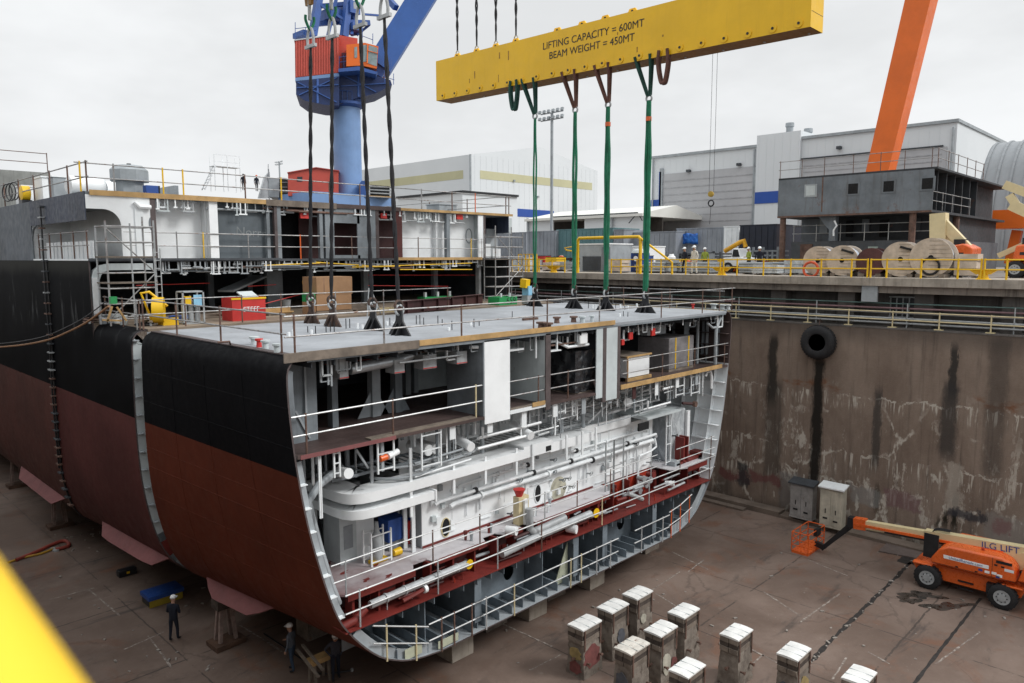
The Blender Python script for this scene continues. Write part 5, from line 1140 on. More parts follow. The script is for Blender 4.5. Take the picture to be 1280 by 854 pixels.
for i, (u, y, wd, hh, mt, lab) in enumerate(((50, 46, 1.6, 1.0, white2, 'white equipment crate on the upper deck left of the seam'), (69, 43.5, 1.1, 1.3, white2, 'taller white equipment crate on the upper deck above the seam'), (215, 44, 3.2, .55, greyl, 'long low grey hatch on the upper deck right of the vent cowl'), (262, 52, 4, .9, greyl, 'grey raised hatch on the upper deck below the white access stair'), (560, 40, 1.6, .9, greyl, 'grey vent housing on the upper deck near its right end'))):
    p = P(u, 245, y=y); g = thing('deck_hatch' if hh < 1 else 'equipment_crate', lab, 'hatch' if hh < 1 else 'crate', (p.x, y, UZ)); BX('hatch_body', mt, g, p.x - wd / 2, p.x + wd / 2, y, y + 1.4, UZ, UZ + hh, .02); BX('hatch_lid', mt, g, p.x - wd / 2 - .05, p.x + wd / 2 + .05, y - .05, y + 1.45, UZ + hh + .002, UZ + hh + .08)
p = P(18, 248, y=47); g = thing('yellow_hoist', 'yellow hoist drum hung with hoses on the upper deck rail left of the seam', 'hoist', (10.3, 44.6, UZ)); MB().lathe((10.15, 44.6, UZ + .55), (1, 0, 0), [(0, .2), (.05, .38), (.4, .38), (.45, .2)], 14).build('drum', yellow, g); BX('hoist_base', blackm, g, 10.15, 10.6, 44.3, 44.9, UZ, UZ + .2)
b = MB()
for k in range(3): b.torus((10.1, 45.5 + k * .7, UZ + .7), (1, .3, 0), .45, .03, 18, 6)
b.build('hose_loop', blackm, g)
# superstructure further aft
Y2 = 86.0
zt = P(310, 238, y=Y2).z
x0, x1 = P(262, 240, y=Y2).x, P(362, 240, y=Y2).x
BX('deckhouse', greyl, FB, x0 - 4, min(34.9, x1), Y2, FE, UZ, zt, .0)
zt2 = P(30, 214, y=64).z; BX('aft_block', M('aft_block_grey', (0.25, .255, .24), .8, 0, .3, .4, 0, .5), FB, 10.1, P(63, 220, y=64).x, 64, 72, UZ, zt2)
add_rail([(xx, 64.2, zt2) for xx in (10.2, 11.4, 12.6, P(63, 220, y=64).x - .1)], FB, 1.4, 2, .03, .035, rusty, rusty, .0)
st = thing('access_stair', 'white stair tower with landing standing on the deckhouse roof', 'stair tower', (P(282, 230, y=Y2 + 3).x, Y2 + 3, zt))
a = P(264, 210, y=Y2 + 3); c = P(296, 210, y=Y2 + 3); zl = P(280, 208, y=Y2 + 3).z; zr = P(280, 194, y=Y2 + 3).z
b = MB()
for xx in (a.x, (a.x + c.x) / 2, c.x): b.bar((xx + .4, Y2 + 3, zt), (xx + .4, Y2 + 3, zr), .07); b.bar((xx + .4, Y2 + 4.2, zt), (xx + .4, Y2 + 4.2, zr), .07)
b.build('stair_frame', white2, st); BX('landing', white2, st, a.x + .3, c.x + .4, Y2 + 2.95, Y2 + 4.25, zl - .06, zl)
b = MB()
for k in range(8): b.box((a.x - .9 + k * .2, Y2 + 3.2, zt + (zl - zt) * (k + .5) / 8), (.25, .8, .04))
b.bar((a.x - 1.0, Y2 + 2.8, zt), (a.x + .5, Y2 + 2.8, zl), .06, .12); b.bar((a.x - 1.0, Y2 + 3.6, zt), (a.x + .5, Y2 + 3.6, zl), .06, .12); b.build('steps', white2, st)
b = MB(); 
for z in (zl + .5, zr): b.bar((a.x + .4, Y2 + 3, z), (c.x + .4, Y2 + 3, z), .05)
b.build('hand_rail', white2, st)
TARPW = M('grey_white_sheet', (0.5, .52, .53), .7, 0, .3, .6)
g = thing('sheeted_mast', 'pointed frame wrapped in grey white sheeting beside two standing people', 'sheeted frame', (P(335, 230, y=Y2 - 2).x, Y2 - 2, UZ))
p0 = P(324, 248, y=Y2 - 2); p1 = P(340, 248, y=Y2 - 2); pt = P(335, 205, y=Y2 - 2); b = MB(); b.prism([p0, p1, P(337, 215, y=Y2 - 2), P(331, 222, y=Y2 - 2)], (0, .4, 0)); b.build('sheet', TARPW, g); MB().bar((pt.x, Y2 - 2.05, UZ), pt + Vector((0, -.05, -.6)), .12).build('pole', galvm, g)
MB().bar((pt.x - .1, Y2 - 2.05, pt.z - 2), pt + Vector((0, -.05, 0)), .06).build('pole_tip', galvm, g)
# ------------------------------------------------------------------ things on the work deck of the far section
def scaffold(name, label, x0, x1, y0, y1, z0, z1, decks, mat=tubes, step=.62):
    t = thing(name, label, 'scaffold', ((x0 + x1) / 2, (y0 + y1) / 2, z0))
    for xx in (x0, x1):
        for yy in (y0, y1): TB('standard', random.choice([tubes, tubes, galvm]), t, [(xx, yy, z0), (xx, yy, z1 + random.uniform(-.1, .35))], .038, 6)
    z = z0 + .25; 
    while z < z1:
        for a, c in (((x0, y0), (x1, y0)), ((x0, y1), (x1, y1)), ((x0, y0), (x0, y1)), ((x1, y0), (x1, y1))): TB('ledger', mat, t, [(a[0], a[1], z), (c[0], c[1], z)], .032, 6)
        z += step
    TB('brace', mat, t, [(x0, y0, z0 + .3), (x1, y0, z0 + 2.1)], .026, 6); TB('brace', mat, t, [(x1, y0, z0 + 2.1), (x0, y0, z1 - .2)], .026, 6); TB('standard', galvm, t, [((x0 + x1) / 2, y0, z0), ((x0 + x1) / 2, y0, z1)], .032, 6)
    for z in decks: BX('platform_board', woodg, t, x0 - .05, x1 + .05, y0 - .05, y1 + .05, z, z + .05)
    return t
xa, xb = P(125, 350, y=33.2).x, P(184, 350, y=33.2).x
s1 = scaffold('scaffold_tower', 'tube scaffold tower with a plank platform at the left corner of the work deck', xa, xb, 32.2, 33.4, DZ, 16.4, (P(150, 354, y=33).z, P(150, 322, y=33).z))
for k, xx in enumerate((xb - .35, xb - .1)): TB('ladder_rail', galvm, s1, [(xx + .25, 32.05, DZ), (xx + .25, 32.05, 15.4)], .022, 6)
for k in range(9): TB('ladder_rung', galvm, s1, [(xb - .1, 32.05, DZ + .3 + k * .33), (xb + .15, 32.05, DZ + .3 + k * .33)], .016, 6)
xa, xb = P(604, 340, y=34).x, P(638, 340, y=34).x
scaffold('scaffold_tower', 'narrow tube scaffold tower at the right corner of the work deck', xa, xb, 32.9, 33.9, DZ, 16.6, (SZ - .1,))
xa, xb = P(533, 360, y=31).x, P(566, 360, y=31).x
# yellow reel machine
p = P(207, 407, z=DZ); c = Vector((p.x, p.y + .3, DZ))
t = thing('hose_reel_machine', 'yellow reel machine with a bent guard bar on the work deck', 'reel machine', c)
MB().lathe(c + Vector((-.35, 0, .62)), (1, -.5, 0), [(0, .18), (.0, .52), (.42, .52), (.42, .18)], 20).build('reel_drum', yellow, t)
TB('guard_bar', yellow, t, [c + Vector((-.3, .3, .2)), c + Vector((-.65, .35, 1.3)), c + Vector((-.35, .3, 1.35)), c + Vector((.3, .2, .75))], .055)
BX('stand', yellow, t, c.x - .1, c.x + .5, c.y - .35, c.y - .25, DZ, DZ + .3); BX('stand', yellow, t, c.x - .1, c.x + .5, c.y + .15, c.y + .25, DZ, DZ + .25)
# gas cage
p = P(243, 405, z=DZ); t = thing('gas_bottle_cage', 'grey wire cage of gas bottles between the yellow reel machine and the red skip', 'bottle cage', (p.x, p.y, DZ))
for dx in (-.42, .42):
    for dy in (0, .6): BX('cage_post', galvm, t, p.x + dx - .03, p.x + dx + .03, p.y + dy - .03, p.y + dy + .03, DZ, DZ + 1.35)
for k, dx in enumerate((-.27, 0, .27)): MB().lathe((p.x + dx, p.y + .3, DZ + .08), (0, 0, 1), [(0, .11), (.85, .11), (1.0, .04), (1.1, .04)], 12).build('gas_bottle', galvm, t)
BX('cage_floor', galvm, t, p.x - .45, p.x + .45, p.y - .03, p.y + .63, DZ, DZ + .06); BX('cage_top', galvm, t, p.x - .45, p.x + .45, p.y - .03, p.y + .63, DZ + 1.3, DZ + 1.35); BX('blue_notice', M('pale_blue_plate', (.25, .5, .68), .5), t, p.x + .0, p.x + .34, p.y - .045, p.y - .033, DZ + .72, DZ + 1.2); BX('yellow_notice', yellow, t, p.x - .4, p.x - .1, p.y - .045, p.y - .033, DZ + .8, DZ + 1.15)
# red skip
a, c = P(291, 402, z=DZ), P(330, 399, z=DZ); y = a.y; xa, xb = a.x, c.x
t = thing('rubbish_skip', 'red open skip lettered in white on the work deck', 'skip', ((xa + xb) / 2, y + .4, DZ))
b = MB(); h_ = 1.0
for (x0, x1, y0, y1) in ((xa, xb, y, y + .05), (xa, xb, y + .95, y + 1.0), (xa, xa + .05, y + .05, y + .95), (xb - .05, xb, y + .05, y + .95)): b.bx(x0, x1, y0, y1, DZ + .06, DZ + h_)
b.bx(xa, xb, y, y + 1, DZ, DZ + .06); b.build('skip_body', red, t); BX('rim', yellow, t, xa - .03, xb + .03, y - .03, y - .002, DZ + h_ - .08, DZ + h_); BX('load', blackm, t, xa + .06, xb - .06, y + .06, y + .94, DZ + .4, DZ + .8); MB().box(((xa + xb) / 2 + .2, y + .5, DZ + 1.1), (.8, .5, .05), .2, 0, .5).build('loose_board', offwhite, t)
text('lettering', 'STEFF', .30, ((xa + xb) / 2 + .1, y - .006, DZ + .48), (1, 0, 0), (0, 0, 1), white2, t, .001)
# cardboard crates
a, c = P(399, 393, z=DZ), P(440, 390, z=DZ); y = a.y + .2; zt1 = P(420, 368, y=y).z; zt2 = P(420, 346, y=y).z
t = thing('carton', 'lower tan cardboard carton on a pallet under another carton', 'carton', ((a.x + c.x) / 2, y + .7, DZ)); BX('carton_box', card, t, a.x, c.x, y, y + 1.3, DZ + .14, zt1, .01); BX('pallet', woodg, t, a.x - .05, c.x + .05, y - .03, y + 1.3, DZ, DZ + .12); BX('tape', M('brown_tape', (.24, .13, .07), .5), t, (a.x + c.x) / 2 - .03, (a.x + c.x) / 2 + .03, y - .003, y - .001, DZ + .2, zt1 - .02)
t = thing('carton', 'upper tan cardboard carton stacked on the lower one', 'carton', ((a.x + c.x) / 2, y + .7, zt1)); BX('carton_box', card, t, a.x + .02, c.x + .06, y - .01, y + 1.28, zt1 + .004, zt2, .01); BX('tape', M('brown_tape_two', (.25, .14, .08), .5), t, a.x + .4, a.x + .46, y - .013, y - .011, zt1 + .02, zt2 - .02)
t = thing('green_crate', 'small green crate on a carton beside the tall cartons', 'crate', (a.x - .25, y + .3, DZ)); BX('crate_body', green, t, a.x - .42, a.x - .03, y + .05, y + .6, P(400, 377, y=y).z, P(400, 366, y=y).z); BX('crate_stand', card, t, a.x - .42, a.x - .03, y + .05, y + .6, DZ, P(400, 377, y=y).z - .004)
g = thing('yellow_hose_coil', 'yellow coil hanging on the pillar left of the cartons', 'hose coil', P(383, 352, y=35.9)); p = P(383, 352, y=35.85); b = MB()
for k in range(3): b.torus(p + Vector((0, -.03 * k, -.03 * k)), (0, 1, 0), .22 + .02 * k, .035, 14, 6)
b.build('coil', yellow, g); BX('hook', blackm, g, p.x - .03, p.x + .03, p.y - .08, p.y + .15, p.z + .2, p.z + .27)
# bucket
p = P(358, 387, z=DZ); t = thing('steel_bucket', 'dull steel bucket on the work deck left of the cartons', 'bucket', p); MB().lathe(p, (0, 0, 1), [(0, .19), (.5, .25), (.5, .22), (.05, .17)], 16).build('bucket_body', galvm, t); MB().torus(p + Vector((0, 0, .5)), (0, 0, 1), .25, .015, 16, 6).build('rim', galvm, t)
# green bins
a, c = P(624, 382, z=DZ), P(655, 381, z=DZ); t = thing('green_bin', 'green steel bin numbered 659 at the right end of the deck', 'bin', ((a.x + c.x) / 2, a.y + .4, DZ)); zt = P(640, 371, y=a.y).z
b = MB(); b.bx(a.x, c.x, a.y, a.y + .05, DZ, zt); b.bx(a.x, c.x, a.y + .85, a.y + .9, DZ, zt); b.bx(a.x, a.x + .05, a.y + .05, a.y + .85, DZ, zt); b.bx(c.x - .05, c.x, a.y + .05, a.y + .85, DZ, zt); b.bx(a.x + .05, c.x - .05, a.y + .05, a.y + .85, DZ, DZ + .05); b.build('bin_body', green, t); text('lettering', '659', .52, (c.x - .5, a.y - .006, (DZ + zt) / 2), (1, 0, 0), (0, 0, 1), blackm, t, .001)
for k in (0.25, .95): BX('corner_post', offwhite, t, a.x + k - .05, a.x + k + .05, a.y + .06, a.y + .16, zt, zt + .22)
a, c = P(531, 378, z=DZ), P(565, 376, z=DZ); t = thing('green_crate', 'low green crate with upright posts left of the numbered bin', 'crate', ((a.x + c.x) / 2, a.y + .4, DZ)); BX('crate_body', green, t, a.x, c.x, a.y, a.y + .7, DZ, DZ + .3)
for k in (.06, .5, .94): BX('corner_post', offwhite, t, a.x + (c.x - a.x) * k - .07, a.x + (c.x - a.x) * k + .07, a.y + .05, a.y + .2, DZ + .302, DZ + .6)
# brown steel girder lying on the deck
a, c = P(497, 393, z=DZ), P(603, 381, z=DZ); d = (c - a).normalized(); s = Vector((-d.y, d.x, 0))
t = thing('steel_girder', 'dark brown steel girder lying across the deck behind the lifting lugs', 'girder', (a + c) / 2)
b = MB(); b.bar(a + Vector((0, 0, .3)), c + Vector((0, 0, .3)), .03, .55); b.build('girder_web', dmaroon, t); MB().bar(a + Vector((0, 0, .60)), c + Vector((0, 0, .60)), .3, .03).build('girder_flange', dmaroon, t); MB().bar(a + Vector((0, 0, .012)), c + Vector((0, 0, .012)), .3, .024).build('girder_flange', dmaroon, t)
for k in range(6): 
    q = a.lerp(c, (k + .5) / 6) - s * .08; BX('girder_stiffener', dmaroon, t, q.x - .02, q.x + .02, q.y - .08, q.y + .05, DZ + .03, DZ + .57)
# ladder / tripod leaning, pale pallet
t = thing('step_ladder', 'grey step ladder standing behind the black slings', 'ladder', P(466, 395, z=DZ)); 
for (u0, v0, u1, v1) in ((459, 396, 461, 360), (476, 392, 466, 368), (466, 394, 464, 362)): TB('ladder_stile', galvm, t, [P(u0, v0, z=DZ), P(u1, v1, y=P(u0, v0, z=DZ).y)], .03, 6)
p = P(482, 390, z=DZ); t = thing('wooden_tray', 'pale wooden tray on the deck behind the lifting lugs', 'tray', p); BX('tray_base', M('pale_timber', (.5, .42, .25), .8), t, p.x - .5, p.x + .5, p.y - .3, p.y + .3, DZ + .002, DZ + .06)
for (x0, x1, y0, y1) in ((-.5, .5, -.3, -.25), (-.5, .5, .25, .3), (-.5, -.45, -.25, .25), (.45, .5, -.25, .25)): BX('tray_side', MATS['pale_timber'], t, p.x + x0, p.x + x1, p.y + y0, p.y + y1, DZ + .061, DZ + .2)
# machine with yellow cowl at the deck's right end
p = P(662, 380, z=DZ); t = thing('welding_machine', 'yellow and pale blue machine beside the numbered bin', 'machine', p); zt = P(660, 348, y=p.y).z
BX('machine_body', MATS['pale_blue_plate'], t, p.x - .1, p.x + .25, p.y, p.y + .5, DZ + .5, zt - .45); BX('machine_frame', galvm, t, p.x - .15, p.x + .3, p.y + .02, p.y + .48, DZ, DZ + .498); MB().box((p.x - .12, p.y + .25, zt - .3), (.45, .4, .5), .2, 0, .1).build('yellow_cowl', yellow, t)
# cans along the hull edge
for i, (u, v) in enumerate(((129, 405), (140, 404), (146, 404), (155, 406))):
    p = P(u, v, z=DZ); p.y = min(p.y, 33.9); t = thing('paint_can', ['grey paint can at the left of the row by the rail', 'white paint can second in the row by the rail', 'white paint can third in the row by the rail', 'white paint can nearest the gap by the rail'][i], 'paint can', p, 'paint cans by the rail'); q = MB().lathe(p, (0, 0, 1), [(0, .14), (.36, .15)], 14).build('can_body', offwhite if i else grey, t); MB().lathe(p + Vector((0, 0, .362)), (0, 0, 1), [(0, .15), (.03, .15)], 14).build('can_lid', white2 if i else galvm, t)
p = P(141, 385, z=DZ + .6); t = thing('work_trestle', 'timber trestle with a green bag at the left deck corner', 'trestle', (p.x, 31.6, DZ))
for (u0, v0, u1, v1) in ((134, 402, 140, 383), (158, 401, 146, 384), (128, 400, 152, 401)): MB().bar(P(u0, v0, y=31.6), P(u1, v1, y=31.6), .07).build('trestle_leg', wood, t)
BX('green_bag', MATS['green_paint'], t, P(138, 375, y=31.7).x, P(146, 375, y=31.7).x, 31.65, 31.85, P(140, 380, y=31.7).z, P(140, 371, y=31.7).z)
# rails at the work deck's gap edge belong to the far section
add_rail([(P(u, 400, y=FY + .15).x, FY + .15, DZ) for u in (171, 232, 303, 352, 420, 480, 560)], FB, 1.1, 2, .024, .028, tubes, [rusty, tubes], .2)
add_rail([(10.45, y, DZ) for y in (FY + .2, 31.8, 33.8)], FB, 1.1, 2, .024, .028, tubes, rusty, .2)
# air hose hanging across to the staging
t = thing('air_hose', 'slack orange brown air hose hanging from the deck rail past the black hull', 'hose', P(136, 382, y=31.5))
pts = [P(u, v, x=9.7 - .1 * k) for k, (u, v) in enumerate(((136, 383), (110, 402), (85, 415), (60, 425), (30, 431), (0, 434), (-40, 437)))]
TB('hose', M('hose_brown', (.30, .15, .07), .6, 0, .2, 2), t, catmull([tuple(p) for p in pts], 5), .045); TB('cable', blackm, t, catmull([tuple(p + Vector((-.1, 0, .18))) for p in pts], 5), .022)
# loose gear on the work deck
rw = random.Random(4)
for i, (u, v, lab, mt, kind) in enumerate(((118, 404, 'rust brown gas hose heap at the far left of the work deck', rusty, 'hose'), (176, 408, 'black hose heap between the scaffold tower and the yellow reel machine', blackm, 'hose'), (262, 398, 'brown plank pile behind the bottle cage', woodg, 'plank'), (345, 394, 'short brown plank pile right of the red skip', wood, 'plank'), (452, 388, 'grey plank pile right of the cartons', woodg, 'plank'), (520, 384, 'dark hose heap before the dark bay', blackm, 'hose'), (585, 379, 'pale plank pile near the right scaffold', wood, 'plank'), (225, 400, 'dark blue hose heap behind the yellow reel machine', blue, 'hose'))):
    p = P(u, v, z=DZ)
    if kind == 'hose':
        t = thing('hose_heap', lab, 'hose', p); pts = [tuple(p + Vector((rw.uniform(-.5, .5), rw.uniform(-.4, .4), .05 + .02 * k))) for k in range(9)]; TB('hose', mt, t, catmull(pts, 4), .035, 6); MB().lathe(Vector(pts[0]), (0, 0, 1), [(-.04, .05), (.06, .05)], 8).build('coupling', galvm, t)
    else:
        t = thing('plank_pile', lab, 'plank pile', p); b = MB()
        for k in range(5): b.box(p + Vector((rw.uniform(-.08, .08), rw.uniform(-.15, .15), .09 + .055 * k)), (1.5, .22, .05), rw.uniform(-.12, .12))
        b.build('planks', mt, t); BX('bearer', woodg, t, p.x - .5, p.x - .4, p.y - .25, p.y + .25, DZ, DZ + .06)
# ------------------------------------------------------------------ cargo on the middle deck of the near block
b = MB(); p = P(719, 497, z=MZ + .02); x0, y0 = 22.0, 18.62
t = thing('wrapped_machine', 'tall machine wrapped in black plastic sheet on the middle deck', 'wrapped machine', (22.9, 19.9, MZ))
zt = P(719, 440, y=y0).z; xb_ = P(744, 470, y=y0).x; xf = P(719, 470, y=y0).x
b = MB(); N = 7
gx = [xf + (xb_ - xf) * i / N for i in range(N + 1)]
b.bx(xf, xb_, y0, y0 + 2.6, MZ + .06, zt); o = b.build('plastic_sheet', plastic_b, t); o.data.polygons.foreach_set('use_smooth', [True] * len(o.data.polygons))
md = o.modifiers.new('sub', 'SUBSURF'); md.subdivision_type = 'SIMPLE'; md.levels = md.render_levels = 5
tx = bpy.data.textures.new('folds', 'CLOUDS'); tx.noise_scale = .34; tx.noise_depth = 1; md = o.modifiers.new('folds', 'DISPLACE'); md.texture = tx; md.strength = .14; md.mid_level = .6
BX('pallet', woodg, t, xf + .05, xb_ - .05, y0 + .05, y0 + 2.5, MZ + .001, MZ + .055)
xa, xb_ = P(782.5, 460, y=18.95).x, P(812, 460, y=18.95).x; zt = P(782, 446, y=18.95).z
t = thing('white_panel_crate', 'stack of white panels in a yellow timber frame on the middle deck', 'crate', ((xa + xb_) / 2, 19.5, MZ)); BX('panel_stack', white2, t, xa + .06, xb_, 18.97, 20.6, MZ + .16, zt - .08, .01)
for (z0, z1) in ((MZ + .002, MZ + .14), (zt - .07, zt)): BX('frame_rail', wood, t, xa, xb_ + .1, 18.9, 18.968, z0, z1)
BX('frame_post', wood, t, xa, xa + .09, 18.88, 18.898, MZ + .05, zt); BX('frame_top', woodg, t, xa, xb_ + .05, 18.97, 20.6, zt - .075, zt - .01)
xa, xb_ = P(836.5, 440, y=19.1).x, P(867, 440, y=19.1).x; zt = P(840, 423, y=19.1).z
t = thing('wrapped_pallet', 'square pallet load in clear and grey wrap with yellow straps on the middle deck', 'pallet load', ((xa + xb_) / 2, 19.9, MZ)); o = BX('wrapped_load', M('greybrown_wrap', (.22, .21, .215), .35, 0, .35, 1.2), t, xa, xb_, 19.1, 20.9, MZ + .12, zt, .03); BX('pallet', woodg, t, xa, xb_, 19.1, 20.9, MZ + .002, MZ + .118)
for k in (.25, .78): BX('strap', yellow, t, xa + (xb_ - xa) * k - .04, xa + (xb_ - xa) * k + .04, 19.085, 19.097, MZ + .12, zt)
# ------------------------------------------------------------------ lifting lugs welded to the pale deck
LUGS_L = [tuple(P(u, v, z=DZ))[:2] for u, v in ((389, 404), (415, 408), (466, 413), (499, 419))]
TOPS_L = [(16.2, y) for y in (26.65, 25.12, 23.29, 21.85)]
LUGS_R = [(30.55, y) for y in (27.9, 25.1, 23.0, 20.6)]
def lug(x, y, mt):
    b = MB(); b.prism([(x, y - .62, DZ), (x, y + .62, DZ), (x, y + .2, DZ + .5), (x, y + .15, DZ + .85), (x, y - .15, DZ + .85), (x, y - .2, DZ + .5)], (.06, 0, 0))
    b.prism([(x - .28, y + .1, DZ), (x + .34, y + .1, DZ), (x + .06, y + .1, DZ + .45), (x, y + .1, DZ + .45)], (0, .04, 0)); b.prism([(x - .28, y - .14, DZ), (x + .34, y - .14, DZ), (x + .06, y - .14, DZ + .45), (x, y - .14, DZ + .45)], (0, .04, 0))
    o = b.build('lifting_lug', mt, NB)
    s = MB(); s.torus((x + .03, y, DZ + .88), (0, 1, 0), .17, .045, 16, 8); s.build('lug_shackle', galvm, o)
for i, (x, y) in enumerate(LUGS_L): lug(x, y, deckrust if i < 2 else blackm)
for x, y in LUGS_R: lug(x, y, blackm)
# ------------------------------------------------------------------ yellow lifting beam over the right lugs
BYA, BYB = 35.42, 12.75
beam_paint = M('beam_yellow', (0.82, 0.49, 0.008), .42, 0, .08, .35, 0.0, .22, (.62, .35, .01), .06)
beam_shade = M('beam_underside_shade', (0.24, 0.10, 0.012), .6, 0, .15, .5)  # shade under the beam painted in as a darker brown
def zbm(y): return 24.39 + (y - BYA) / (BYB - BYA) * (23.98 - 24.39)
HB = 2.30; BX0, BX1 = 30.0, 31.2
LB = thing('lifting_beam', 'long yellow box lifting beam lettered with its lifting capacity', 'lifting beam', (30.6, 24, zbm(24)))
b = MB()
vs = []
for y in (BYA, BYB):
    z = zbm(y); vs += [(BX0, y, z), (BX1, y, z), (BX1, y, z + HB), (BX0, y, z + HB)]
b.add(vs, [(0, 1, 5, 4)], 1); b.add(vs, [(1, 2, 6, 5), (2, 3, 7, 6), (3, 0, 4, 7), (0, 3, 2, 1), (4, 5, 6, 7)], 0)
b.build('beam_body', [beam_paint, beam_shade], LB)
for i in range(21):
    y = BYA - .6 - i * 1.08; z = zbm(y) + .22
    o = MB().lathe((BX0, y, z), (-1, 0, 0), [(0, .17), (.035, .17)], 18).build('pin_boss', beam_paint, LB); MB().lathe((BX0 - .036, y, z), (-1, 0, 0), [(0, .055), (.02, .055)], 12).build('pin', blackm, o)
for i in range(12):
    y = BYB + .4 + i * 1.9; MB().lathe((BX1 - .35, y, zbm(y)), (0, 0, -1), [(0, .05), (.04, .05)], 10).build('bolt', galv, LB)
for (u, v) in ((572, 74), (596, 68), (620, 61), (645, 54), (697, 41), (728, 32), (757, 24), (791, 14), (860, -4), (930, -22)):
    p = P(u, v, x=30.6); y = p.y; z = zbm(y) + HB
    b = MB(); b.prism([(30.55, y - .38, z), (30.55, y + .38, z), (30.55, y + .16, z + .34), (30.55, y - .16, z + .34)], (.1, 0, 0)); o = b.build('top_lug', yellow, LB)
    MB().lathe((30.54, y, z + .2), (-1, 0, 0), [(0, .07), (.01, .07)], 12).build('lug_hole', blackm, o)
for k in range(9):
    y = BYA - .9 - rnd.random() * 21; h_ = rnd.uniform(.08, .5); z_ = zbm(y) + rnd.uniform(.25, 1.9); BX('rust_scrape', MATS['beam_scrape'] if 'beam_scrape' in MATS else M('beam_scrape', (.36, .19, .03), .7, 0, .4, 6), LB, BX0 - .006, BX0 - .001, y - rnd.uniform(.02, .06), y + .02, z_, z_ + h_)
BX('end_plate_seam', blackm, LB, BX0 + .05, BX1 - .05, BYB - .006, BYB - .002, zbm(BYB) + .62, zbm(BYB) + .635)
MB().torus((30.6, BYB - .02, zbm(BYB) + 1.55), (0, 1, 0), .18, .03, 18, 6).build('end_ring', blackm, LB)
ln = P(738, 44.5, x=BX0 - .01); l2 = P(737, 59, x=BX0 - .01); tilt = (0, -1, -0.018)
text('lettering', 'LIFTING CAPACITY = 600MT', .50, ln, tilt, (0, 0, 1), blackm, LB, .003); text('lettering', 'BEAM WEIGHT = 450MT', .50, l2, tilt, (0, 0, 1), blackm, LB, .003)
def rope(name, mats, par, p, q, r=.045, tw=.05, turns=None, n=None):
    """two strands laid round each other"""
    p, q = Vector(p), Vector(q); L = (q - p).length; turns = turns or L / 1.6; n = n or int(L * 5); d = (q - p).normalized(); a = d.cross(Vector((0, 1, .3))).normalized(); c = d.cross(a)
    b = MB()
    for s in range(2):
        pts = []
        for k in range(n + 1):
            f = k / n; an = 2 * math.pi * turns * f + s * math.pi; e = min(1, f * 12, (1 - f) * 12); pts.append(p.lerp(q, f) + a * (tw * e * math.cos(an)) + c * (tw * e * math.sin(an)))
        b.tube(pts, r, 6)
    return b.build(name, mats, par)
for i, u in enumerate((572, 596, 620, 645)):
    y = P(u, 74 - 7 * i, x=30.6).y; z = zbm(y) + HB + .25
    t = thing('hoist_rope', ['leftmost', 'second from left', 'third from left', 'fourth from left'][i] + ' dark twisted rope holding up the yellow lifting beam', 'rope', (30.6, y, z), 'hoist ropes above the yellow beam')
    rope('rope', steel_dk, t, (30.6, y, z + .25), (30.6, y, 48), .045, .05); MB().torus((30.6, y, z + .12), (1, 0, 0), .13, .035, 14, 6).build('shackle', galvm, t)
# green slings below the beam
names = ['leftmost', 'second from left', 'third from left', 'rightmost']
for i, (x, y) in enumerate(LUGS_R):
    z1 = zbm(y); zs = z1 - 1.55; vm = (slingdk, slingbr, slingbr, slingdk)[i]; x += .03
    t = thing('lifting_sling', names[i] + ' long green sling hanging from the beam, with a ' + ('dark green' if vm is slingdk else 'brown') + ' loop on top', 'sling', (x, y, DZ + 1), 'green slings under the yellow beam')
    b = MB(); 
    for s in (-1, 1):
        b.tube([(30.0 - .05, y + s * .42, z1 + .2), (30.1, y + s * .36, z1 - .25), (x - .05, y + s * .06, zs)], .07, 8); b.tube([(30.2, y + s * .42, z1 + .2), (30.3, y + s * .36, z1 - .25), (x + .05, y + s * .06, zs)], .06, 8)
    b.build('top_loop', vm, t)
    MB().torus((x, y, zs - .1), (1, 0, 0), .15, .05, 14, 8).build('shackle', galvm, t)
    b = MB(); w_ = (.055, .075, .09, .10)[i] * .9
    for s in (-1, 1):
        pts = [(x + s * .015, y + s * (.03 + .07 * min(1, k / 5)) * (1 if k < 18 else .6) + .015 * math.sin(k * .9 + s), zs - .2 + (DZ + 1.05 - zs + .2) * k / 22) for k in range(23)]
        b.tube(pts, w_, 8)
    b.build('sling_leg', slinggreen, t); 
    if i > 1: b = MB(); b.tube([(x, y, zs - .95), (x, y, zs - 1.15)], .14, 10); b.build('red_marker', orange, t)
    b = MB(); b.torus((x, y, DZ + 1.1), (1, 0, 0), .16, .05, 14, 8); b.build('bottom_shackle', deckrust, t)
for (u, v0, v1, mt, lab) in ((643, 110, 137, slingdk, 'short dark green loop hanging unused from the yellow beam'), (830, 72, 104, slingbr, 'short brown loop hanging unused from the yellow beam')):
    p = P(u, v0, x=30.0); q = P(u, v1, x=30.0); t = thing('spare_sling', lab, 'sling', p); b = MB()
    for dx in (-.05, .12): b.tube(catmull([(29.95 + dx, p.y + .22, zbm(p.y) + .25), (29.95 + dx, p.y + .27, zbm(p.y) - .4), (29.95 + dx, p.y + .12, q.z + .1), (29.95 + dx, p.y, q.z), (29.95 + dx, p.y - .12, q.z + .1), (29.95 + dx, p.y - .25, zbm(p.y) - .35), (29.95 + dx, p.y - .22, zbm(p.y) + .25)], 4), .075, 8)
    b.build('loop', mt, t)
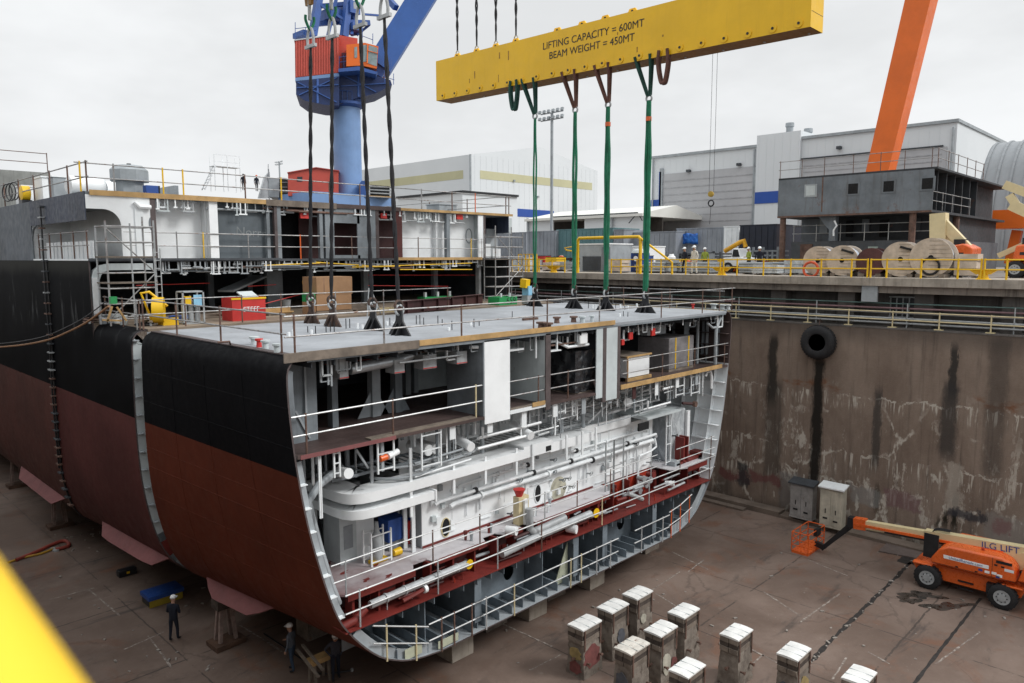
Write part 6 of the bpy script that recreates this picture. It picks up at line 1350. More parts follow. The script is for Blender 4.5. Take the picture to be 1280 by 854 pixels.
# ------------------------------------------------------------------ second beam (only its underside shows) with black ropes
L2 = thing('lifting_beam', 'brownish underside and hook plates of a second beam at the top edge', 'lifting beam', (16.2, 21, 25.6))
gold = M('hook_gold', (0.30, 0.15, 0.025), .5, 0, .3, 1.5, .1)
BX('beam_body', [gold], L2, 15.7, 16.7, 14, P(372, 4, x=16.2).y, 25.25, 27.4)
for i, (xl, yl_) in enumerate(LUGS_L):
    x, y = TOPS_L[i]
    zr = (P(388, 52, x=x).z, P(415, 40, x=x).z, P(449, 26, x=x).z, P(480, 14, x=x).z)[i]
    b = MB(); b.prism([(x - .06, y - .3, 25.3), (x - .06, y + .3, 25.3), (x - .06, y + .2, 24.75), (x - .06, y - .2, 24.75)], (.12, 0, 0)); b.build('hook_plate', gold if i < 2 else blackm, L2)
    t = thing('black_sling', names[i] + ' black twisted rope sling running up from the pale deck', 'sling', (xl, yl_, DZ + 1), 'black rope slings over the left lugs')
    rope('rope', steel_dk, t, (xl, yl_, DZ + 1.0), (x, y, zr - .15), .052, .03, (zr - DZ) / 2.1); MB().torus((xl, yl_, DZ + 1.05), (0, 1, 0), .16, .05, 14, 8).build('bottom_shackle', deckrust, t)
    b = MB(); b.tube(catmull([(x, y - .2, zr - .2), (x, y - .22, zr + .1), (x, y - .12, zr + .42), (x, y, zr + .5), (x, y + .12, zr + .42), (x, y + .22, zr + .1), (x, y + .2, zr - .2)], 3), .055, 8); b.bar((x, y - .36, zr - .18), (x, y + .36, zr - .18), .12); b.build('shackle', galvm, t)
    b = MB(); b.tube(catmull([(x - .18, y, zr + .95), (x - .18, y, zr + .75), (x, y, zr + .45), (x + .18, y, zr + .75), (x + .18, y, zr + .95)], 3), .055, 8); b.build('link', MATS['green_sling_fabric'], t)
    TB('top_link', galvm, t, [(x, y, zr + .8), (x, y, 25.0)], .07)
# deck hook far behind, on two thin wires
t = thing('crane_hook', 'yellow hook block hanging on two thin wires before the shed door', 'crane hook', P(889, 246, x=80)); p = P(889, 246, x=80)
for s in (-.3, .3): TB('wire', blackm, t, [p + Vector((0, s, .5)), Vector((p.x, p.y + s, 55))], .025, 6)
MB().lathe(p + Vector((-.25, 0, .3)), (1, 0, 0), [(0, .16), (.05, .34), (.3, .34), (.35, .16)], 14).build('block', M('hook_block_yellow', (.42, .27, .03), .5), t); b = MB(); b.torus(p + Vector((0, 0, -.75)), (1, 0, 0), .35, .09, 14, 8); b.build('hook', blackm, t); TB('tag_line', blackm, t, [p + Vector((0, 0, -1)), p + Vector((.0, .1, -3.2))], .03, 6)
# ------------------------------------------------------------------ blue crane beyond the hull
CYY = 72.0
pc = P(434, 180, y=CYY); NV = Vector((pc.x, CYY, 0)).normalized(); DV = NV.dot(pc)
def Q(u, v, d=0.0):                      # a plane square to the line of sight: the crane is slewed that way
    r = CR @ _ray(u, v); return CAM + r * ((DV + d) / NV.dot(r))

BC = thing('harbour_crane', 'blue pedestal crane with red machinery house and orange cab', 'crane', (pc.x, CYY, QZ))
zt = Q(434, 136).z
MB().lathe((pc.x, CYY, QZ), (0, 0, 1), [(0, 1.75), (2, 1.55), (zt - QZ, 1.52)], 40).build('pedestal', cranelight, BC)
MB().lathe((pc.x, CYY, zt + .01), (0, 0, 1), [(0, 1.6), (.25, 2.05), (.5, 2.05), (.6, 1.75), (1.5, 1.75), (1.5, 1.4)], 40).build('slewing_ring', craneblue, BC)
b = MB()
for i in range(24):
    a = 6.2832 * i / 24; b.bar((pc.x + 2.0 * math.cos(a), CYY + 2.0 * math.sin(a), zt + .5), (pc.x + 2.0 * math.cos(a), CYY + 2.0 * math.sin(a), zt + 1.5), .05)
b.torus((pc.x, CYY, zt + 1.5), (0, 0, 1), 2.0, .03, 32, 6); b.build('ring_rail', craneblue, BC)
def poly(name, mt, uv, d0, d1, par=None): return MB().prism([Q(u, v, d0) for u, v in uv], NV * (d1 - d0)).build(name, mt, par or BC)
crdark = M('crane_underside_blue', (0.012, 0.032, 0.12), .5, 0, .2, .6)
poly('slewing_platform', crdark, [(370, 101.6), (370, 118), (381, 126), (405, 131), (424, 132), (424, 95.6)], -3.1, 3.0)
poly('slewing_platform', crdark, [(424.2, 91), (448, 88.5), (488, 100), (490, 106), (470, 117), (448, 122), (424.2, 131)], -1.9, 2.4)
for (u0, v0, u1, v1) in ((372, 103, 421, 128), (421, 97, 374, 119), (397, 99, 397, 129), (371, 110, 423, 106)): MB().bar(Q(u0, v0, -3.14), Q(u1, v1, -3.14), .22, .1).build('platform_brace', craneblue, BC)
for (u0, v0, u1, v1) in ((426, 93, 470, 115), (448, 90, 448, 121), (426, 108, 486, 104)): MB().bar(Q(u0, v0, -1.95), Q(u1, v1, -1.95), .2, .1).build('platform_brace', craneblue, BC)
poly('machinery_house', cranered, [(368.5, 51), (424, 43.5), (424, 91), (369, 97)], -3.0, 3.2); poly('house_sill', cranelight, [(369, 97.3), (424, 91.3), (424, 95.5), (369, 101.5)], -3.06, 3.25); poly('house_roof', M('crane_roof', (.6, .62, .64), .5), [(367.5, 49.5), (424.5, 42), (424.5, 43.3), (367.5, 51)], -3.1, 3.3)
for i in range(17):
    u = 370.5 + i * 3.2; a = Q(u, 51.5 - (u - 368.5) * .13, -3.03); c = Q(u, 96.3 - (u - 368.5) * .1, -3.03); MB().bar(a, c, .1, .05).build('cladding_rib', cranered, BC)
poly('house_end', cranered, [(424.2, 44), (447, 48), (447, 86), (424.2, 90)], -1.6, 2.6); poly('house_door', M('crane_door', (.12, .03, .06), .5), [(427, 66), (433, 66), (433, 84), (427, 85)], -1.65, -1.62)
poly('right_house', cranered, [(452, 95), (486, 88), (486, 78), (475, 76), (452, 85)], -.4, 3.0)
cab = poly('cab', orangec, [(433, 56), (456, 53.5), (473, 58), (471, 86), (452, 82), (433, 83)], -3.6, -1.4)
for (uv) in ([(443, 59), (446.5, 58.6), (446.5, 72), (443, 72.3)], [(450, 57), (459, 56), (458, 77), (450, 78)]): poly('cab_window', M('cab_glass', (.25, .32, .33), .15) if 'cab_glass' not in MATS else MATS['cab_glass'], uv, -3.64, -3.61, cab)
poly('cab_window', MATS['cab_glass'], [(461, 56.5), (472, 60), (471, 83), (459.5, 79)], -3.64, -3.61, cab)
for (u0, v0, u1, v1) in ((459.6, 55, 459, 79), (459.5, 63.5, 472.5, 67)): MB().bar(Q(u0, v0, -3.68), Q(u1, v1, -3.68), .12, .06).build('window_bar', orangec, cab)
poly('cab_platform', craneblue, [(423, 86), (448, 83), (472, 90), (470, 93), (448, 88), (423, 90)], -4.0, -1.2)
def girder(name, mt, a, c, w_, h_): return MB().bar(a, c, w_, h_).build(name, mt, BC)
girder('boom', M('boom_blue', (.035, .12, .40), .5, 0, .12, .4), Q(474, 84, .5), Q(540, -22, .5), 2.6, 2.7); girder('boom_foot', craneblue, Q(468, 94, .5), Q(486, 62, .5), 2.0, 1.7)
for (u0, v0, u1, v1, w_) in ((391, 44, 399, -6, .7), (430, 46, 436, -6, .7), (395, 30, 446, 26, .5), (398, 8, 446, 4, .4), (410, 44, 420, 0, .35), (436, 6, 446, 44, .6), (446, 44, 462, 31, .25), (425, 28, 462, 29, .5), (486, 0, 495, 10, .6), (455, 18, 480, 20, .2), (398, 26, 432, 4, .25), (432, 26, 400, 6, .25), (440, 26, 440, 44, .3)):
    girder('a_frame_strut', craneblue, Q(u0, v0, rnd.uniform(-1.5, 1.5)), Q(u1, v1, rnd.uniform(-1.5, 1.5)), w_, w_)
for (u, v, w_, h_, mt) in ((378, 44, 12, 6, craneblue), (415, 20, 18, 12, craneblue), (437, 12, 14, 14, craneblue), (440, 36, 14, 8, craneblue), (437, 10, 5, 8, greyl)):
    p = Q(u, v); MB().box(p, (w_ * .09, 2.2, h_ * .09)).build('winch_housing', mt, BC)
for (u0, v0, u1, v1) in ((369, 36, 395, 33), (369, 41, 395, 38), (369, 28, 369, 49), (382, 34, 382, 46), (424, 72, 436, 70), (424, 78, 436, 76), (424, 70, 424, 88), (430, 69, 430, 86), (478, 95, 493, 100), (480, 88, 481, 103), (492, 92, 492, 106), (487, 72, 487, 86), (489, 86, 489, 72), (453, 45, 466, 50), (466, 42, 466, 55), (453, 38, 453, 48)): TB('crane_rail', craneblue, BC, [Q(u0, v0, -3), Q(u1, v1, -3)], .035, 6)
zp0, zp1 = Q(400, 258).z, Q(400, 245).z
BX('portal_platform', cranelight, BC, Q(346, 250).x, Q(492, 250).x, CYY - 3, CYY + 4, zp0, zp1)
for dx, dy in ((Q(350, 250).x + .6, -2.3), (Q(488, 250).x - .6, -2.3), (Q(350, 250).x + .6, 3.3), (Q(488, 250).x - .6, 3.3)): BX('portal_leg', cranelight, BC, dx - .5, dx + .5, CYY + dy - .5, CYY + dy + .5, QZ, zp0) if dx > 42.2 else None
poly('blue_tank', craneblue, [(450, 247), (450, 229), (452, 226), (456, 226), (459, 229), (459, 247)], -2.5, -1.0)
g = poly('equipment_cage', blackm, [(463, 231), (487, 233), (487, 247), (463, 245)], -2.0, 1); 
for v in (233, 237, 241, 245): MB().bar(Q(460, v, -2.3), Q(489, v + 1.5, -2.3), .12, .12).build('cage_bar', wood if v == 245 else galvm, g)
RH = thing('red_hut', 'red gabled hut with a small window beside the blue pedestal', 'hut', Q(391, 247, -2))
MB().prism([Q(360, 245, -2.8), Q(423, 247, -2.8), Q(423, 214.5, -2.8), Q(395, 211, -2.8), Q(360, 216.5, -2.8)], NV * 3.2).build('hut_walls', cranered, RH); MB().prism([Q(371.5, 227, -2.83), Q(378, 227, -2.83), Q(378, 221, -2.83), Q(371.5, 221, -2.83)], NV * .02).build('window', glassd, RH)
MB().prism([Q(359, 216.5, -2.95), Q(395, 210.2, -2.95), Q(424, 214.2, -2.95), Q(424, 213, -2.95), Q(395, 208.9, -2.95), Q(359, 215.3, -2.95)], NV * 3.5).build('roof', M('hut_roof', (.42, .06, .045), .6), RH)
g = thing('grey_container', 'grey container with dark racks left of the red hut', 'container', Q(345, 247, 0)); MB().prism([Q(336, 246, -1), Q(349, 247, -1), Q(349, 222, -1), Q(336, 223, -1)], NV * 4).build('container_body', greyl, g); MB().prism([Q(349.2, 247, -1), Q(360, 247, -1), Q(359, 223, -1), Q(349.2, 222, -1)], NV * 2).build('dark_rack', blackm, g)
for v in (228, 234, 240): MB().bar(Q(349.5, v, -1.1), Q(359.5, v, -1.1), .1, .06).build('rack_shelf', galvm, g)
def mast(name, label, u, vtop, vbase, x, r, hw, lamps, zb=QZ):
    p = P(u, vtop, x=x); t = thing(name, label, 'light mast', (x, p.y, zb)); TB('pole', greyl, t, [(x, p.y, zb), (x, p.y, p.z)], r, 10)
    for k, dz in enumerate((0, -.9)):
        BR('cross_arm', greyl, t, (x, p.y - hw, p.z + dz), (x, p.y + hw, p.z + dz), .14)
        for i in range(lamps):
            y = p.y - hw + 2 * hw * i / (lamps - 1); MB().box((x - .25, y, p.z + dz + .22), (.25, .42, .38), 0, 0, 0, .35).build('floodlight', greyl, t)
    return t
mast('light_mast', 'tall grey floodlight mast standing before the far white shed', 690, 141, 270, 78, .2, 2.0, 6)
mast('light_mast', 'small distant floodlight mast left of the red hut', 349, 203, 247, 150, .3, 2.6, 5)
# ------------------------------------------------------------------ white sheds
LSX = 140.0
c0 = P(588, 193, x=LSX); Yc, Ze = c0.y, c0.z
LS = thing('assembly_shed', 'far white gabled shed with tan and blue bands beyond the hull', 'shed', (LSX + 30, Yc + 30, QZ))
xe = P(747, 213, y=Yc).x; ym = P(440, 220, x=LSX).y + 25; xm = (LSX + xe) / 2; zr = Ze + (xe - LSX) * .085
b = MB(); b.prism([(LSX, Yc, QZ), (xe, Yc, QZ), (xe, Yc, Ze), (xm, Yc, zr), (LSX, Yc, Ze)], (0, ym - Yc, 0)); b.build('shed_walls', shedwhite, LS)
def band(u0, u1, v0, v1, mt, plane, nm='wall_band', off=.06):
    if plane == 'x': a = P(u0, v0, x=LSX); c = P(u1, v1, x=LSX); return BX(nm, mt, LS, LSX - off, LSX - .01, min(a.y, c.y), max(a.y, c.y), min(a.z, c.z), max(a.z, c.z))
    a = P(u0, v0, y=Yc); c = P(u1, v1, y=Yc); return BX(nm, mt, LS, min(a.x, c.x), max(a.x, c.x), Yc - off, Yc - .01, min(a.z, c.z), max(a.z, c.z))
za, zb_ = P(600, 213, y=Yc).z, P(600, 223.5, y=Yc).z
xa, xb = P(600, 218, y=Yc).x, P(740, 230, y=Yc).x; BX('tan_band', shedtan, LS, xa, xb, Yc - .06, Yc - .01, zb_, za)
ya, yb = P(579, 216, x=LSX).y, P(452, 232, x=LSX).y; BX('tan_band', shedtan, LS, LSX - .06, LSX - .01, ya, yb, zb_, za)
za, zb_ = P(603, 258, y=Yc).z, P(603, 268.5, y=Yc).z; BX('blue_band', shedblue, LS, P(601, 262, y=Yc).x, P(692, 266, y=Yc).x, Yc - .06, Yc - .01, zb_, za)
BX('shed_corner', greyl, LS, LSX - .12, LSX + .25, Yc - .12, Yc + .3, QZ, Ze + .05)
for i in range(30): BX('cladding_seam', M('seam_grey', (.6, .63, .65), .6) if 'seam_grey' not in MATS else MATS['seam_grey'], LS, LSX + 1.5 + i * 2.2, LSX + 1.54 + i * 2.2, Yc - .03, Yc - .005, QZ, Ze) if LSX + 1.5 + i * 2.2 < xe else None
for u, v in ((642, 226), (720, 230), (672, 246)): p = P(u, v, y=Yc); BX('wall_light', greyl, LS, p.x - .3, p.x + .3, Yc - .5, Yc - .01, p.z - .25, p.z + .25)
AN = thing('low_annex', 'low grey annex with a dark roof edge before the far white shed', 'annex', P(540, 262, x=115)); a, c = P(498, 252, x=115), P(578, 241, x=115)
MB().prism([(115, a.y, QZ), (115, c.y, QZ), (115, c.y, c.z), (115, a.y, c.z)], (18, 0, 0)).build('annex_walls', shedwhite, AN); BX('roof_edge', blackm, AN, 114.6, 133, min(a.y, c.y) - .5, max(a.y, c.y) + .5, c.z + .003, c.z + .5)
# low white canopy between the sheds
CN = thing('canopy_shed', 'low white curved canopy shed with an open dark bay', 'canopy', P(720, 300, x=95)); CNX = 95.0
a, c = P(658, 275, x=CNX), P(805, 283, x=CNX); ze = P(720, 271, x=CNX).z; zk = P(745, 262, x=CNX).z
zk = P(735, 263, x=CNX + 9).z
b = MB(); b.prism([(CNX - .5, c.y, ze), (CNX + 9, c.y, zk), (CNX + 18, c.y, ze), (CNX + 18, c.y, ze - .4), (CNX - .5, c.y, ze - .4)], (0, a.y - c.y, 0)); b.build('canopy_roof', M('canopy_sheet', (.70, .70, .66), .6, 0, .05, .2, bump=0), CN)
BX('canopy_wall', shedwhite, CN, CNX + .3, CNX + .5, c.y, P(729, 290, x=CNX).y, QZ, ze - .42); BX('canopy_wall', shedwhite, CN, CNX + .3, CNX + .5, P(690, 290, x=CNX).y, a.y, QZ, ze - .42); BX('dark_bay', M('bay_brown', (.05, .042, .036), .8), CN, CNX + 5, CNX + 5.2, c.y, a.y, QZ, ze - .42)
for u in (765, 660): p = P(u, 290, x=CNX); BX('canopy_post', greyl, CN, CNX - .2, CNX + .1, p.y - .15, p.y + .15, QZ, ze + .2)
BR('roof_truss', greyd, CN, P(690, 271.5, x=CNX - .3), P(797, 266, x=CNX - .3), .2, .2); BR('roof_truss', greyd, CN, P(786, 279, x=CNX - .3), P(797, 266, x=CNX - .3), .12); BR('roof_truss', greyd, CN, P(803, 276, x=CNX - .3), P(797, 266, x=CNX - .3), .12)
# right hand shed
RSX = 112.0
RS = thing('workshop_shed', 'big white workshop shed with tall grey doors and a blue band', 'shed', (RSX + 15, 40, QZ)); R2 = lambda u, v, o=0.0: P(u, v, x=RSX - o)
ya, yb, yc_, yd = R2(815, 199).y, R2(948, 183).y, R2(1003, 170).y, R2(1197, 155).y
z1, z2, z3 = R2(900, 189.5).z, R2(975, 167).z, R2(1100, 163.5).z
BX('shed_walls', shedwhite, RS, RSX, RSX + 40, yb, ya, QZ, z1); BX('shed_walls', shedwhite, RS, RSX - .6, RSX + 40, yc_, yb - .01, QZ, z2); BX('shed_walls', shedwhite, RS, RSX, RSX + 40, yd, yc_ - .01, QZ, z3); BX('eaves_trim', greyl, RS, RSX - .3, RSX + 40.2, yb + .02, ya + .2, z1 + .003, z1 + .4); BX('eaves_trim', greyl, RS, RSX - .3, RSX + 40.2, yd - .2, yc_ - .02, z3 + .003, z3 + .4)
doorm = M('shed_door', (.42, .425, .44), .55, 0, .12, .12, 0, .25, (.33, .335, .35))
def rect(nm, mt, u0, v0, u1, v1, o=.1, th=.08, um=None):
    um = um or (u0 + u1) / 2; zA, zB = R2(um, v0).z, R2(um, v1).z; y0, y1 = R2(u0, v0).y, R2(u1, v1).y; return BX(nm, mt, RS, RSX - o - th, RSX - o, min(y0, y1), max(y0, y1), min(zA, zB), max(zA, zB))
d1 = rect('roller_door', doorm, 828, 213, 944.5, 300, .05); d2 = rect('roller_door', doorm, 1005, 192, 1177, 300, .05)
for v in range(222, 298, 9): rect('door_rib', M('door_rib_grey', (.36, .365, .38), .55) if 'door_rib_grey' not in MATS else MATS['door_rib_grey'], 828, v, 944.5, v + 1.2, .14, .04)
for v in (200, 208, 216): rect('door_rib', MATS['door_rib_grey'], 1005, v, 1177, v + 1.2, .14, .04)
rect('door_frame', greyl, 826, 211, 828, 300, .05, .3); rect('door_frame', greyl, 944.5, 209, 946, 300, .05, .3); rect('door_frame', greyd, 1003, 190, 1179, 191.5, .05, .3); rect('blue_post', shedblue, 825.3, 215, 826.2, 300, .05, .3)
rect('blue_band', shedblue, 814, 250, 825.5, 263.5, .05); 
zA, zB = R2(960, 240).z, R2(960, 254.5).z; BX('blue_band', shedblue, RS, RSX - .72, RSX - .62, R2(972, 250).y - 8, yb - .02, zB, zA)
for (u, v0, v1) in ((987, 154, 166), (1010, 161, 174)): p = P(u, v1, x=RSX + 8); q = P(u, v0, x=RSX + 8); r = .55; MB().lathe((RSX + 8, p.y, p.z - 2), (0, 0, 1), [(0, r), (q.z - p.z + 2 - .6, r), (q.z - p.z + 2 - .6, r * 1.25), (q.z - p.z + 2, r * 1.2)], 14).build('roof_stack', greyl, RS)
for u, v in ((862, 214), (925, 206), (1050, 185), (1110, 178)): p = R2(u, v); BX('wall_light', greyd, RS, RSX - .7, RSX - .05, p.y - .3, p.y + .3, p.z - .2, p.z + .2)
ribm = shedwhite
y = yd + .8
while y < ya:
    if y < yc_ or y > yb:
        z_ = z3 if y < yc_ else z1; zl = R2(1090, 191).z if y < yc_ - .5 and y > R2(1178, 190).y else (R2(886, 211.5).z if R2(946, 210).y < y < R2(826, 210).y else QZ); BX('cladding_rib', ribm, RS, RSX - .02, RSX - .004, y - .03, y + .03, zl + .1, z_ - .1)
    else: BX('cladding_rib', ribm, RS, RSX - .62, RSX - .604, y - .03, y + .03, QZ, z2)
    y += 1.25
for y in (yb + .5, ya - .4, yd + .4): TB('down_pipe', greyl, RS, [(RSX - .25, y, QZ), (RSX - .25, y, z1 - .2)], .14)
AXX = 104.0; AB = thing('arch_building', 'ribbed grey arched metal building at the right edge of the picture', 'arched building', P(1290, 300, x=AXX)); ye_ = P(1227, 240, x=AXX - 6).y; ztop_ = P(1275, 177, x=AXX).z; rr_ = 9.0
arcp = [(AXX - rr_ * math.cos(math.pi * k / 32), QZ + 1.5 + (ztop_ - QZ - 1.5) * math.sin(math.pi * k / 32)) for k in range(33)]
b = MB(); b.prism([(x, ye_, z) for x, z in arcp] + [(AXX + rr_, ye_, QZ), (AXX - rr_, ye_, QZ)], (0, -34, 0)); b.build('arch_shell', M('arch_metal', (.27, .29, .305), .5, .1, .08, .3), AB)
for i in range(26):
    b = MB(); y = ye_ - .3 - i * 1.3
    for k in range(20): b.bar((arcp[k][0], y, arcp[k][1]), (arcp[k + 1][0], y, arcp[k + 1][1]), .3, .22, up=(0, 1, 0))
    b.build('arch_rib', MATS['arch_metal'], AB)
# orange gantry leg
G = thing('gantry_crane', 'huge orange leaning leg and sill of a gantry crane behind the grey ship block', 'gantry crane', P(1095, 300, x=72)); gx = 72.0
b = MB(); z0_ = QZ + .8; a0, a1 = P(1082, 215, x=gx), P(1131, 0, x=gx); b0, b1 = P(1110, 215, x=gx), P(1163, 0, x=gx)
ext = lambda a, c, z: a + (c - a) * ((z - a.z) / (c.z - a.z))
b.prism([ext(a0, a1, z0_), ext(b0, b1, z0_), ext(b0, b1, 52), ext(a0, a1, 52)], (1.9, 0, 0)); b.build('gantry_leg', orangec, G)
q = P(1240, 275, x=gx); BX('sill_beam', orangec, G, gx, gx + 2.6, q.y - 16, q.y, P(1240, 286, x=gx).z, P(1240, 263, x=gx).z); BX('bogie', orangec, G, gx - .3, gx + 3.5, ext(b0, b1, z0_).y - 1, ext(a0, a1, z0_).y + 1, QZ, z0_)
BR('gantry_brace', orangec, G, P(1272, 288, x=gx + 1), P(1262, 330, x=gx + 1), .7); BX('bogie', orangec, G, gx, gx + 2.5, q.y - 7, q.y - 4, QZ, P(1240, 286, x=gx).z)
# ------------------------------------------------------------------ grey ship block standing on the quay
GX = 50.0
K = lambda u, v, o=0.0: P(u, v, x=GX + o)
kn = K(1168, 211); yN = kn.y; yF = K(973, 236).y; zU1 = kn.z; zU0 = K(1168, 265).z
KB = thing('deckhouse_block', 'dark grey steel ship block with square windows standing on the quay', 'ship section', (GX + 5, (yN + yF) / 2, QZ))
slate = M('weathered_slate_steel', (0.16, 0.182, 0.205), .65, 0, .3, .5, .16, .5, (.085, .075, .065)); slate_shade = M('shaded_slate_steel', (0.03, 0.034, 0.04), .7, 0, .35, .5, .1)  # second slate is darker: shade of the block's interior put into the colour
xB = P(1258, 245, y=yN).x
BX('upper_front', slate, KB, GX, GX + .06, yN, yF, zU0, zU1); BX('upper_roof', slate_shade, KB, GX, xB, yN - .2, yF, zU1 + .003, zU1 + .12); BX('upper_floor', slate_shade, KB, GX + .07, xB, yN, yF, zU0, zU0 + .15); BX('far_side', slate_shade, KB, GX + .07, xB, yF - .06, yF, zU0 + .16, zU1)
BX('inner_wall', slate_shade, KB, GX + .07, xB, yN + .9, yN + .96, zU0 + .16, zU1)
for k in range(6): BX('deck_web', slate_shade, KB, GX + 1.2 + k * 1.9, GX + 1.3 + k * 1.9, yN + .1, yN + .89, zU0 + .16, zU1); 
for k in range(5): BX('room_panel', [slate_shade, slate, dmaroon][k % 3], KB, GX + 1.5 + k * 2.0, GX + 2.6 + k * 2.0, yN + .6, yN + .65, zU0 + .16, zU1)
for i, (u, v) in enumerate(((1013.5, 238.5), (1066.5, 236), (1111, 233), (1159.5, 229.5))):
    p = K(u, v); w_ = .42; f = MB()
    f.bx(GX - .03, GX - .003, p.y - w_, p.y + w_, p.z - w_, p.z + w_); o = f.build('window', slate if i else greyl, KB, .0); BX('pane', void if i else offwhite, o, GX - .045, GX - .032, p.y - .3, p.y + .3, p.z - .32, p.z + .32)
BX('weld_strip', rusty, KB, GX - .012, GX - .003, K(1028, 240).y - .04, K(1028, 240).y + .04, zU0 + .3, zU1); BX('lower_edge', rusty, KB, GX - .015, GX - .003, yN, yF, zU0, zU0 + .12)
zL1 = K(1080, 301, 1.5).z; yLa, yLb = K(1193, 300, 1.5).y, K(989, 303, 1.5).y
BX('lower_block', M('mid_slate', (.09, .1, .112), .65, 0, .3, .5, .15, .4), KB, GX + 1.5, xB - .3, yN + .3, yLb, QZ + .01, zL1); BX('mid_wall', slate_shade, KB, GX + 3.2, xB - .3, yN + .5, yLb, zL1 + .003, zU0); BX('mid_panel', slate, KB, GX + 3.1, GX + 3.19, yLb - 2.2, yLb, zL1 + .003, zU0)
for (u0, u1, v0, v1, mt) in ((1025, 1034, 275, 292, greyl), (1078, 1086, 274, 290, slate), (1100, 1110, 275, 296, void), (1140, 1150, 273, 288, greyd), (1058, 1066, 276, 296, void)): a, c = K(u0, v0, 3.05), K(u1, v1, 3.05); BX('wall_hatch', mt, KB, GX + 3.03, GX + 3.09, c.y, a.y, c.z, a.z)
p = K(1037, 300); MB().bar((GX + .6, p.y, zL1), (GX + .6, p.y, zU0), .5, .4).build('web_pillar', slate, KB); MB().prism([(GX + .5, p.y + .25, zU0), (GX + .5, p.y + 1.0, zU0), (GX + .5, p.y + .25, zU0 - .9)], (.05, 0, 0)).build('pillar_knee', slate, KB)
for u in (978, 1139.5): p = K(u, 300, .3); TB('rust_pillar', rusty, KB, [(GX + .3, p.y, QZ), (GX + .3, p.y, zU0)], .2, 10)
p = K(1200, 300); TB('rust_pillar', rusty, KB, [(GX + 7, yN + .4, QZ), (GX + 7, yN + .4, zU0)], .25, 10)
add_rail([(GX + .05, K(u, 215).y, zU1 + .12) for u in (975, 1002, 1030, 1066, 1100, 1130, 1164)], KB, 1.1, 2, .025, .025, tubes, rusty, .1)
add_rail([(GX + .3 + k * 2.2, yN - .1, zU1 + .12) for k in range(6)], KB, 1.1, 2, .025, .025, tubes, rusty, .1); add_rail([(GX + .3 + k * 2.2, yN + .1, zU0 + .16) for k in range(5)], KB, 1.1, 2, .025, .025, tubes, tubes, .1)
add_rail([(GX + 1.6, K(u, 300, 1.6).y, zL1) for u in (992, 1020, 1050, 1080, 1110, 1140, 1170)], KB, 1.1, 2, .025, .025, tubel, tubel, .1)
TB('white_hose', white2, KB, [K(1043, 276, .2), K(1046, 282, .2), K(1042, 288, .2), K(1042, 295, .2)], .06, 6)
for (u, v) in ((1029, 318), (1091, 316)): p = K(u, v, 1.48); BX('pale_hatch', M('pale_green_plate', (.45, .55, .5), .5) if 'pale_green_plate' not in MATS else MATS['pale_green_plate'], KB, GX + 1.44, GX + 1.49, p.y - .3, p.y + .3, p.z - .4, p.z + .4)
BX('steel_door', rusty, KB, GX + 1.44, GX + 1.49, K(1015, 330, 1.5).y, K(1000, 330, 1.5).y, QZ + .02, QZ + 2.0)
# ------------------------------------------------------------------ cable reels
reelwood = M('reel_timber', (0.52, 0.44, 0.36), .8, 0, .2, 2.5, .02); wrapm = M('blue_white_wrap', (.5, .56, .66), .4, 0, .3, 2); reelpink = M('reel_maroon', (.085, .03, .03), .7)
rl = [(1022, 331, 17, 'reel_w', 'first timber cable reel from the left, with an orange hoop leaning on it'), (1052, 331.5, 17.5, 'reel_w', 'second timber cable reel from the left, just right of the orange hoop'), (1088, 335, 16, 'reel_m', 'dark maroon cable reel between the timber reels'), (1125, 332, 19.5, 'reel_w', 'timber cable reel right of the dark maroon reel, with a plain face'), (1163, 331.5, 21.5, 'reel_w', 'largest timber cable reel, rightmost, with a black coil drawn on its face')]
for i, (u, v, rp, kind, lab) in enumerate(rl):
    X = 43.6; p = P(u, v, x=X); r = rp * (p - CAM).length / FPX * .98; z = QZ + r + .06
    t = thing('cable_reel', lab, 'cable reel', (X, p.y, QZ), 'cable reels along the quay edge'); mt = reelwood if kind == 'reel_w' else reelpink
    for dx in (0, 1.05): MB().lathe((X + dx, p.y, z), (1, .08, 0), [(0, r), (.1, r)], 36).build('flange', mt, t)
    MB().lathe((X + .105, p.y, z), (1, .08, 0), [(0, r * .88), (.92, r * .88)], 30).build('wound_cable', wrapm if kind == 'reel_w' else blackm, t)
    MB().lathe((X - .012, p.y, z), (1, 0, 0), [(0, .13), (.008, .13)], 14).build('hub_hole', void, t)
    if kind == 'reel_w':
        for k in range(9):
            o = (k - 4) * r * .21; h_ = math.sqrt(max(0.01, r * r - o * o)) * .97; BX('plank_gap', MATS['weathered_timber'], t, X - .008, X - .003, p.y - h_, p.y + h_, z + o - .008, z + o + .008)
    if i == 4: MB().torus((X - .04, p.y, z - r * .45), (1, 0, 0), r * .42, .06, 20, 6).build('black_coil', black, t)
    if i in (1, 3): MB().box((X - .03, p.y - .3, z + r * .6), (.04, .7, .12), 0, 0, .3).build('black_mark', black, t)
    for s in (-1, 1): MB().box((X + .5, p.y + s * r * .55, QZ + .1), (1.2, .25, .2)).build('chock', woodg, t)
p = P(1013.5, 337, x=43.1); t = thing('orange_hoop', 'orange life ring hung on the quay rail by the first reel', 'life ring', p); MB().torus(p, (1, 0, 0), .42, .075, 24, 8).build('ring', M('life_ring_orange', (.6, .09, .03), .5), t); BX('hanger', yellow, t, p.x - .03, p.x + .03, p.y - .03, p.y + .03, p.z + .42, p.z + .5)
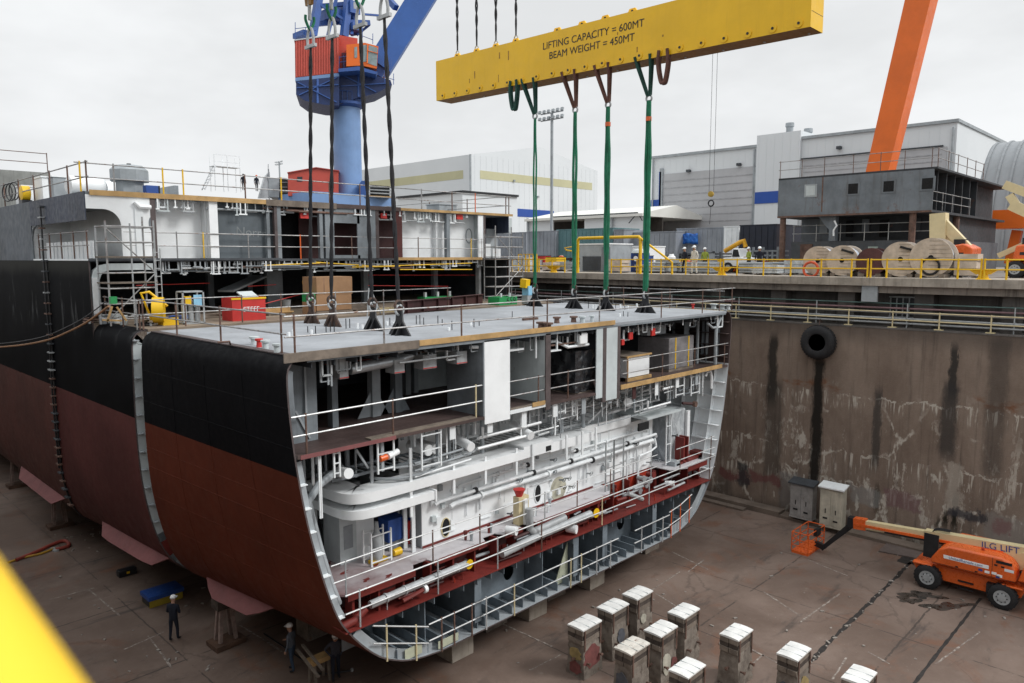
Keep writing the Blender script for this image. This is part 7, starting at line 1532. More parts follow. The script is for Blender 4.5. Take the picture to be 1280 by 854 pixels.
# ------------------------------------------------------------------ yellow quay rails
RX = WX + .35
def yl(us, lab, h=.95): 
    pts = [(RX, P(u, 345, x=RX).y, QZ + .02) for u in us]; return thing_rail(pts, lab, 'yellow rails along the quay edge', name='yellow_rail', h=h, r=.042, rp=.05)
yl((800, 826, 857, 885, 900), 'yellow quay rail between the goal frame foot and the bollard by the truck')
yl((904, 921, 954, 988, 1026, 1064, 1084), 'yellow quay rail before the first cable reels')
yl((1088, 1108, 1151, 1197, 1226), 'yellow quay rail before the two largest cable reels')
yl((1230, 1258, 1300, 1340), 'yellow quay rail at the far right by the orange machine')
yl((764, 776, 796, 814), 'yellow quay rail inside the tall yellow goal frame')
yl((674, 690, 706), 'yellow quay rail left of the tall yellow goal frame')
yl((640, 660, 672), 'yellow quay rail at the left end beside the stair cage')
# bollards
for (u, lab) in ((902, 'yellow double horned bollard below the white truck'), (1229, 'yellow double horned bollard right of the largest cable reel'), (692, 'yellow double horned bollard left of the goal frame')):
    p = P(u, 345, x=RX + .25); t = thing('bollard', lab, 'bollard', (p.x, p.y, QZ)); MB().lathe((p.x, p.y, QZ + .02), (0, 0, 1), [(0, .36), (.06, .24), (.26, .2)], 16).build('bollard_stem', yellow, t); b = MB(); b.prism([(p.x - .14, p.y - .58, QZ + .46), (p.x - .14, p.y - .3, QZ + .26), (p.x - .14, p.y + .3, QZ + .26), (p.x - .14, p.y + .58, QZ + .46), (p.x - .14, p.y + .48, QZ + .5), (p.x - .14, p.y - .48, QZ + .5)], (.28, 0, 0)); b.build('horns', yellow, t)
# tall yellow goal frame
gl, gr_ = P(722, 340, x=RX + .1), P(800, 340, x=RX + .1); zt = P(760, 297, x=RX + .1).z
t = thing('goal_frame', 'tall yellow tube goal frame with sloping stays on the quay edge', 'barrier frame', (RX, (gl.y + gr_.y) / 2, QZ)); X = RX + .1
TB('frame_tube', yellow, t, [(X, gl.y, QZ), (X, gl.y, zt - .15), (X, gl.y - .15, zt), (X, gr_.y + .15, zt), (X, gr_.y, zt - .15), (X, gr_.y, QZ)], .115, 12)
TB('stay', yellow, t, [(X, gr_.y, zt - .1), P(840, 328, x=X), P(840, 345, x=X)], .075, 10); TB('stay', yellow, t, [(X, gl.y, zt - .55), P(706, 310, x=X), P(708, 313, x=X), P(722, 315, x=X)], .06, 10)
# stair cage at the left end
t = thing('stair_cage', 'yellow barred stair cage at the left end of the quay edge', 'stair cage', P(660, 345, x=RX + .5)); a, c = P(648, 318, x=RX + .5), P(671, 318, x=RX + .5); b = MB()
for k in range(6):
    y = a.y + (c.y - a.y) * k / 5; b.bar((RX + .5, y, QZ), (RX + .5, y, a.z), .06)
b.build('cage_bar', yellow, t); b = MB(); 
for z in (QZ + .5, QZ + 1.0, a.z): b.bar((RX + .5, a.y, z), (RX + .5, c.y, z), .06)
b.build('cage_hoop', yellow, t)
# ------------------------------------------------------------------ quay clutter
def Bq(u, v, x): return P(u, v, x=x)
def boxthing(name, label, cat, u0, u1, v1, x, depth, mt, mt2=None, group=None, rib=True, v0=None):
    a, c = Bq(u0, v1, x), Bq(u1, v1, x); zt = Bq((u0 + u1) / 2, v1, x).z; zb = QZ if v0 is None else Bq((u0 + u1) / 2, v0, x).z
    t = thing(name, label, cat, (x + depth / 2, (a.y + c.y) / 2, zb), group); BX('body', mt, t, x, x + depth, c.y, a.y, zb, zt, .02); BX('top_trim', mt2 or mt, t, x - .04, x + depth + .04, c.y - .04, a.y + .04, zt + .002, zt + .1)
    if rib:
        n = max(3, int((a.y - c.y) / .55))
        for k in range(n): y = c.y + (a.y - c.y) * (k + .5) / n; BX('side_rib', mt, t, x - .05, x - .002, y - .06, y + .06, zb + .1, zt - .1)
    return t
contg = M('container_grey', (.27, .295, .33), .6, 0, .2, .4, .05, .3); contt = M('container_teal', (.11, .22, .235), .6, 0, .2, .4, .04, .3)
boxthing('steel_wall_block', 'grey ribbed steel hull panel block left of the teal one', 'steel block', 659, 695, 290, 66, 5, contg); boxthing('steel_wall_block', 'teal ribbed steel hull panel block behind the goal frame', 'steel block', 696, 766, 287, 66.5, 5, contt); boxthing('steel_wall_block', 'grey steel hull panel block right of the teal one', 'steel block', 767, 780, 288, 66.3, 5, contg); boxthing('steel_wall_block', 'long grey steel block behind the blue toilet', 'steel block', 781, 845, 291, 68, 6, contg); boxthing('steel_wall_block', 'low dark grey steel block at the left end of the quay', 'steel block', 600, 658, 292, 70, 5, contg)
boxthing('steel_wall_block', 'grey ship frame block with a blue tarp hung on it', 'steel block', 846, 905, 286, 70, 6, contg); boxthing('navy_block', 'navy blue ship block left of the grey deckhouse block', 'steel block', 925, 971, 282, 68, 7, M('block_navy', (.012, .016, .03), .6)); boxthing('white_block', 'white ship block before the shed door', 'steel block', 905, 924, 284, 69, 5, white)
t = thing('blue_tarp', 'bright blue tarpaulin hung over the grey ship frame block', 'tarpaulin', Bq(861, 299, 69.6)); b = MB(); N = 8; g0 = []
for j in range(5):
    for i in range(N + 1): q = Bq(850 + (22 + j * .2) * i / N, 292 + j * 3.2 + math.sin(i * 1.3) * .6 + (1.5 if i in (0, N) and j == 4 else 0), 69.6 - .25 * abs(math.sin(i * 1.7 + j))); g0.append(q)
b.add(g0, [(j * (N + 1) + i, j * (N + 1) + i + 1, (j + 1) * (N + 1) + i + 1, (j + 1) * (N + 1) + i) for j in range(4) for i in range(N)], 0, True); o = b.build('tarp_sheet', tarpblue, t); md = o.modifiers.new('thick', 'SOLIDIFY'); md.thickness = .03
t = boxthing('site_cabin', 'grey open fronted site cabin inside the goal frame', 'cabin', 725, 762, 306, 46, 3, greyl, white2, None, False); a, c = Bq(736, 310, 45.95), Bq(750, 340, 45.95); BX('cabin_window', greyd, t, 45.93, 45.99, Bq(750, 320, 45.9).y, Bq(728, 320, 45.9).y, QZ + .1, QZ + 1.2); BX('cabin_door', grey, t, 45.9, 45.99, Bq(762, 320, 45.9).y, Bq(752, 320, 45.9).y, QZ + .02, QZ + 1.9)
# portable toilet
p = Bq(795, 330, 47); t = thing('portable_toilet', 'dark blue portable toilet with a pale domed roof', 'portable toilet', (47.5, p.y, QZ)); zt = Bq(795, 313, 47).z; BX('cabin_body', blue, t, 47, 48.1, p.y - .5, p.y + .5, QZ + .02, zt - .2, .04); BX('door', M('toilet_door', (.012, .035, .15), .5), t, 46.96, 46.995, p.y - .36, p.y + .36, QZ + .1, zt - .35); MB().lathe((47.55, p.y, zt - .2), (0, 0, 1), [(0, .72), (.2, .6), (.32, .3)], 12).build('roof', offwhite, t); MB().lathe((46.95, p.y, zt - .62), (-1, 0, 0), [(0, .2), (.01, .2)], 14).build('white_sign', white2, t)
boxthing('white_van_body', 'pale box body of a vehicle behind the blue toilet', 'van', 783, 806, 309, 51, 3, white2, None, None, False)
# white pickup truck
def truck(u0, u1, vb, x, label):
    a, c = Bq(u0, vb, x), Bq(u1, vb, x); L = a.y - c.y; y0 = c.y; t = thing('pickup_truck', label, 'truck', (x + .9, (a.y + c.y) / 2, QZ)); 
    prof = [(0, .45), (0, .95), (.04, 1.05), (.30 * L, 1.1), (.40 * L, 1.72), (.62 * L, 1.74), (.68 * L, 1.1), (L, 1.08), (L, .5)]
    MB().prism([(x, y0 + y, QZ + z) for y, z in prof], (1.8, 0, 0)).build('body', white2, t, .05); MB().prism([(x - .012, y0 + y, QZ + z) for y, z in ((.33 * L, 1.14), (.41 * L, 1.64), (.60 * L, 1.66), (.645 * L, 1.14))], (.01, 0, 0)).build('side_window', glassd, t)
    for y in (.19 * L, .8 * L):
        for xx in (x - .02, x + 1.6): w_ = MB().lathe((xx, y0 + y, QZ + .38), (1, 0, 0), [(0, .25), (0, .38), (.22, .38), (.22, .25)], 18).build('wheel', black, t); MB().lathe((xx - .012, y0 + y, QZ + .38), (1, 0, 0), [(0, .2), (.01, .2)], 12).build('rim', galvm, w_)
    BX('headlight', galv, t, x + .1, x + .4, y0 - .012, y0 - .002, QZ + .75, QZ + .92); return t
truck(904, 935, 327, 49, 'white pickup truck on the quay below the yellow boom')
# yellow articulated boom next to the truck
t = thing('yellow_loader', 'yellow folding loader boom rising over the white truck', 'loader', Bq(906, 330, 52)); TB('boom', M('loader_yellow', (.7, .36, .01), .5), t, [Bq(906, 314, 51), Bq(925, 303, 51), Bq(930, 301, 51), Bq(932, 309, 51)], .17, 8); BX('loader_base', MATS['loader_yellow'], t, 51, 52.5, Bq(912, 320, 51).y, Bq(902, 320, 51).y, QZ, QZ + 1.0); BX('track', black, t, 50.8, 52.7, Bq(914, 320, 51).y, Bq(900, 320, 51).y, QZ, QZ + .3)
# rows of palletised materials
rq = random.Random(5); kinds = [('silver wrapped bundle', plastic_c, 'bundle'), ('grey steel pipe bundle', galvm, 'bundle'), ('tan timber stack', reelwood, 'timber stack'), ('pale steel pipe bundle', greyl, 'bundle'), ('grey wrapped crate', greyl, 'crate')]
spots = [(650, 'beside the yellow stair cage'), (683, 'left of the goal frame'), (703, 'just left of the goal frame leg'), (768, 'inside the goal frame near the toilet'), (808, 'right of the blue toilet'), (818, 'by the goal frame foot'), (828, 'before the long grey block'), (842, 'left of the white suited worker'), (872, 'right of the white suited worker'), (885, 'before the navy block'), (940, 'right of the white truck'), (955, 'left of the first reel'), (975, 'under the deckhouse block corner'), (992, 'close to the orange hoop'), (1206, 'behind the largest reel')]
for i, (u, where) in enumerate(spots):
    nm, mt, cat = kinds[(i * 2 + i // 3) % 5]; X = rq.uniform(43.6, 47); p = Bq(u, 340, X); w_ = rq.uniform(.5, 1.1); hh = rq.uniform(.45, 1.15); t = thing('material_stack', nm + ' on the quay ' + where, cat, (X, p.y, QZ))
    if 'pipe' in nm:
        b = MB(); r = .09
        for j in range(4):
            for k in range(6): b.tube([(X + k * .19, p.y - w_, QZ + .18 + j * .18), (X + k * .19 + rq.uniform(-.05, .05), p.y + w_, QZ + .18 + j * .18)], r, 6)
        b.build('pipes', mt, t)
    else:
        b = MB()
        for j in range(3): b.box((X + .5, p.y + rq.uniform(-.08, .08), QZ + .13 + hh * (j + .5) / 3), (1.0 + rq.uniform(-.1, .1), 2 * w_ * rq.uniform(.85, 1), hh / 3 - .02), rq.uniform(-.05, .05))
        b.build('load', mt, t)
    BX('bearer', woodg, t, X - .05, X + 1.1, p.y - w_ * .7, p.y - w_ * .55, QZ, QZ + .09); BX('bearer', woodg, t, X - .05, X + 1.1, p.y + w_ * .55, p.y + w_ * .7, QZ, QZ + .09)
rq2 = random.Random(9); used_w = ['beside the stair cage rails', 'behind the goal frame', 'behind the blue toilet', 'by the white truck', 'behind the pipe bundles', 'near the navy block', 'left of the first reel', 'under the blue tarp']
small = [('orange', orange, 'traffic drum', 'drum'), ('yellow', yellow, 'pallet cage', 'cage'), ('white', white2, 'plastic tank', 'tank'), ('red', red, 'gas rack', 'rack'), ('pale grey', greyl, 'steel box', 'box'), ('blue', blue, 'tool chest', 'chest')]
for i in range(26):
    u = (652 + i * 7.1) if i < 8 else (808 + (i - 8) * 10.4); cn, mt, nm, cat = small[(i * 5 + 1) % 6]; X = rq2.uniform(47.5, 56); p = Bq(u, 335, X); w_ = rq2.uniform(.25, .7); hh = rq2.uniform(.5, 1.4)
    t = thing(nm.replace(' ', '_'), '', cat, (X, p.y, QZ)); side = ['at the left end', 'left of the goal frame', 'by the goal frame', 'by the white truck', 'right of the truck'][min(4, int((u - 640) / 62))]
    t['label'] = '%s %s %s in the quay clutter, %s' % (cn, nm, ['standing askew', 'half hidden', 'with a pale lid', 'on timber bearers', 'with a dark lid'][i % 5], side)
    if nm in ('traffic drum', 'plastic tank'): MB().lathe((X, p.y, QZ + .1), (0, 0, 1), [(0, w_), (hh * .8, w_), (hh * .9, w_ * .6), (hh, w_ * .5)], 14).build('tank_body', mt, t); MB().lathe((X, p.y, QZ + .1 + hh), (0, 0, 1), [(0, w_ * .3), (.06, w_ * .3)], 10).build('lid', offwhite if i % 5 == 2 else blackm, t)
    else: BX('box_body', mt, t, X - w_, X + w_, p.y - w_, p.y + w_, QZ + .1, QZ + .1 + hh, .02); BX('lid', offwhite if i % 5 == 2 else blackm, t, X - w_ - .02, X + w_ + .02, p.y - w_ - .02, p.y + w_ + .02, QZ + .102 + hh, QZ + .15 + hh)
    BX('bearer', woodg, t, X - w_, X + w_, p.y - w_ * .5, p.y - w_ * .3, QZ, QZ + .095); BX('bearer', woodg, t, X - w_, X + w_, p.y + w_ * .3, p.y + w_ * .5, QZ, QZ + .095)
# low dark steel frames further back
for i, (u0, u1, v1, x, mt) in enumerate(((676, 720, 322, 58, dmaroon), (800, 850, 318, 60, grey), (850, 900, 316, 60, greyd), (935, 972, 312, 60, grey))):
    a, c = Bq(u0, v1, x), Bq(u1, v1, x); t = thing('frame_stack', ['maroon steel frame stack under the teal block', 'grey steel frame stack under the long grey block', 'dark steel frame stack under the blue tarp', 'grey steel frame stack under the navy block'][i], 'frame stack', (x, (a.y + c.y) / 2, QZ)); n = 7
    for k in range(n): y = c.y + (a.y - c.y) * k / (n - 1); BX('upright', mt, t, x, x + .2, y - .08, y + .08, QZ, a.z + rq.uniform(-.3, .3))
    for z in (QZ + .5, (QZ + a.z) / 2 + .3, a.z - .2): BX('cross_bar', mt, t, x + .02, x + 2, c.y - .1, a.y + .1, z, z + .14)
# white tarpaulin roll behind reels
p = Bq(1142, 316, 47); t = thing('sheeted_crate', 'long crate under pale sheeting behind the large reels', 'crate', (47.5, p.y, QZ)); BX('sheet', plastic_c, t, 47, 48.6, Bq(1172, 316, 47).y, Bq(1120, 316, 47).y, QZ + .1, P(1142, 313, x=47).z, .06); BX('timber_edge', wood, t, 46.9, 46.98, Bq(1172, 316, 47).y, Bq(1120, 316, 47).y, P(1142, 313, x=47).z, P(1142, 313, x=47).z + .12); BX('bearer', woodg, t, 47.1, 48.4, p.y - 1, p.y - .8, QZ, QZ + .095)
# ------------------------------------------------------------------ cribbing blocks
cribc = bpy.data.materials.new('crib_concrete'); _t = NT(cribc)
_c = _t.coord(); _col = _t.mix(_t.ramp(_t.noise(_c, 1.6, 6, .7), .35, .65), (0.14, 0.115, 0.095), (0.25, 0.215, 0.18))
_col = _t.mix(_t.math('MULTIPLY', _t.ramp(_t.noise(_t.coord((1, 1, .3)), 3.0, 5, .7), .58, .7), .8), _col, (0.07, 0.05, 0.04)); _col = _t.mix(_t.math('MULTIPLY', _t.ramp(_t.noise(_t.coord((1, 1, 1), (3, 8, 1)), 2.1, 6, .7), .60, .68), .8), _col, (0.17, 0.075, 0.035))
_t.bsdf(_col, .9, 0, _t.noise(_c, 9, 6, .7), .6, .03)
crib_patch = [M('patch_red', (.17, .055, .05), .85, 0, .3, 3), M('patch_yellow', (.32, .24, .10), .85, 0, .3, 3), M('patch_pale', (.42, .40, .33), .85, 0, .3, 3), M('patch_slate', (.09, .095, .11), .85, 0, .3, 3)]
capm = M('white_cap', (.72, .72, .70), .75, 0, .16, 2.0, .02); oakm = M('oily_timber', (.075, .058, .048), .85, 0, .45, 3, .1)
crib_tex = bpy.data.textures.new('crib_chips', 'CLOUDS'); crib_tex.noise_scale = .22; crib_tex.noise_depth = 3
def chip(b_, amp, seed):
    r_ = random.Random(seed)
    for v in b_.v: v += Vector((r_.uniform(-amp, amp), r_.uniform(-amp, amp), r_.uniform(-amp, amp)))
    return b_
def crib(name, label, x, y, seed, top=1.9, patches=(), cap=capm, group='cribbing blocks', rz=0.0):
    r_ = random.Random(seed); t = thing(name, label, 'cribbing block', (x, y, 0), group)
    W_, D_ = .52, .335
    b = MB(); h0 = top - .62
    b.add([(x + sx * (W_ + .02), y + sy * (D_ + .08), 0) for sx, sy in ((-1, -1), (1, -1), (1, 1), (-1, 1))] + [(x + sx * (W_ - .02), y + sy * D_, h0) for sx, sy in ((-1, -1), (1, -1), (1, 1), (-1, 1))], [(3, 2, 1, 0), (4, 5, 6, 7), (0, 1, 5, 4), (1, 2, 6, 5), (2, 3, 7, 6), (3, 0, 4, 7)]); cb_ = chip(b, .015, seed).build('concrete_base', cribc, t)
    md = cb_.modifiers.new('sub', 'SUBSURF'); md.subdivision_type = 'SIMPLE'; md.levels = md.render_levels = 4
    md = cb_.modifiers.new('chips', 'DISPLACE'); md.texture = crib_tex; md.strength = .075; md.mid_level = .62; md.texture_coords = 'GLOBAL'
    z = h0 + .004; n = 3
    for k in range(n):
        hh = (.62 - .10) / n - .006; o1, o2 = r_.uniform(-.03, .03), r_.uniform(-.02, .02)
        for s in (-1, 1): chip(MB().bx(x - W_ + o1 - .02, x + W_ + o1, y + s * (D_ * .52) - D_ * .48 + o2, y + s * (D_ * .52) + D_ * .48 + o2, z, z + hh), .008, seed + k * 2 + s).build('timber_layer', oakm if k % 2 else woodg, t)
        z += hh + .006
    # white sheathed cap with a slight crown
    b = MB(); m_ = 6; vs = []
    for sx in (-1, 1):
        for k in range(m_ + 1):
            f = -1 + 2 * k / m_; vs.append((x + sx * (W_ + .03), y + f * (D_ + .03), z + .045 + .03 * (1 - f * f)))
        vs += [(x + sx * (W_ + .03), y + D_ + .03, z), (x + sx * (W_ + .03), y - D_ - .03, z)]
    q = m_ + 3; b.add(vs, [tuple(range(q)), tuple(range(2 * q - 1, q - 1, -1))] + [(i, (i + 1) % q, q + (i + 1) % q, q + i) for i in range(q)]); b.build('white_cap', cap, t)
    for k in (-.2, .17): BX('cap_seam', offwhite, t, x + k - .004, x + k + .004, y - D_ - .031, y + D_ + .031, z + .047, z + .0785)
    for sx in (-.45, .45):
        BX('steel_strap', rusty, t, x + sx - .03, x + sx + .03, y - D_ - .055, y - D_ - .03, h0 - .25, top - .1); 
    for s in (-1, 1): MB().lathe((x + .35 * s, y - D_ - .045, .62 + r_.uniform(-.1, .1)), (0, -1, 0), [(0, .035), (.1, .04), (.16, .07), (.18, .02)], 8).build('lifting_eye', rusty, t)
    MB().lathe((x - W_ - .01, y, .7), (-1, 0, 0), [(0, .035), (.1, .04), (.16, .07), (.18, .02)], 8).build('lifting_eye', rusty, t)
    for (mi, side, x0, x1, z0, z1) in patches:
        yy = y - D_ - .08 * (1 - (z0 + z1) / 2 / h0) - .012; b = MB(); n_ = 16; cx, cz = x + (x0 + x1) / 2, (z0 + z1) / 2; rr = random.Random(seed + mi)
        if side == 'f': b.prism([(cx + (x1 - x0) / 2 * math.cos(6.28 * i / n_) * rr.uniform(.75, 1.15), y - D_ - .08 * (1 - (cz + (z1 - z0) / 2 * math.sin(6.28 * i / n_)) / h0) - .02, cz + (z1 - z0) / 2 * math.sin(6.28 * i / n_) * rr.uniform(.8, 1.1)) for i in range(n_)], (0, .012, 0))
        else: b.prism([(x - W_ - .035, y + x0 + (x1 - x0) * (.5 + .5 * math.cos(6.28 * i / n_) * rr.uniform(.75, 1.15)), cz + (z1 - z0) / 2 * math.sin(6.28 * i / n_) * rr.uniform(.8, 1.1)) for i in range(n_)], (.02, 0, 0))
        b.build('paint_patch', crib_patch[mi], t)
    return t
CB = [(20.25, 16.0, [(0, 'f', -.55, .5, .3, 1.15), (1, 's', -.3, .3, .6, 1.1), (0, 's', -.3, .3, .1, .6)], 'white capped cribbing block with red painted face and yellow patch'),
      (21.95, 16.0, [(3, 'f', -.2, .3, .5, 1.1)], 'white capped cribbing block with slate patch, behind the red faced one'),
      (23.65, 16.05, [(2, 'f', -.3, .1, .7, 1.1)], 'white capped cribbing block standing farthest back by the hull'),
      (20.05, 13.8, [(3, 's', -.25, .3, .4, 1.1), (2, 'f', .1, .45, .1, .5)], 'cribbing block with rust stained cap, in front of the red faced one'),
      (21.83, 13.8, [(2, 'f', -.45, .1, .3, 1.1), (0, 'f', .1, .5, .2, .8)], 'cribbing block with cream and dark red patches on its face'),
      (23.45, 13.85, [], 'plain brown cribbing block right of the cream and red patched one'),
      (20.2, 11.75, [], 'cribbing block cut off by the bottom edge below the rust stained cap'),
      (23.5, 11.75, [], 'lone cribbing block with grey sides in the middle of the floor'),
      (23.52, 9.68, [(1, 'f', -.5, .4, .2, 1.1), (3, 's', -.3, .3, .4, 1.0)], 'cribbing block with yellow face and slate side near the drain channel'),
      (23.58, 7.6, [], 'cribbing block at the bottom edge nearest the drain channel')]
rcap = M('rust_stained_cap', (.64, .61, .55), .75, 0, .2, 2.0, .35)
for i, (x, y, pt, lab) in enumerate(CB): crib('cribbing_block', lab, x, y, 31 + i * 7, 1.9 + (.0, .04, -.03, .03, -.02, .05, .0, -.04, .03, .0)[i], patches=pt, cap=rcap if i == 3 else capm)
# blocks under the keel
for i, (u, v) in enumerate(((579, 823), (673, 772), (747, 734))):
    p = P(u, v, z=0); y = p.y + .45; t = thing('keel_block', ['pale keel block under the hull edge, nearest the red faced cribbing block', 'pale keel block under the hull edge, middle of three', 'pale keel block under the hull edge, farthest of three'][i], 'keel block', (p.x, y, 0), 'keel blocks under the near hull block')
    chip(MB().bx(p.x - .55, p.x + .55, y - .45, y + .45, 0, 1.35), .02, i).build('concrete_base', concrete_l, t, .02); BX('timber_cap', woodg, t, p.x - .53, p.x + .53, y - .44, y + .44, 1.374, 1.77)
p = P(815, 689, z=0); t = thing('keel_block', 'low brown timber keel block under the right end of the hull', 'keel block', (p.x, 19, 0)); chip(MB().bx(p.x - .6, p.x + .6, p.y, p.y + .8, 0, 1.1), .02, 9).build('concrete_base', cribc, t); BX('timber_cap', wood, t, p.x - .55, p.x + .55, p.y - .02, p.y + .75, 1.13, 1.77)
for (x, y) in ((20.25, 21), (24, 21), (17, 22.5), (20.25, 24), (24, 24), (27.6, 21.5), (27.6, 25), (14.9, 25.5), (14.9, 32), (14.9, 36), (18, 33), (14.6, 44), (22.5, 33)):
    t = thing('keel_block', 'dark keel block standing in shade under the hull', 'keel block', (x, y, 0), 'keel blocks in the shade under the hull'); chip(MB().bx(x - .6, x + .6, y - .45, y + .45, 0, 1.3), .02, int(x * y)).build('concrete_base', cribc, t); BX('timber_cap', oakm, t, x - .58, x + .58, y - .43, y + .43, 1.325, 1.77)
# shores beneath the bilge
def shore(u, v, label, ztop, s=1.0):
    p = P(u, v, z=0); t = thing('shore_stand', label, 'shore', p); chip(MB().bx(p.x - .6, p.x + .6, p.y - .45, p.y + .45, 0, .22), .03, u).build('timber_base', M('shore_base', (.10, .055, .035), .85, 0, .3, 3) if 'shore_base' not in MATS else MATS['shore_base'], t)
    for dx, dy in ((-.32, -.2), (.3, -.22), (-.3, .25), (.3, .25)): BR('shore_post', M('shore_post_paint', (.27, .20, .175), .7, 0, .35, 3, .2) if 'shore_post_paint' not in MATS else MATS['shore_post_paint'], t, (p.x + dx, p.y + dy, .22), (p.x + dx * .6, p.y + dy * .6, ztop - .35), .13)
    BX('shore_head', oakm, t, p.x - .4, p.x + .4, p.y - .3, p.y + .3, ztop - .345, ztop); return t
shore(283, 805, 'pale legged shore stand with brown base under the near bilge', 1.9); shore(22, 608, 'dark shore stand under the hull at the left edge', 2.2); shore(75, 658, 'dark shore stand under the hull seam', 2.0); shore(262, 700, 'dark shore stand in the shade at the gap', 1.8)
# blue and yellow crate, dark toolbox, hoses, debris
p = P(197, 752, z=0); t = thing('tool_crate', 'blue topped yellow crate on the dark floor under the hull gap', 'crate', (p.x, p.y, 0)); BX('crate_body', M('dull_yellow', (.33, .24, .02), .6), t, p.x - .5, p.x + .9, p.y - .5, p.y + .4, .02, .34); BX('crate_lid', blue, t, p.x - .55, p.x + .95, p.y - .55, p.y + .45, .344, .52); BX('crate_front', blackm, t, p.x - .515, p.x - .503, p.y - .45, p.y + .35, .06, .3)
p = P(160, 718, z=0); t = thing('tool_box', 'small dark toolbox with a yellow latch on the floor', 'toolbox', (p.x, p.y, 0)); BX('box_body', blackm, t, p.x - .45, p.x + .35, p.y - .2, p.y + .2, 0, .3, .02); BX('latch', yellow, t, p.x - .12, p.x + .02, p.y - .215, p.y - .202, .12, .22)
def hose(label, uvs, mt, r, z=.06):
    pts = [tuple(P(u, v, z=z) ) for u, v in uvs]; t = thing('floor_hose', label, 'hose', pts[0]); TB('hose', mt, t, catmull(pts, 5), r, 8); MB().lathe(Vector(pts[-1]) + Vector((0, 0, -z)), (0, 0, 1), [(0, r * 1.7), (.1, r * 1.7)], 10).build('coupling', galvm, t); return t
hose('red hose bundle lying on the floor left of the hull', [(20, 700), (45, 690), (62, 682), (80, 676), (86, 682), (70, 687)], M('hose_red', (.28, .045, .03), .6), .09, .09); hose('yellow hose lying beside the red hose bundle', [(10, 703), (30, 697), (48, 693), (60, 689), (66, 686)], M('hose_yellow', (.40, .22, .02), .6), .06)
hose('thin black cable on the floor before the standing workers', [(330, 792), (360, 812), (385, 830), (400, 842), (440, 838)], blackm, .03, .03)
rb = random.Random(3); db = MB()
for (u, v) in [(rb.uniform(20, 300), rb.uniform(640, 840)) for _ in range(46)] + [(rb.uniform(620, 1270), rb.uniform(690, 850)) for _ in range(40)] + [(rb.uniform(60, 130), rb.uniform(660, 690)) for _ in range(16)] + [(1142 - 157 * f + rb.uniform(-4, 4), 700 + 156 * f) for f in [rb.random() for _ in range(46)]]:
    p = P(u, v, z=0); s = rb.uniform(.03, .09); db.box((p.x, p.y, s * .3), (s * rb.uniform(1, 3), s, s * .6), rb.uniform(0, 3))
o = db.build('floor_debris', M('debris_pale', (.3, .27, .24), .85, 0, .5, 6)); tag(o, 'scattered scraps and chips on the dock floor', 'debris', kind='stuff')
p = P(1135, 689, z=0); t = thing('steel_plate', 'flat brown steel plate lying on the floor behind the orange lift', 'steel plate', p); pts = [P(1098, 690, z=0), P(1118, 671, z=0), P(1180, 682, z=0), P(1166, 703, z=0)]; MB().prism([q + Vector((0, 0, .01)) for q in pts], (0, 0, .05)).build('plate', M('plate_brown', (.125, .098, .088), .7, 0, .2, 1.0, .05), t)
for q in (pts[0], pts[2]): BX('bearer', woodg, t, q.x - .2, q.x + .05, q.y - .05, q.y + .05, 0, .009) 
# timber sawhorse with boards near the two workers
p = P(402, 850, z=0); t = thing('saw_horse', 'brown timber sawhorse with boards leaning on it under the bow', 'sawhorse', p); BX('horse_top', wood, t, p.x - .45, p.x + .3, p.y - .2, p.y + .2, .75, .92)
for dx in (-.35, .2):
    for dy in (-.15, .15): BR('horse_leg', woodg, t, (p.x + dx, p.y + dy * 1.4, 0), (p.x + dx, p.y + dy, .75), .08)
t = thing('leaning_board', 'two long grey boards leaning on the sawhorse', 'board', P(385, 830, z=0)); BR('board', woodg, t, P(371, 812, z=1.0), P(398, 846, z=.95), .1, .05); BR('board', woodg, t, P(378, 806, z=1.2), P(404, 838, z=1.0), .1, .05)
# ------------------------------------------------------------------ boom lifts
def wheel(t, c, r, wd, ax=(1, 0, 0), tyre=black, hub=galvm):
    c = Vector(c); w_ = MB().lathe(c, ax, [(0, r * .55), (0, r * .86), (wd * .12, r), (wd * .88, r), (wd, r * .86), (wd, r * .55)], 30).build('wheel', tyre, t)
    MB().lathe(c + Vector(ax) * (wd * .12), ax, [(-wd * .12 - .035, r * .16), (-wd * .12 - .03, r * .3), (-wd * .12 - .012, r * .33), (-wd * .12 - .012, r * .50), (-wd * .12 - .02, r * .58), (wd * .7, r * .56)], 20).build('rim', hub, w_)
    b = MB(); a = Vector(ax); u_ = Vector((0, 1, 0)) if abs(a.x) > .5 else Vector((1, 0, 0))
    for k in range(22):
        an = 6.2832 * k / 22; d = u_ * math.cos(an) + Vector((0, 0, 1)) * math.sin(an); b.bar(c + a * (wd * .1) + d * (r * 1.0), c + a * (wd * .9) + d * (r * 1.0), r * .12, r * .09, up=tuple(d))
    b.build('tread', tyre, w_); b = MB()
    for k in range(8): an = 6.2832 * k / 8; d = u_ * math.cos(an) + Vector((0, 0, 1)) * math.sin(an); b.lathe(c + d * (r * .36) - a * .02, a, [(-.02, .025), (.02, .025)], 6)
    b.build('wheel_nuts', blackm, w_)
fl_x = 36.25; wy1 = P(1157, 737, z=0).y; wy2 = P(1250, 764, z=0).y
LX0, LX1 = fl_x, fl_x + 2.4
t = thing('boom_lift', 'orange boom lift with long cream boom parked on the dock floor', 'boom lift', (LX0 + 1.2, (wy1 + wy2) / 2, 0))
r = .54; m_ = (LX0 + LX1) / 2
for y in (wy1, wy2):
    wheel(t, (LX0, y, r), r, .38); wheel(t, (LX1 - .38, y, r), r, .38)
    BX('axle', blackm, t, LX0 + .38, LX1 - .38, y - .12, y + .12, r - .12, r + .12)
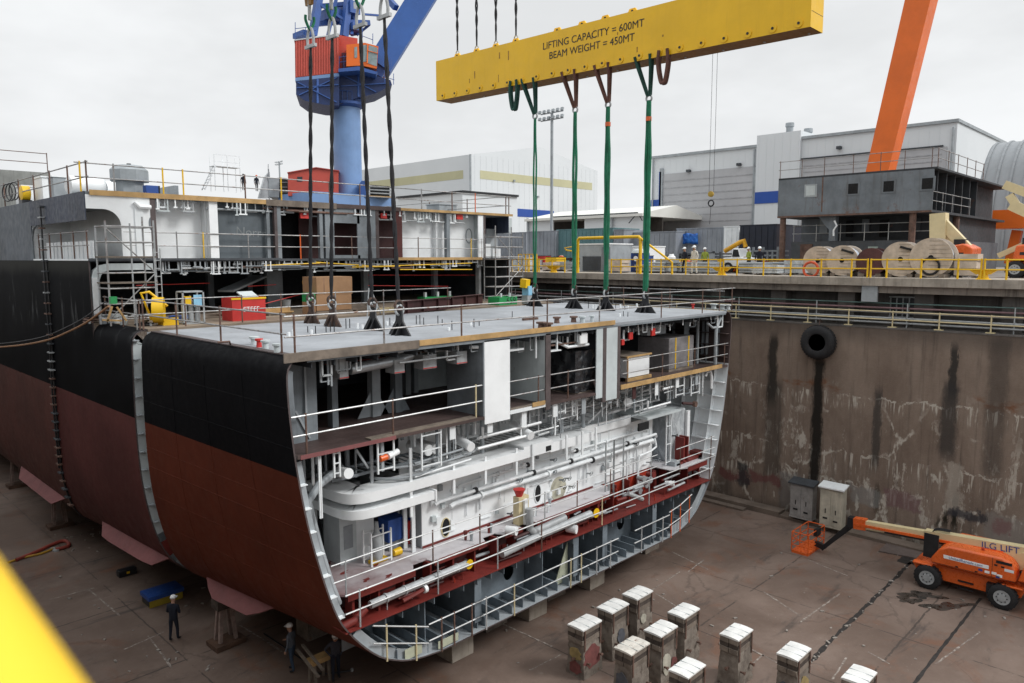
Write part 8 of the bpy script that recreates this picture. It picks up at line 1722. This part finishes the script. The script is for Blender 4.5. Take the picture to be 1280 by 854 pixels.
MB().prism([(LX0 + .45, wy1 + .55, .62), (LX0 + .45, wy1 + .75, .95), (LX0 + .45, wy1 + .2, 1.12), (LX0 + .45, wy2 - .3, 1.12), (LX0 + .45, wy2 - .75, .95), (LX0 + .45, wy2 - .6, .55), (LX0 + .45, wy2 + .6, .42), (LX0 + .45, wy1 - .6, .42)], (1.5, 0, 0)).build('chassis', orange, t, .04)
for (y0, y1, z0, z1) in ((wy1 - .15, wy1 + .65, .86, 1.12), (wy2 - .7, wy2 + .1, .86, 1.1)): BX('fender', orange, t, LX0 + .1, LX0 + .46, y0, y1, z1 - .08, z1, .02)
MB().lathe((m_, (wy1 + wy2) / 2, 1.12), (0, 0, 1), [(0, .6), (.12, .6)], 24).build('slew_ring', blackm, t)
hood = [(wy1 - .12, 1.26), (wy1 - .1, 1.5), (wy1 - .42, 2.02), (wy1 - .8, 2.22), (wy2 + .1, 2.26), (wy2 - .18, 2.14), (wy2 - .42, 1.86), (wy2 - .45, 1.32), (wy2 + .2, 1.26)]
h_ = MB().prism([(LX0 + .02, y, z) for y, z in hood], (.85, 0, 0)).build('engine_hood', orange, t, .08); h2 = MB().prism([(LX1 - .87, y, z) for y, z in hood], (.85, 0, 0)).build('engine_hood', orange, t, .08)
bt = MB().prism([(LX0 + .012, wy1 - .62, 1.64), (LX0 + .012, wy1 - .60, 1.80), (LX0 + .012, wy2 + .55, 1.80), (LX0 + .012, wy2 + .55, 1.64)], (.006, 0, 0)).build('white_banner', white2, h_)
bluetxt = M('banner_blue', (.02, .06, .3), .5); text('lettering', 'UnitedRentals.com', .17, (LX0 + .005, (wy1 + wy2) / 2 - .02, 1.72), (0, -1, 0), (0, 0, 1), bluetxt, bt, .001)
BX('white_banner', white2, h_, LX0 + .012, LX0 + .018, wy2 - .36, wy2 - .02, 1.72, 1.84); BX('hood_seam', blackm, h_, LX0 + .012, LX0 + .018, wy2 + .42, wy2 + .435, 1.34, 2.2)
for (dy, z, s, mt) in ((.85, 1.52, .08, bluetxt), (.6, 1.5, .09, white2), (.34, 1.52, .09, white2), (.14, 1.46, .1, white2), (.2, 1.4, .07, bluetxt), (.3, 1.9, .06, blackm), (.05, 1.88, .06, blackm)): BX('decal', mt, h_, LX0 + .008, LX0 + .018, wy2 + dy - s, wy2 + dy + s, z - s * .6, z + s * .6)
MB().prism([(m_ - .3, wy1 - .3, 1.26), (m_ + .3, wy1 - .3, 1.26), (m_ + .3, wy1 - .3, 2.25), (m_ - .3, wy1 - .3, 2.25)], (0, -.8, 0)).build('turret', blackm, t)
BX('turret_shield', blackm, t, LX0 + .15, LX0 + .2, wy1 - .35, wy1 + .25, 1.45, 2.55)
# boom
bxm = m_ - .15
bA = P(1280, 690, x=bxm); bB = P(1070, 653.5, x=bxm); dB = (bB - bA).normalized()
bRoot = bA - dB * 3.2
main = bA + dB * ((bB - bA).length * .45)
bm1 = MB().bar(bRoot, bA.lerp(bB, .55), .42, .52).build('boom_base', boomc, t); MB().bar(bA.lerp(bB, .5), bB, .32, .40).build('boom_fly', boomc, t)
MB().bar(bA.lerp(bB, .1) + Vector((-.25, 0, -.12)), bB + Vector((-.2, 0, -.02)), .07, .12).build('orange_cable_track', orange, t); MB().bar(bA.lerp(bB, .1) + Vector((-.23, 0, -.24)), bB.lerp(bA, .2) + Vector((-.19, 0, -.17)), .06, .06).build('hydraulic_line', blackm, t); MB().bar(bB - dB * .5, bB + dB * .06, .42, .52).build('boom_nose', orange, t)
tl = bA.lerp(bB, .12) + Vector((-.222, 0, .06)); text('lettering', 'JLG LIFT', .40, tl, tuple(-dB), (0, 0, 1), bluetxt, bm1, .002)
wb = bA.lerp(bB, .8) + Vector((-.168, 0, -.07)); bb_ = MB().box(wb, (.006, 1.6, .14), 0, 0, math.atan2(dB.z, dB.y)).build('white_banner', white2, t); text('lettering', 'UnitedRentals.com', .13, wb + Vector((-.006, 0, 0)), tuple(-dB), (0, 0, 1), bluetxt, bb_, .001)
MB().bar((m_, wy1 - 1.0, 2.2), bA.lerp(bB, .42) + Vector((0, 0, -.25)), .16).build('lift_cylinder', boomc, t); MB().bar((m_, wy2 - .2, 1.9), bA - dB * .5 + Vector((0, 0, -.2)), .7, .7).build('counterweight_link', boomc, t)
BX('hood_vent', blackm, h_, LX0 + .008, LX0 + .018, wy2 - .28, wy2 + .3, 2.0, 2.12); BX('panel_gap', blackm, h_, LX0 + .012, LX0 + .018, wy2 - .4, wy1 - .2, 1.335, 1.35)
for dy in (.95, 1.7): BX('hood_latch', blackm, h_, LX0 - .01, LX0 + .018, wy2 + dy, wy2 + dy + .1, 1.38, 1.42)
MB().lathe((LX0 + .5, wy2 + .9, 2.25), (0, 0, 1), [(0, .06), (.1, .06), (.14, .03)], 10).build('beacon', redp, t)
for k in range(4): TB('hydraulic_hose', blackm, t, catmull([(m_ - .2 + k * .1, wy1 - .3, 1.9), (m_ - .3 + k * .1, wy1 + .15, 2.0 + .05 * k), (m_ - .3 + k * .12, wy1 + .05, 2.5), (bxm - .15 + k * .08, wy1 - .6, 2.6)], 4), .025, 6)
for dy in (.3, .62): BX('chassis_step', blackm, t, LX0 + .36, LX0 + .44, (wy1 + wy2) / 2 - .3, (wy1 + wy2) / 2 + .3, dy, dy + .05)
BX('tow_lug', blackm, t, m_ - .2, m_ + .2, wy1 + .76, wy1 + .9, .6, .75); TB('tie_rod', blackm, t, [(LX0 + .4, wy1 + .35, r), (LX1 - .4, wy1 + .35, r)], .05); BX('mud_guard', blackm, t, LX0 + .12, LX0 + .44, wy2 + .3, wy2 + .62, .5, .95)
for yy in (wy1 + .3, wy2 - .1): MB().lathe((LX0 + .44, yy, 1.0), (-1, 0, 0), [(0, .06), (.03, .06)], 10).build('reflector', red, t)
p = P(1275, 690, x=m_); MB().prism([(LX0 + .05, wy2 - .5, 1.4), (LX0 + .05, wy2 - 1.6, 1.5), (LX0 + .05, wy2 - 1.6, 2.2), (LX0 + .05, wy2 - .7, 2.1)], (2.3, 0, 0)).build('counterweight', orange, t, .05)
# jib and basket
j0 = bB + dB * .1; j1 = P(1030, 684, x=bxm - .1); 
MB().bar(j0 + Vector((0, 0, .05)), j1, .14, .2).build('jib', blackm, t); MB().bar(j0 + Vector((0, 0, -.2)), j1 + Vector((0, .1, -.18)), .08, .08).build('jib_cylinder', blackm, t); MB().box(j0, (.4, .5, .5)).build('jib_knuckle', blackm, t)
MB().bar(j1, j1 + Vector((0, .45, .1)), .2, .25).build('basket_rotator', blackm, t)
by0 = j1.y + .4; bx0, bx1 = bxm - 1.1, bxm + .9; bz = P(1010, 689, x=bxm - .5).z - .05; by1 = by0 + .85
bk = BX('basket_floor', orange, t, bx0, bx1, by0, by1, bz, bz + .14, .01); b = MB(); hz = 1.1
for xx in (bx0, (bx0 + bx1) / 2, bx1):
    for yy in (by0, by1): b.tube([(xx, yy, bz + .14), (xx, yy, bz + hz)], .03, 6)
for z in (bz + .42, bz + .72, bz + hz): b.tube([(bx0, by0, z), (bx1, by0, z), (bx1, by1, z), (bx0, by1, z), (bx0, by0, z)], .028, 6)
b.tube([(bx0, by0, bz + .14), (bx0, by1, bz + hz)], .02, 6); b.build('basket_rail', orange, bk); BX('control_box', blackm, t, bxm - .2, bxm + .3, by0 - .06, by0 + .12, bz + .8, bz + 1.15)
# cream and orange lifts parked on the quay
def quay_lift(name, label, x, ub, wb_, arms, mt_arm):
    a, c = P(ub, 330, x=x), P(wb_, 330, x=x); y1, y0 = a.y, c.y; t = thing(name, label, 'boom lift', (x + 1, (y0 + y1) / 2, QZ)); 
    for y in (y0 + .45, y1 - .45): wheel(t, (x, y, QZ + .45), .45, .3); wheel(t, (x + 1.8, y, QZ + .45), .45, .3)
    BX('chassis', orange, t, x + .3, x + 1.8, y0 + .1, y1 - .1, QZ + .45, QZ + .85, .04); MB().prism([(x - .05, y0 + .1, QZ + .9), (x - .05, y1 - .3, QZ + .9), (x - .05, y1 - .45, QZ + 1.7), (x - .05, y0 + .5, QZ + 1.85), (x - .05, y0 + .05, QZ + 1.6)], (2.1, 0, 0)).build('engine_hood', orange, t, .08); BX('turret', blackm, t, x + .6, x + 1.4, y0 + .6, y1 - .6, QZ + .86, QZ + 2.1); BX('decal', blackm, t, x - .062, x - .054, (y0 + y1) / 2 - .4, (y0 + y1) / 2 + .3, QZ + 1.2, QZ + 1.35)
    for (u0, v0, u1, v1, w_) in arms: MB().bar(P(u0, v0, x=x + 1), P(u1, v1, x=x + 1), w_, w_ * 1.1).build('boom_arm', mt_arm, t)
    return t
quay_lift('boom_lift', 'orange lift with folded cream boom by the grey deckhouse block', 47.5, 1172, 1216, ((1172, 272, 1212, 314, .5), (1174, 300, 1174, 267, .75), (1178, 272, 1196, 312, .35), (1180, 296, 1202, 322, .3)), boomc)
quay_lift('boom_lift', 'orange lift at the far right edge with a black and cream arm', 46.5, 1256, 1310, ((1256, 231, 1296, 246, .4), (1264, 256, 1290, 268, .5), (1262, 244, 1274, 262, .35), (1248, 320, 1284, 304, .25)), boomc)
# ------------------------------------------------------------------ people
def person(label, loc, heading, top, legs, arms='down', lean=0.0, hat=None, stride=.08, scale=1.0, sleeves=None, shoes=None, overall=False, hair=None):
    """one continuous skinned body; heading: angle of the facing direction, 0 = +Y"""
    V = []; E_ = []; Rr = []
    def v(x, y, z, r):
        V.append((x, y + (lean * max(0, z - .95)), z - abs(lean) * .15 * max(0, z - .95))); Rr.append(r); return len(V) - 1
    def e(a, b): E_.append((a, b))
    pel = v(0, 0, .96, .135); sp = v(0, .0, 1.14, .125); ch = v(0, .0, 1.34, .145); nk = v(0, .01, 1.49, .058); hb = v(0, .03, 1.56, .075); ht = v(0, .035, 1.66, .093); hc = v(0, .03, 1.735, .07)
    for a, b in ((pel, sp), (sp, ch), (ch, nk), (nk, hb), (hb, ht), (ht, hc)): e(a, b)
    no = v(0, .145, 1.63, .016); e(ht, no)
    for s in (-1, 1):
        ear = v(s * .098, .03, 1.64, .02); e(ht, ear)
        hip = v(s * .095, 0, .90, .095); kn = v(s * .105, stride * s + .03, .50, .066); an = v(s * .11, stride * 1.6 * s - .02, .09, .048); to = v(s * .13, stride * 1.6 * s + .15, .045, .042)
        e(pel, hip); e(hip, kn); e(kn, an); e(an, to)
        sh = v(s * .19, 0, 1.41, .068)
        if arms == 'down': el, wr = (s * .25, -.03, 1.13), (s * .255, .07, .88)
        elif arms == 'hips': el, wr = (s * .36, -.06, 1.18), (s * .2, .08, 1.0)
        elif arms == 'front': el, wr = (s * .25, .02, 1.13), (s * .12, .25, 1.12)
        else: el, wr = ((s * .25, .02, 1.14), (s * .14, .27, 1.1)) if s > 0 else ((s * .26, -.02, 1.13), (s * .26, .08, .88))
        a = v(*el, .048); w_ = v(*wr, .034); e(ch, sh); e(sh, a); e(a, w_)
        d = (Vector(wr) - Vector(el)).normalized(); side = Vector((0, 0, 1)).cross(d) if abs(d.z) < .9 else Vector((0, 1, 0)); side.normalize()
        pm_ = Vector(wr) + d * .075; pa = v(*pm_, .036); e(w_, pa)
        for k in range(4):
            o = side * ((k - 1.5) * .021); f1 = v(*(pm_ + d * .045 + o), .0105); f2 = v(*(pm_ + d * (.085 - .008 * abs(k - 1.3)) + o + Vector((-s * .012, 0, 0))), .009); e(pa, f1); e(f1, f2)
        t1 = v(*(Vector(wr) + d * .05 + side * .045), .011); t2 = v(*(Vector(wr) + d * .085 + side * .055), .009); e(w_, t1); e(t1, t2)
    me = bpy.data.meshes.new('body'); me.from_pydata(V, E_, []); o = bpy.data.objects.new('body_tmp', me); COL.objects.link(o)
    sk = o.modifiers.new('skin', 'SKIN'); sk.use_smooth_shade = True; sv = me.skin_vertices[0].data
    for i, r in enumerate(Rr): sv[i].radius = (r * (1.25 if i in (0, 1, 2) else 1), r * (.82 if i in (0, 1, 2) else 1)) if i in (0, 1, 2) else (r, r)
    sv[0].use_root = True
    ss = o.modifiers.new('sub', 'SUBSURF'); ss.levels = ss.render_levels = 1
    bpy.context.view_layer.update()
    m2 = bpy.data.meshes.new_from_object(o.evaluated_get(bpy.context.evaluated_depsgraph_get())); bpy.data.objects.remove(o)
    m2.materials.clear()
    for mt in (top, legs, skin, shoes or black): m2.materials.append(mt)
    for pl in m2.polygons:
        c = pl.center; z = c.z; hand = (abs(c.x) > .17 and z < .87 and abs(c.x) > .2) or (arms in ('front', 'hips', 'one') and c.y > .27 and 1.0 < z < 1.25)
        pl.material_index = 2 if (z > 1.51 or hand) and not (overall and z > 1.6 and c.y < .1) else 3 if z < .11 else 1 if (z < .97 and abs(c.x) < .2) else 0; pl.use_smooth = True
    bd = bpy.data.objects.new('body', m2); COL.objects.link(bd)
    t = thing('person', label, 'person', loc); bd.parent = t; t.rotation_euler = (0, 0, heading); t.scale = (scale,) * 3
    hz = 1.69; hy = .03 + lean * .74; hz2 = hz - abs(lean) * .11
    def child(mb, nm, mt):
        me_ = bpy.data.meshes.new(nm); me_.from_pydata([tuple(q) for q in mb.v], [], mb.f); me_.materials.append(mt); me_.polygons.foreach_set('use_smooth', mb.sm); ob = bpy.data.objects.new(nm, me_); COL.objects.link(ob); ob.parent = t; return ob
    if hat:
        b = MB(); b.lathe((0, hy, hz2), (0, 0, 1), [(0, .118), (.05, .114), (.1, .085), (.13, .03)], 18); b.prism([(-.11, hy + .05, hz2), (.11, hy + .05, hz2), (.07, hy + .19, hz2 - .01), (-.07, hy + .19, hz2 - .01)], (0, 0, .014)); child(b, 'hard_hat', hat)
    else:
        b = MB(); b.lathe((0, hy - .01, hz2 - .02), (0, 0, 1), [(0, .1), (.05, .108), (.09, .08), (.115, .02)], 14); child(b, 'hair', hair or blackm)
    for s in (-1, 1):
        b = MB(); b.lathe((s * .035, hy + .088, 1.655 - abs(lean) * .1), (0, 1, 0), [(0, .012), (.012, .006)], 8); child(b, 'eye', blackm)
    b = MB(); b.box((0, hy + .09, 1.575 - abs(lean) * .1), (.045, .02, .012)); child(b, 'mouth', M('lip', (.3, .12, .1), .6) if 'lip' not in MATS else MATS['lip'])
    return t
Pg = lambda u, v: P(u, v, z=0)
hatw = white2; hato = orange
person('person in navy overalls and white hard hat standing on the floor by the gap', Pg(218, 801), -.9, navycloth, navycloth, 'front', .06, hatw, .05, 1.03)
person('person in grey shirt, jeans and white hard hat beside the leaning boards', Pg(366, 839), .5, greycloth, denim, 'one', .05, hatw, .06, 1.02)
person('person in dark grey shirt with hands on hips under the cut hull corner', Pg(420, 849), 2.7, M('dark_shirt', (.04, .042, .055), .9), navycloth, 'hips', .14, hatw, .07, 1.0)
zR = P(310, 238, y=86).z
for (u, lab, tp, ht_) in ((304.5, 'person in dark clothes standing on the far roof below the white stair', navycloth, blackm), (321, 'person in dark jacket and orange hat on the far roof by pointed sheet', navycloth, hato)):
    p = P(u, 236, y=86.8); person(lab, (p.x, 86.8, zR), 3.0, tp, M('grey_trousers', (.06, .06, .065), .9) if 'grey_trousers' not in MATS else MATS['grey_trousers'], 'down', 0, ht_, .05, 1.1)
def qp(u, x, label, tp, lg, arms, hat_, hd=1.6, sc=1.0, ov=False): p = P(u, 330, x=x); person(label, (x, p.y, QZ), hd, tp, lg, arms, .03, hat_, .06, sc, None, None, ov)
qp(905 - 37, 43.4, 'person in white hooded overalls standing by the quay rail', whitecloth, whitecloth, 'down', white2, 1.4, 1.04, True)
qp(856, 45.0, 'person in dark jacket left of the white overalled person', navycloth, navycloth, 'down', white2, 1.2)
qp(881, 47.5, 'person in bright lime jacket right of the white overalled person', hivis, navycloth, 'down', white2, 1.7)
qp(936, 48.0, 'person in lime vest beyond the rail near the white truck', hivis, navycloth, 'front', white2, 1.0)
qp(949, 46.5, 'person in dark clothes standing right of the white truck', navycloth, navycloth, 'down', white2, 2.0)
# ------------------------------------------------------------------ blurred yellow rail close to the camera
t = thing('foreground_rail', 'thick yellow handrail blurred close up in the bottom left corner', 'railing', (.2, .7, 14))
def near(u, v, d): r_ = CR @ _ray(u, v).normalized(); return CAM + r_ * d
a, c = near(-172, 662, .80), near(38, 1022, .62)
TB('hand_rail', M('rail_yellow', (.84, .53, .02), .5, 0, .05, 3, .0, 0), t, [a + (a - c) * .6, a, c, c + (c - a) * .5], .062, 20)
TB('rail_post', MATS['rail_yellow'], t, [c + (c - a) * .4, (c + (c - a) * .4) * 1.0 + Vector((0, 0, -.9))], .05, 14)
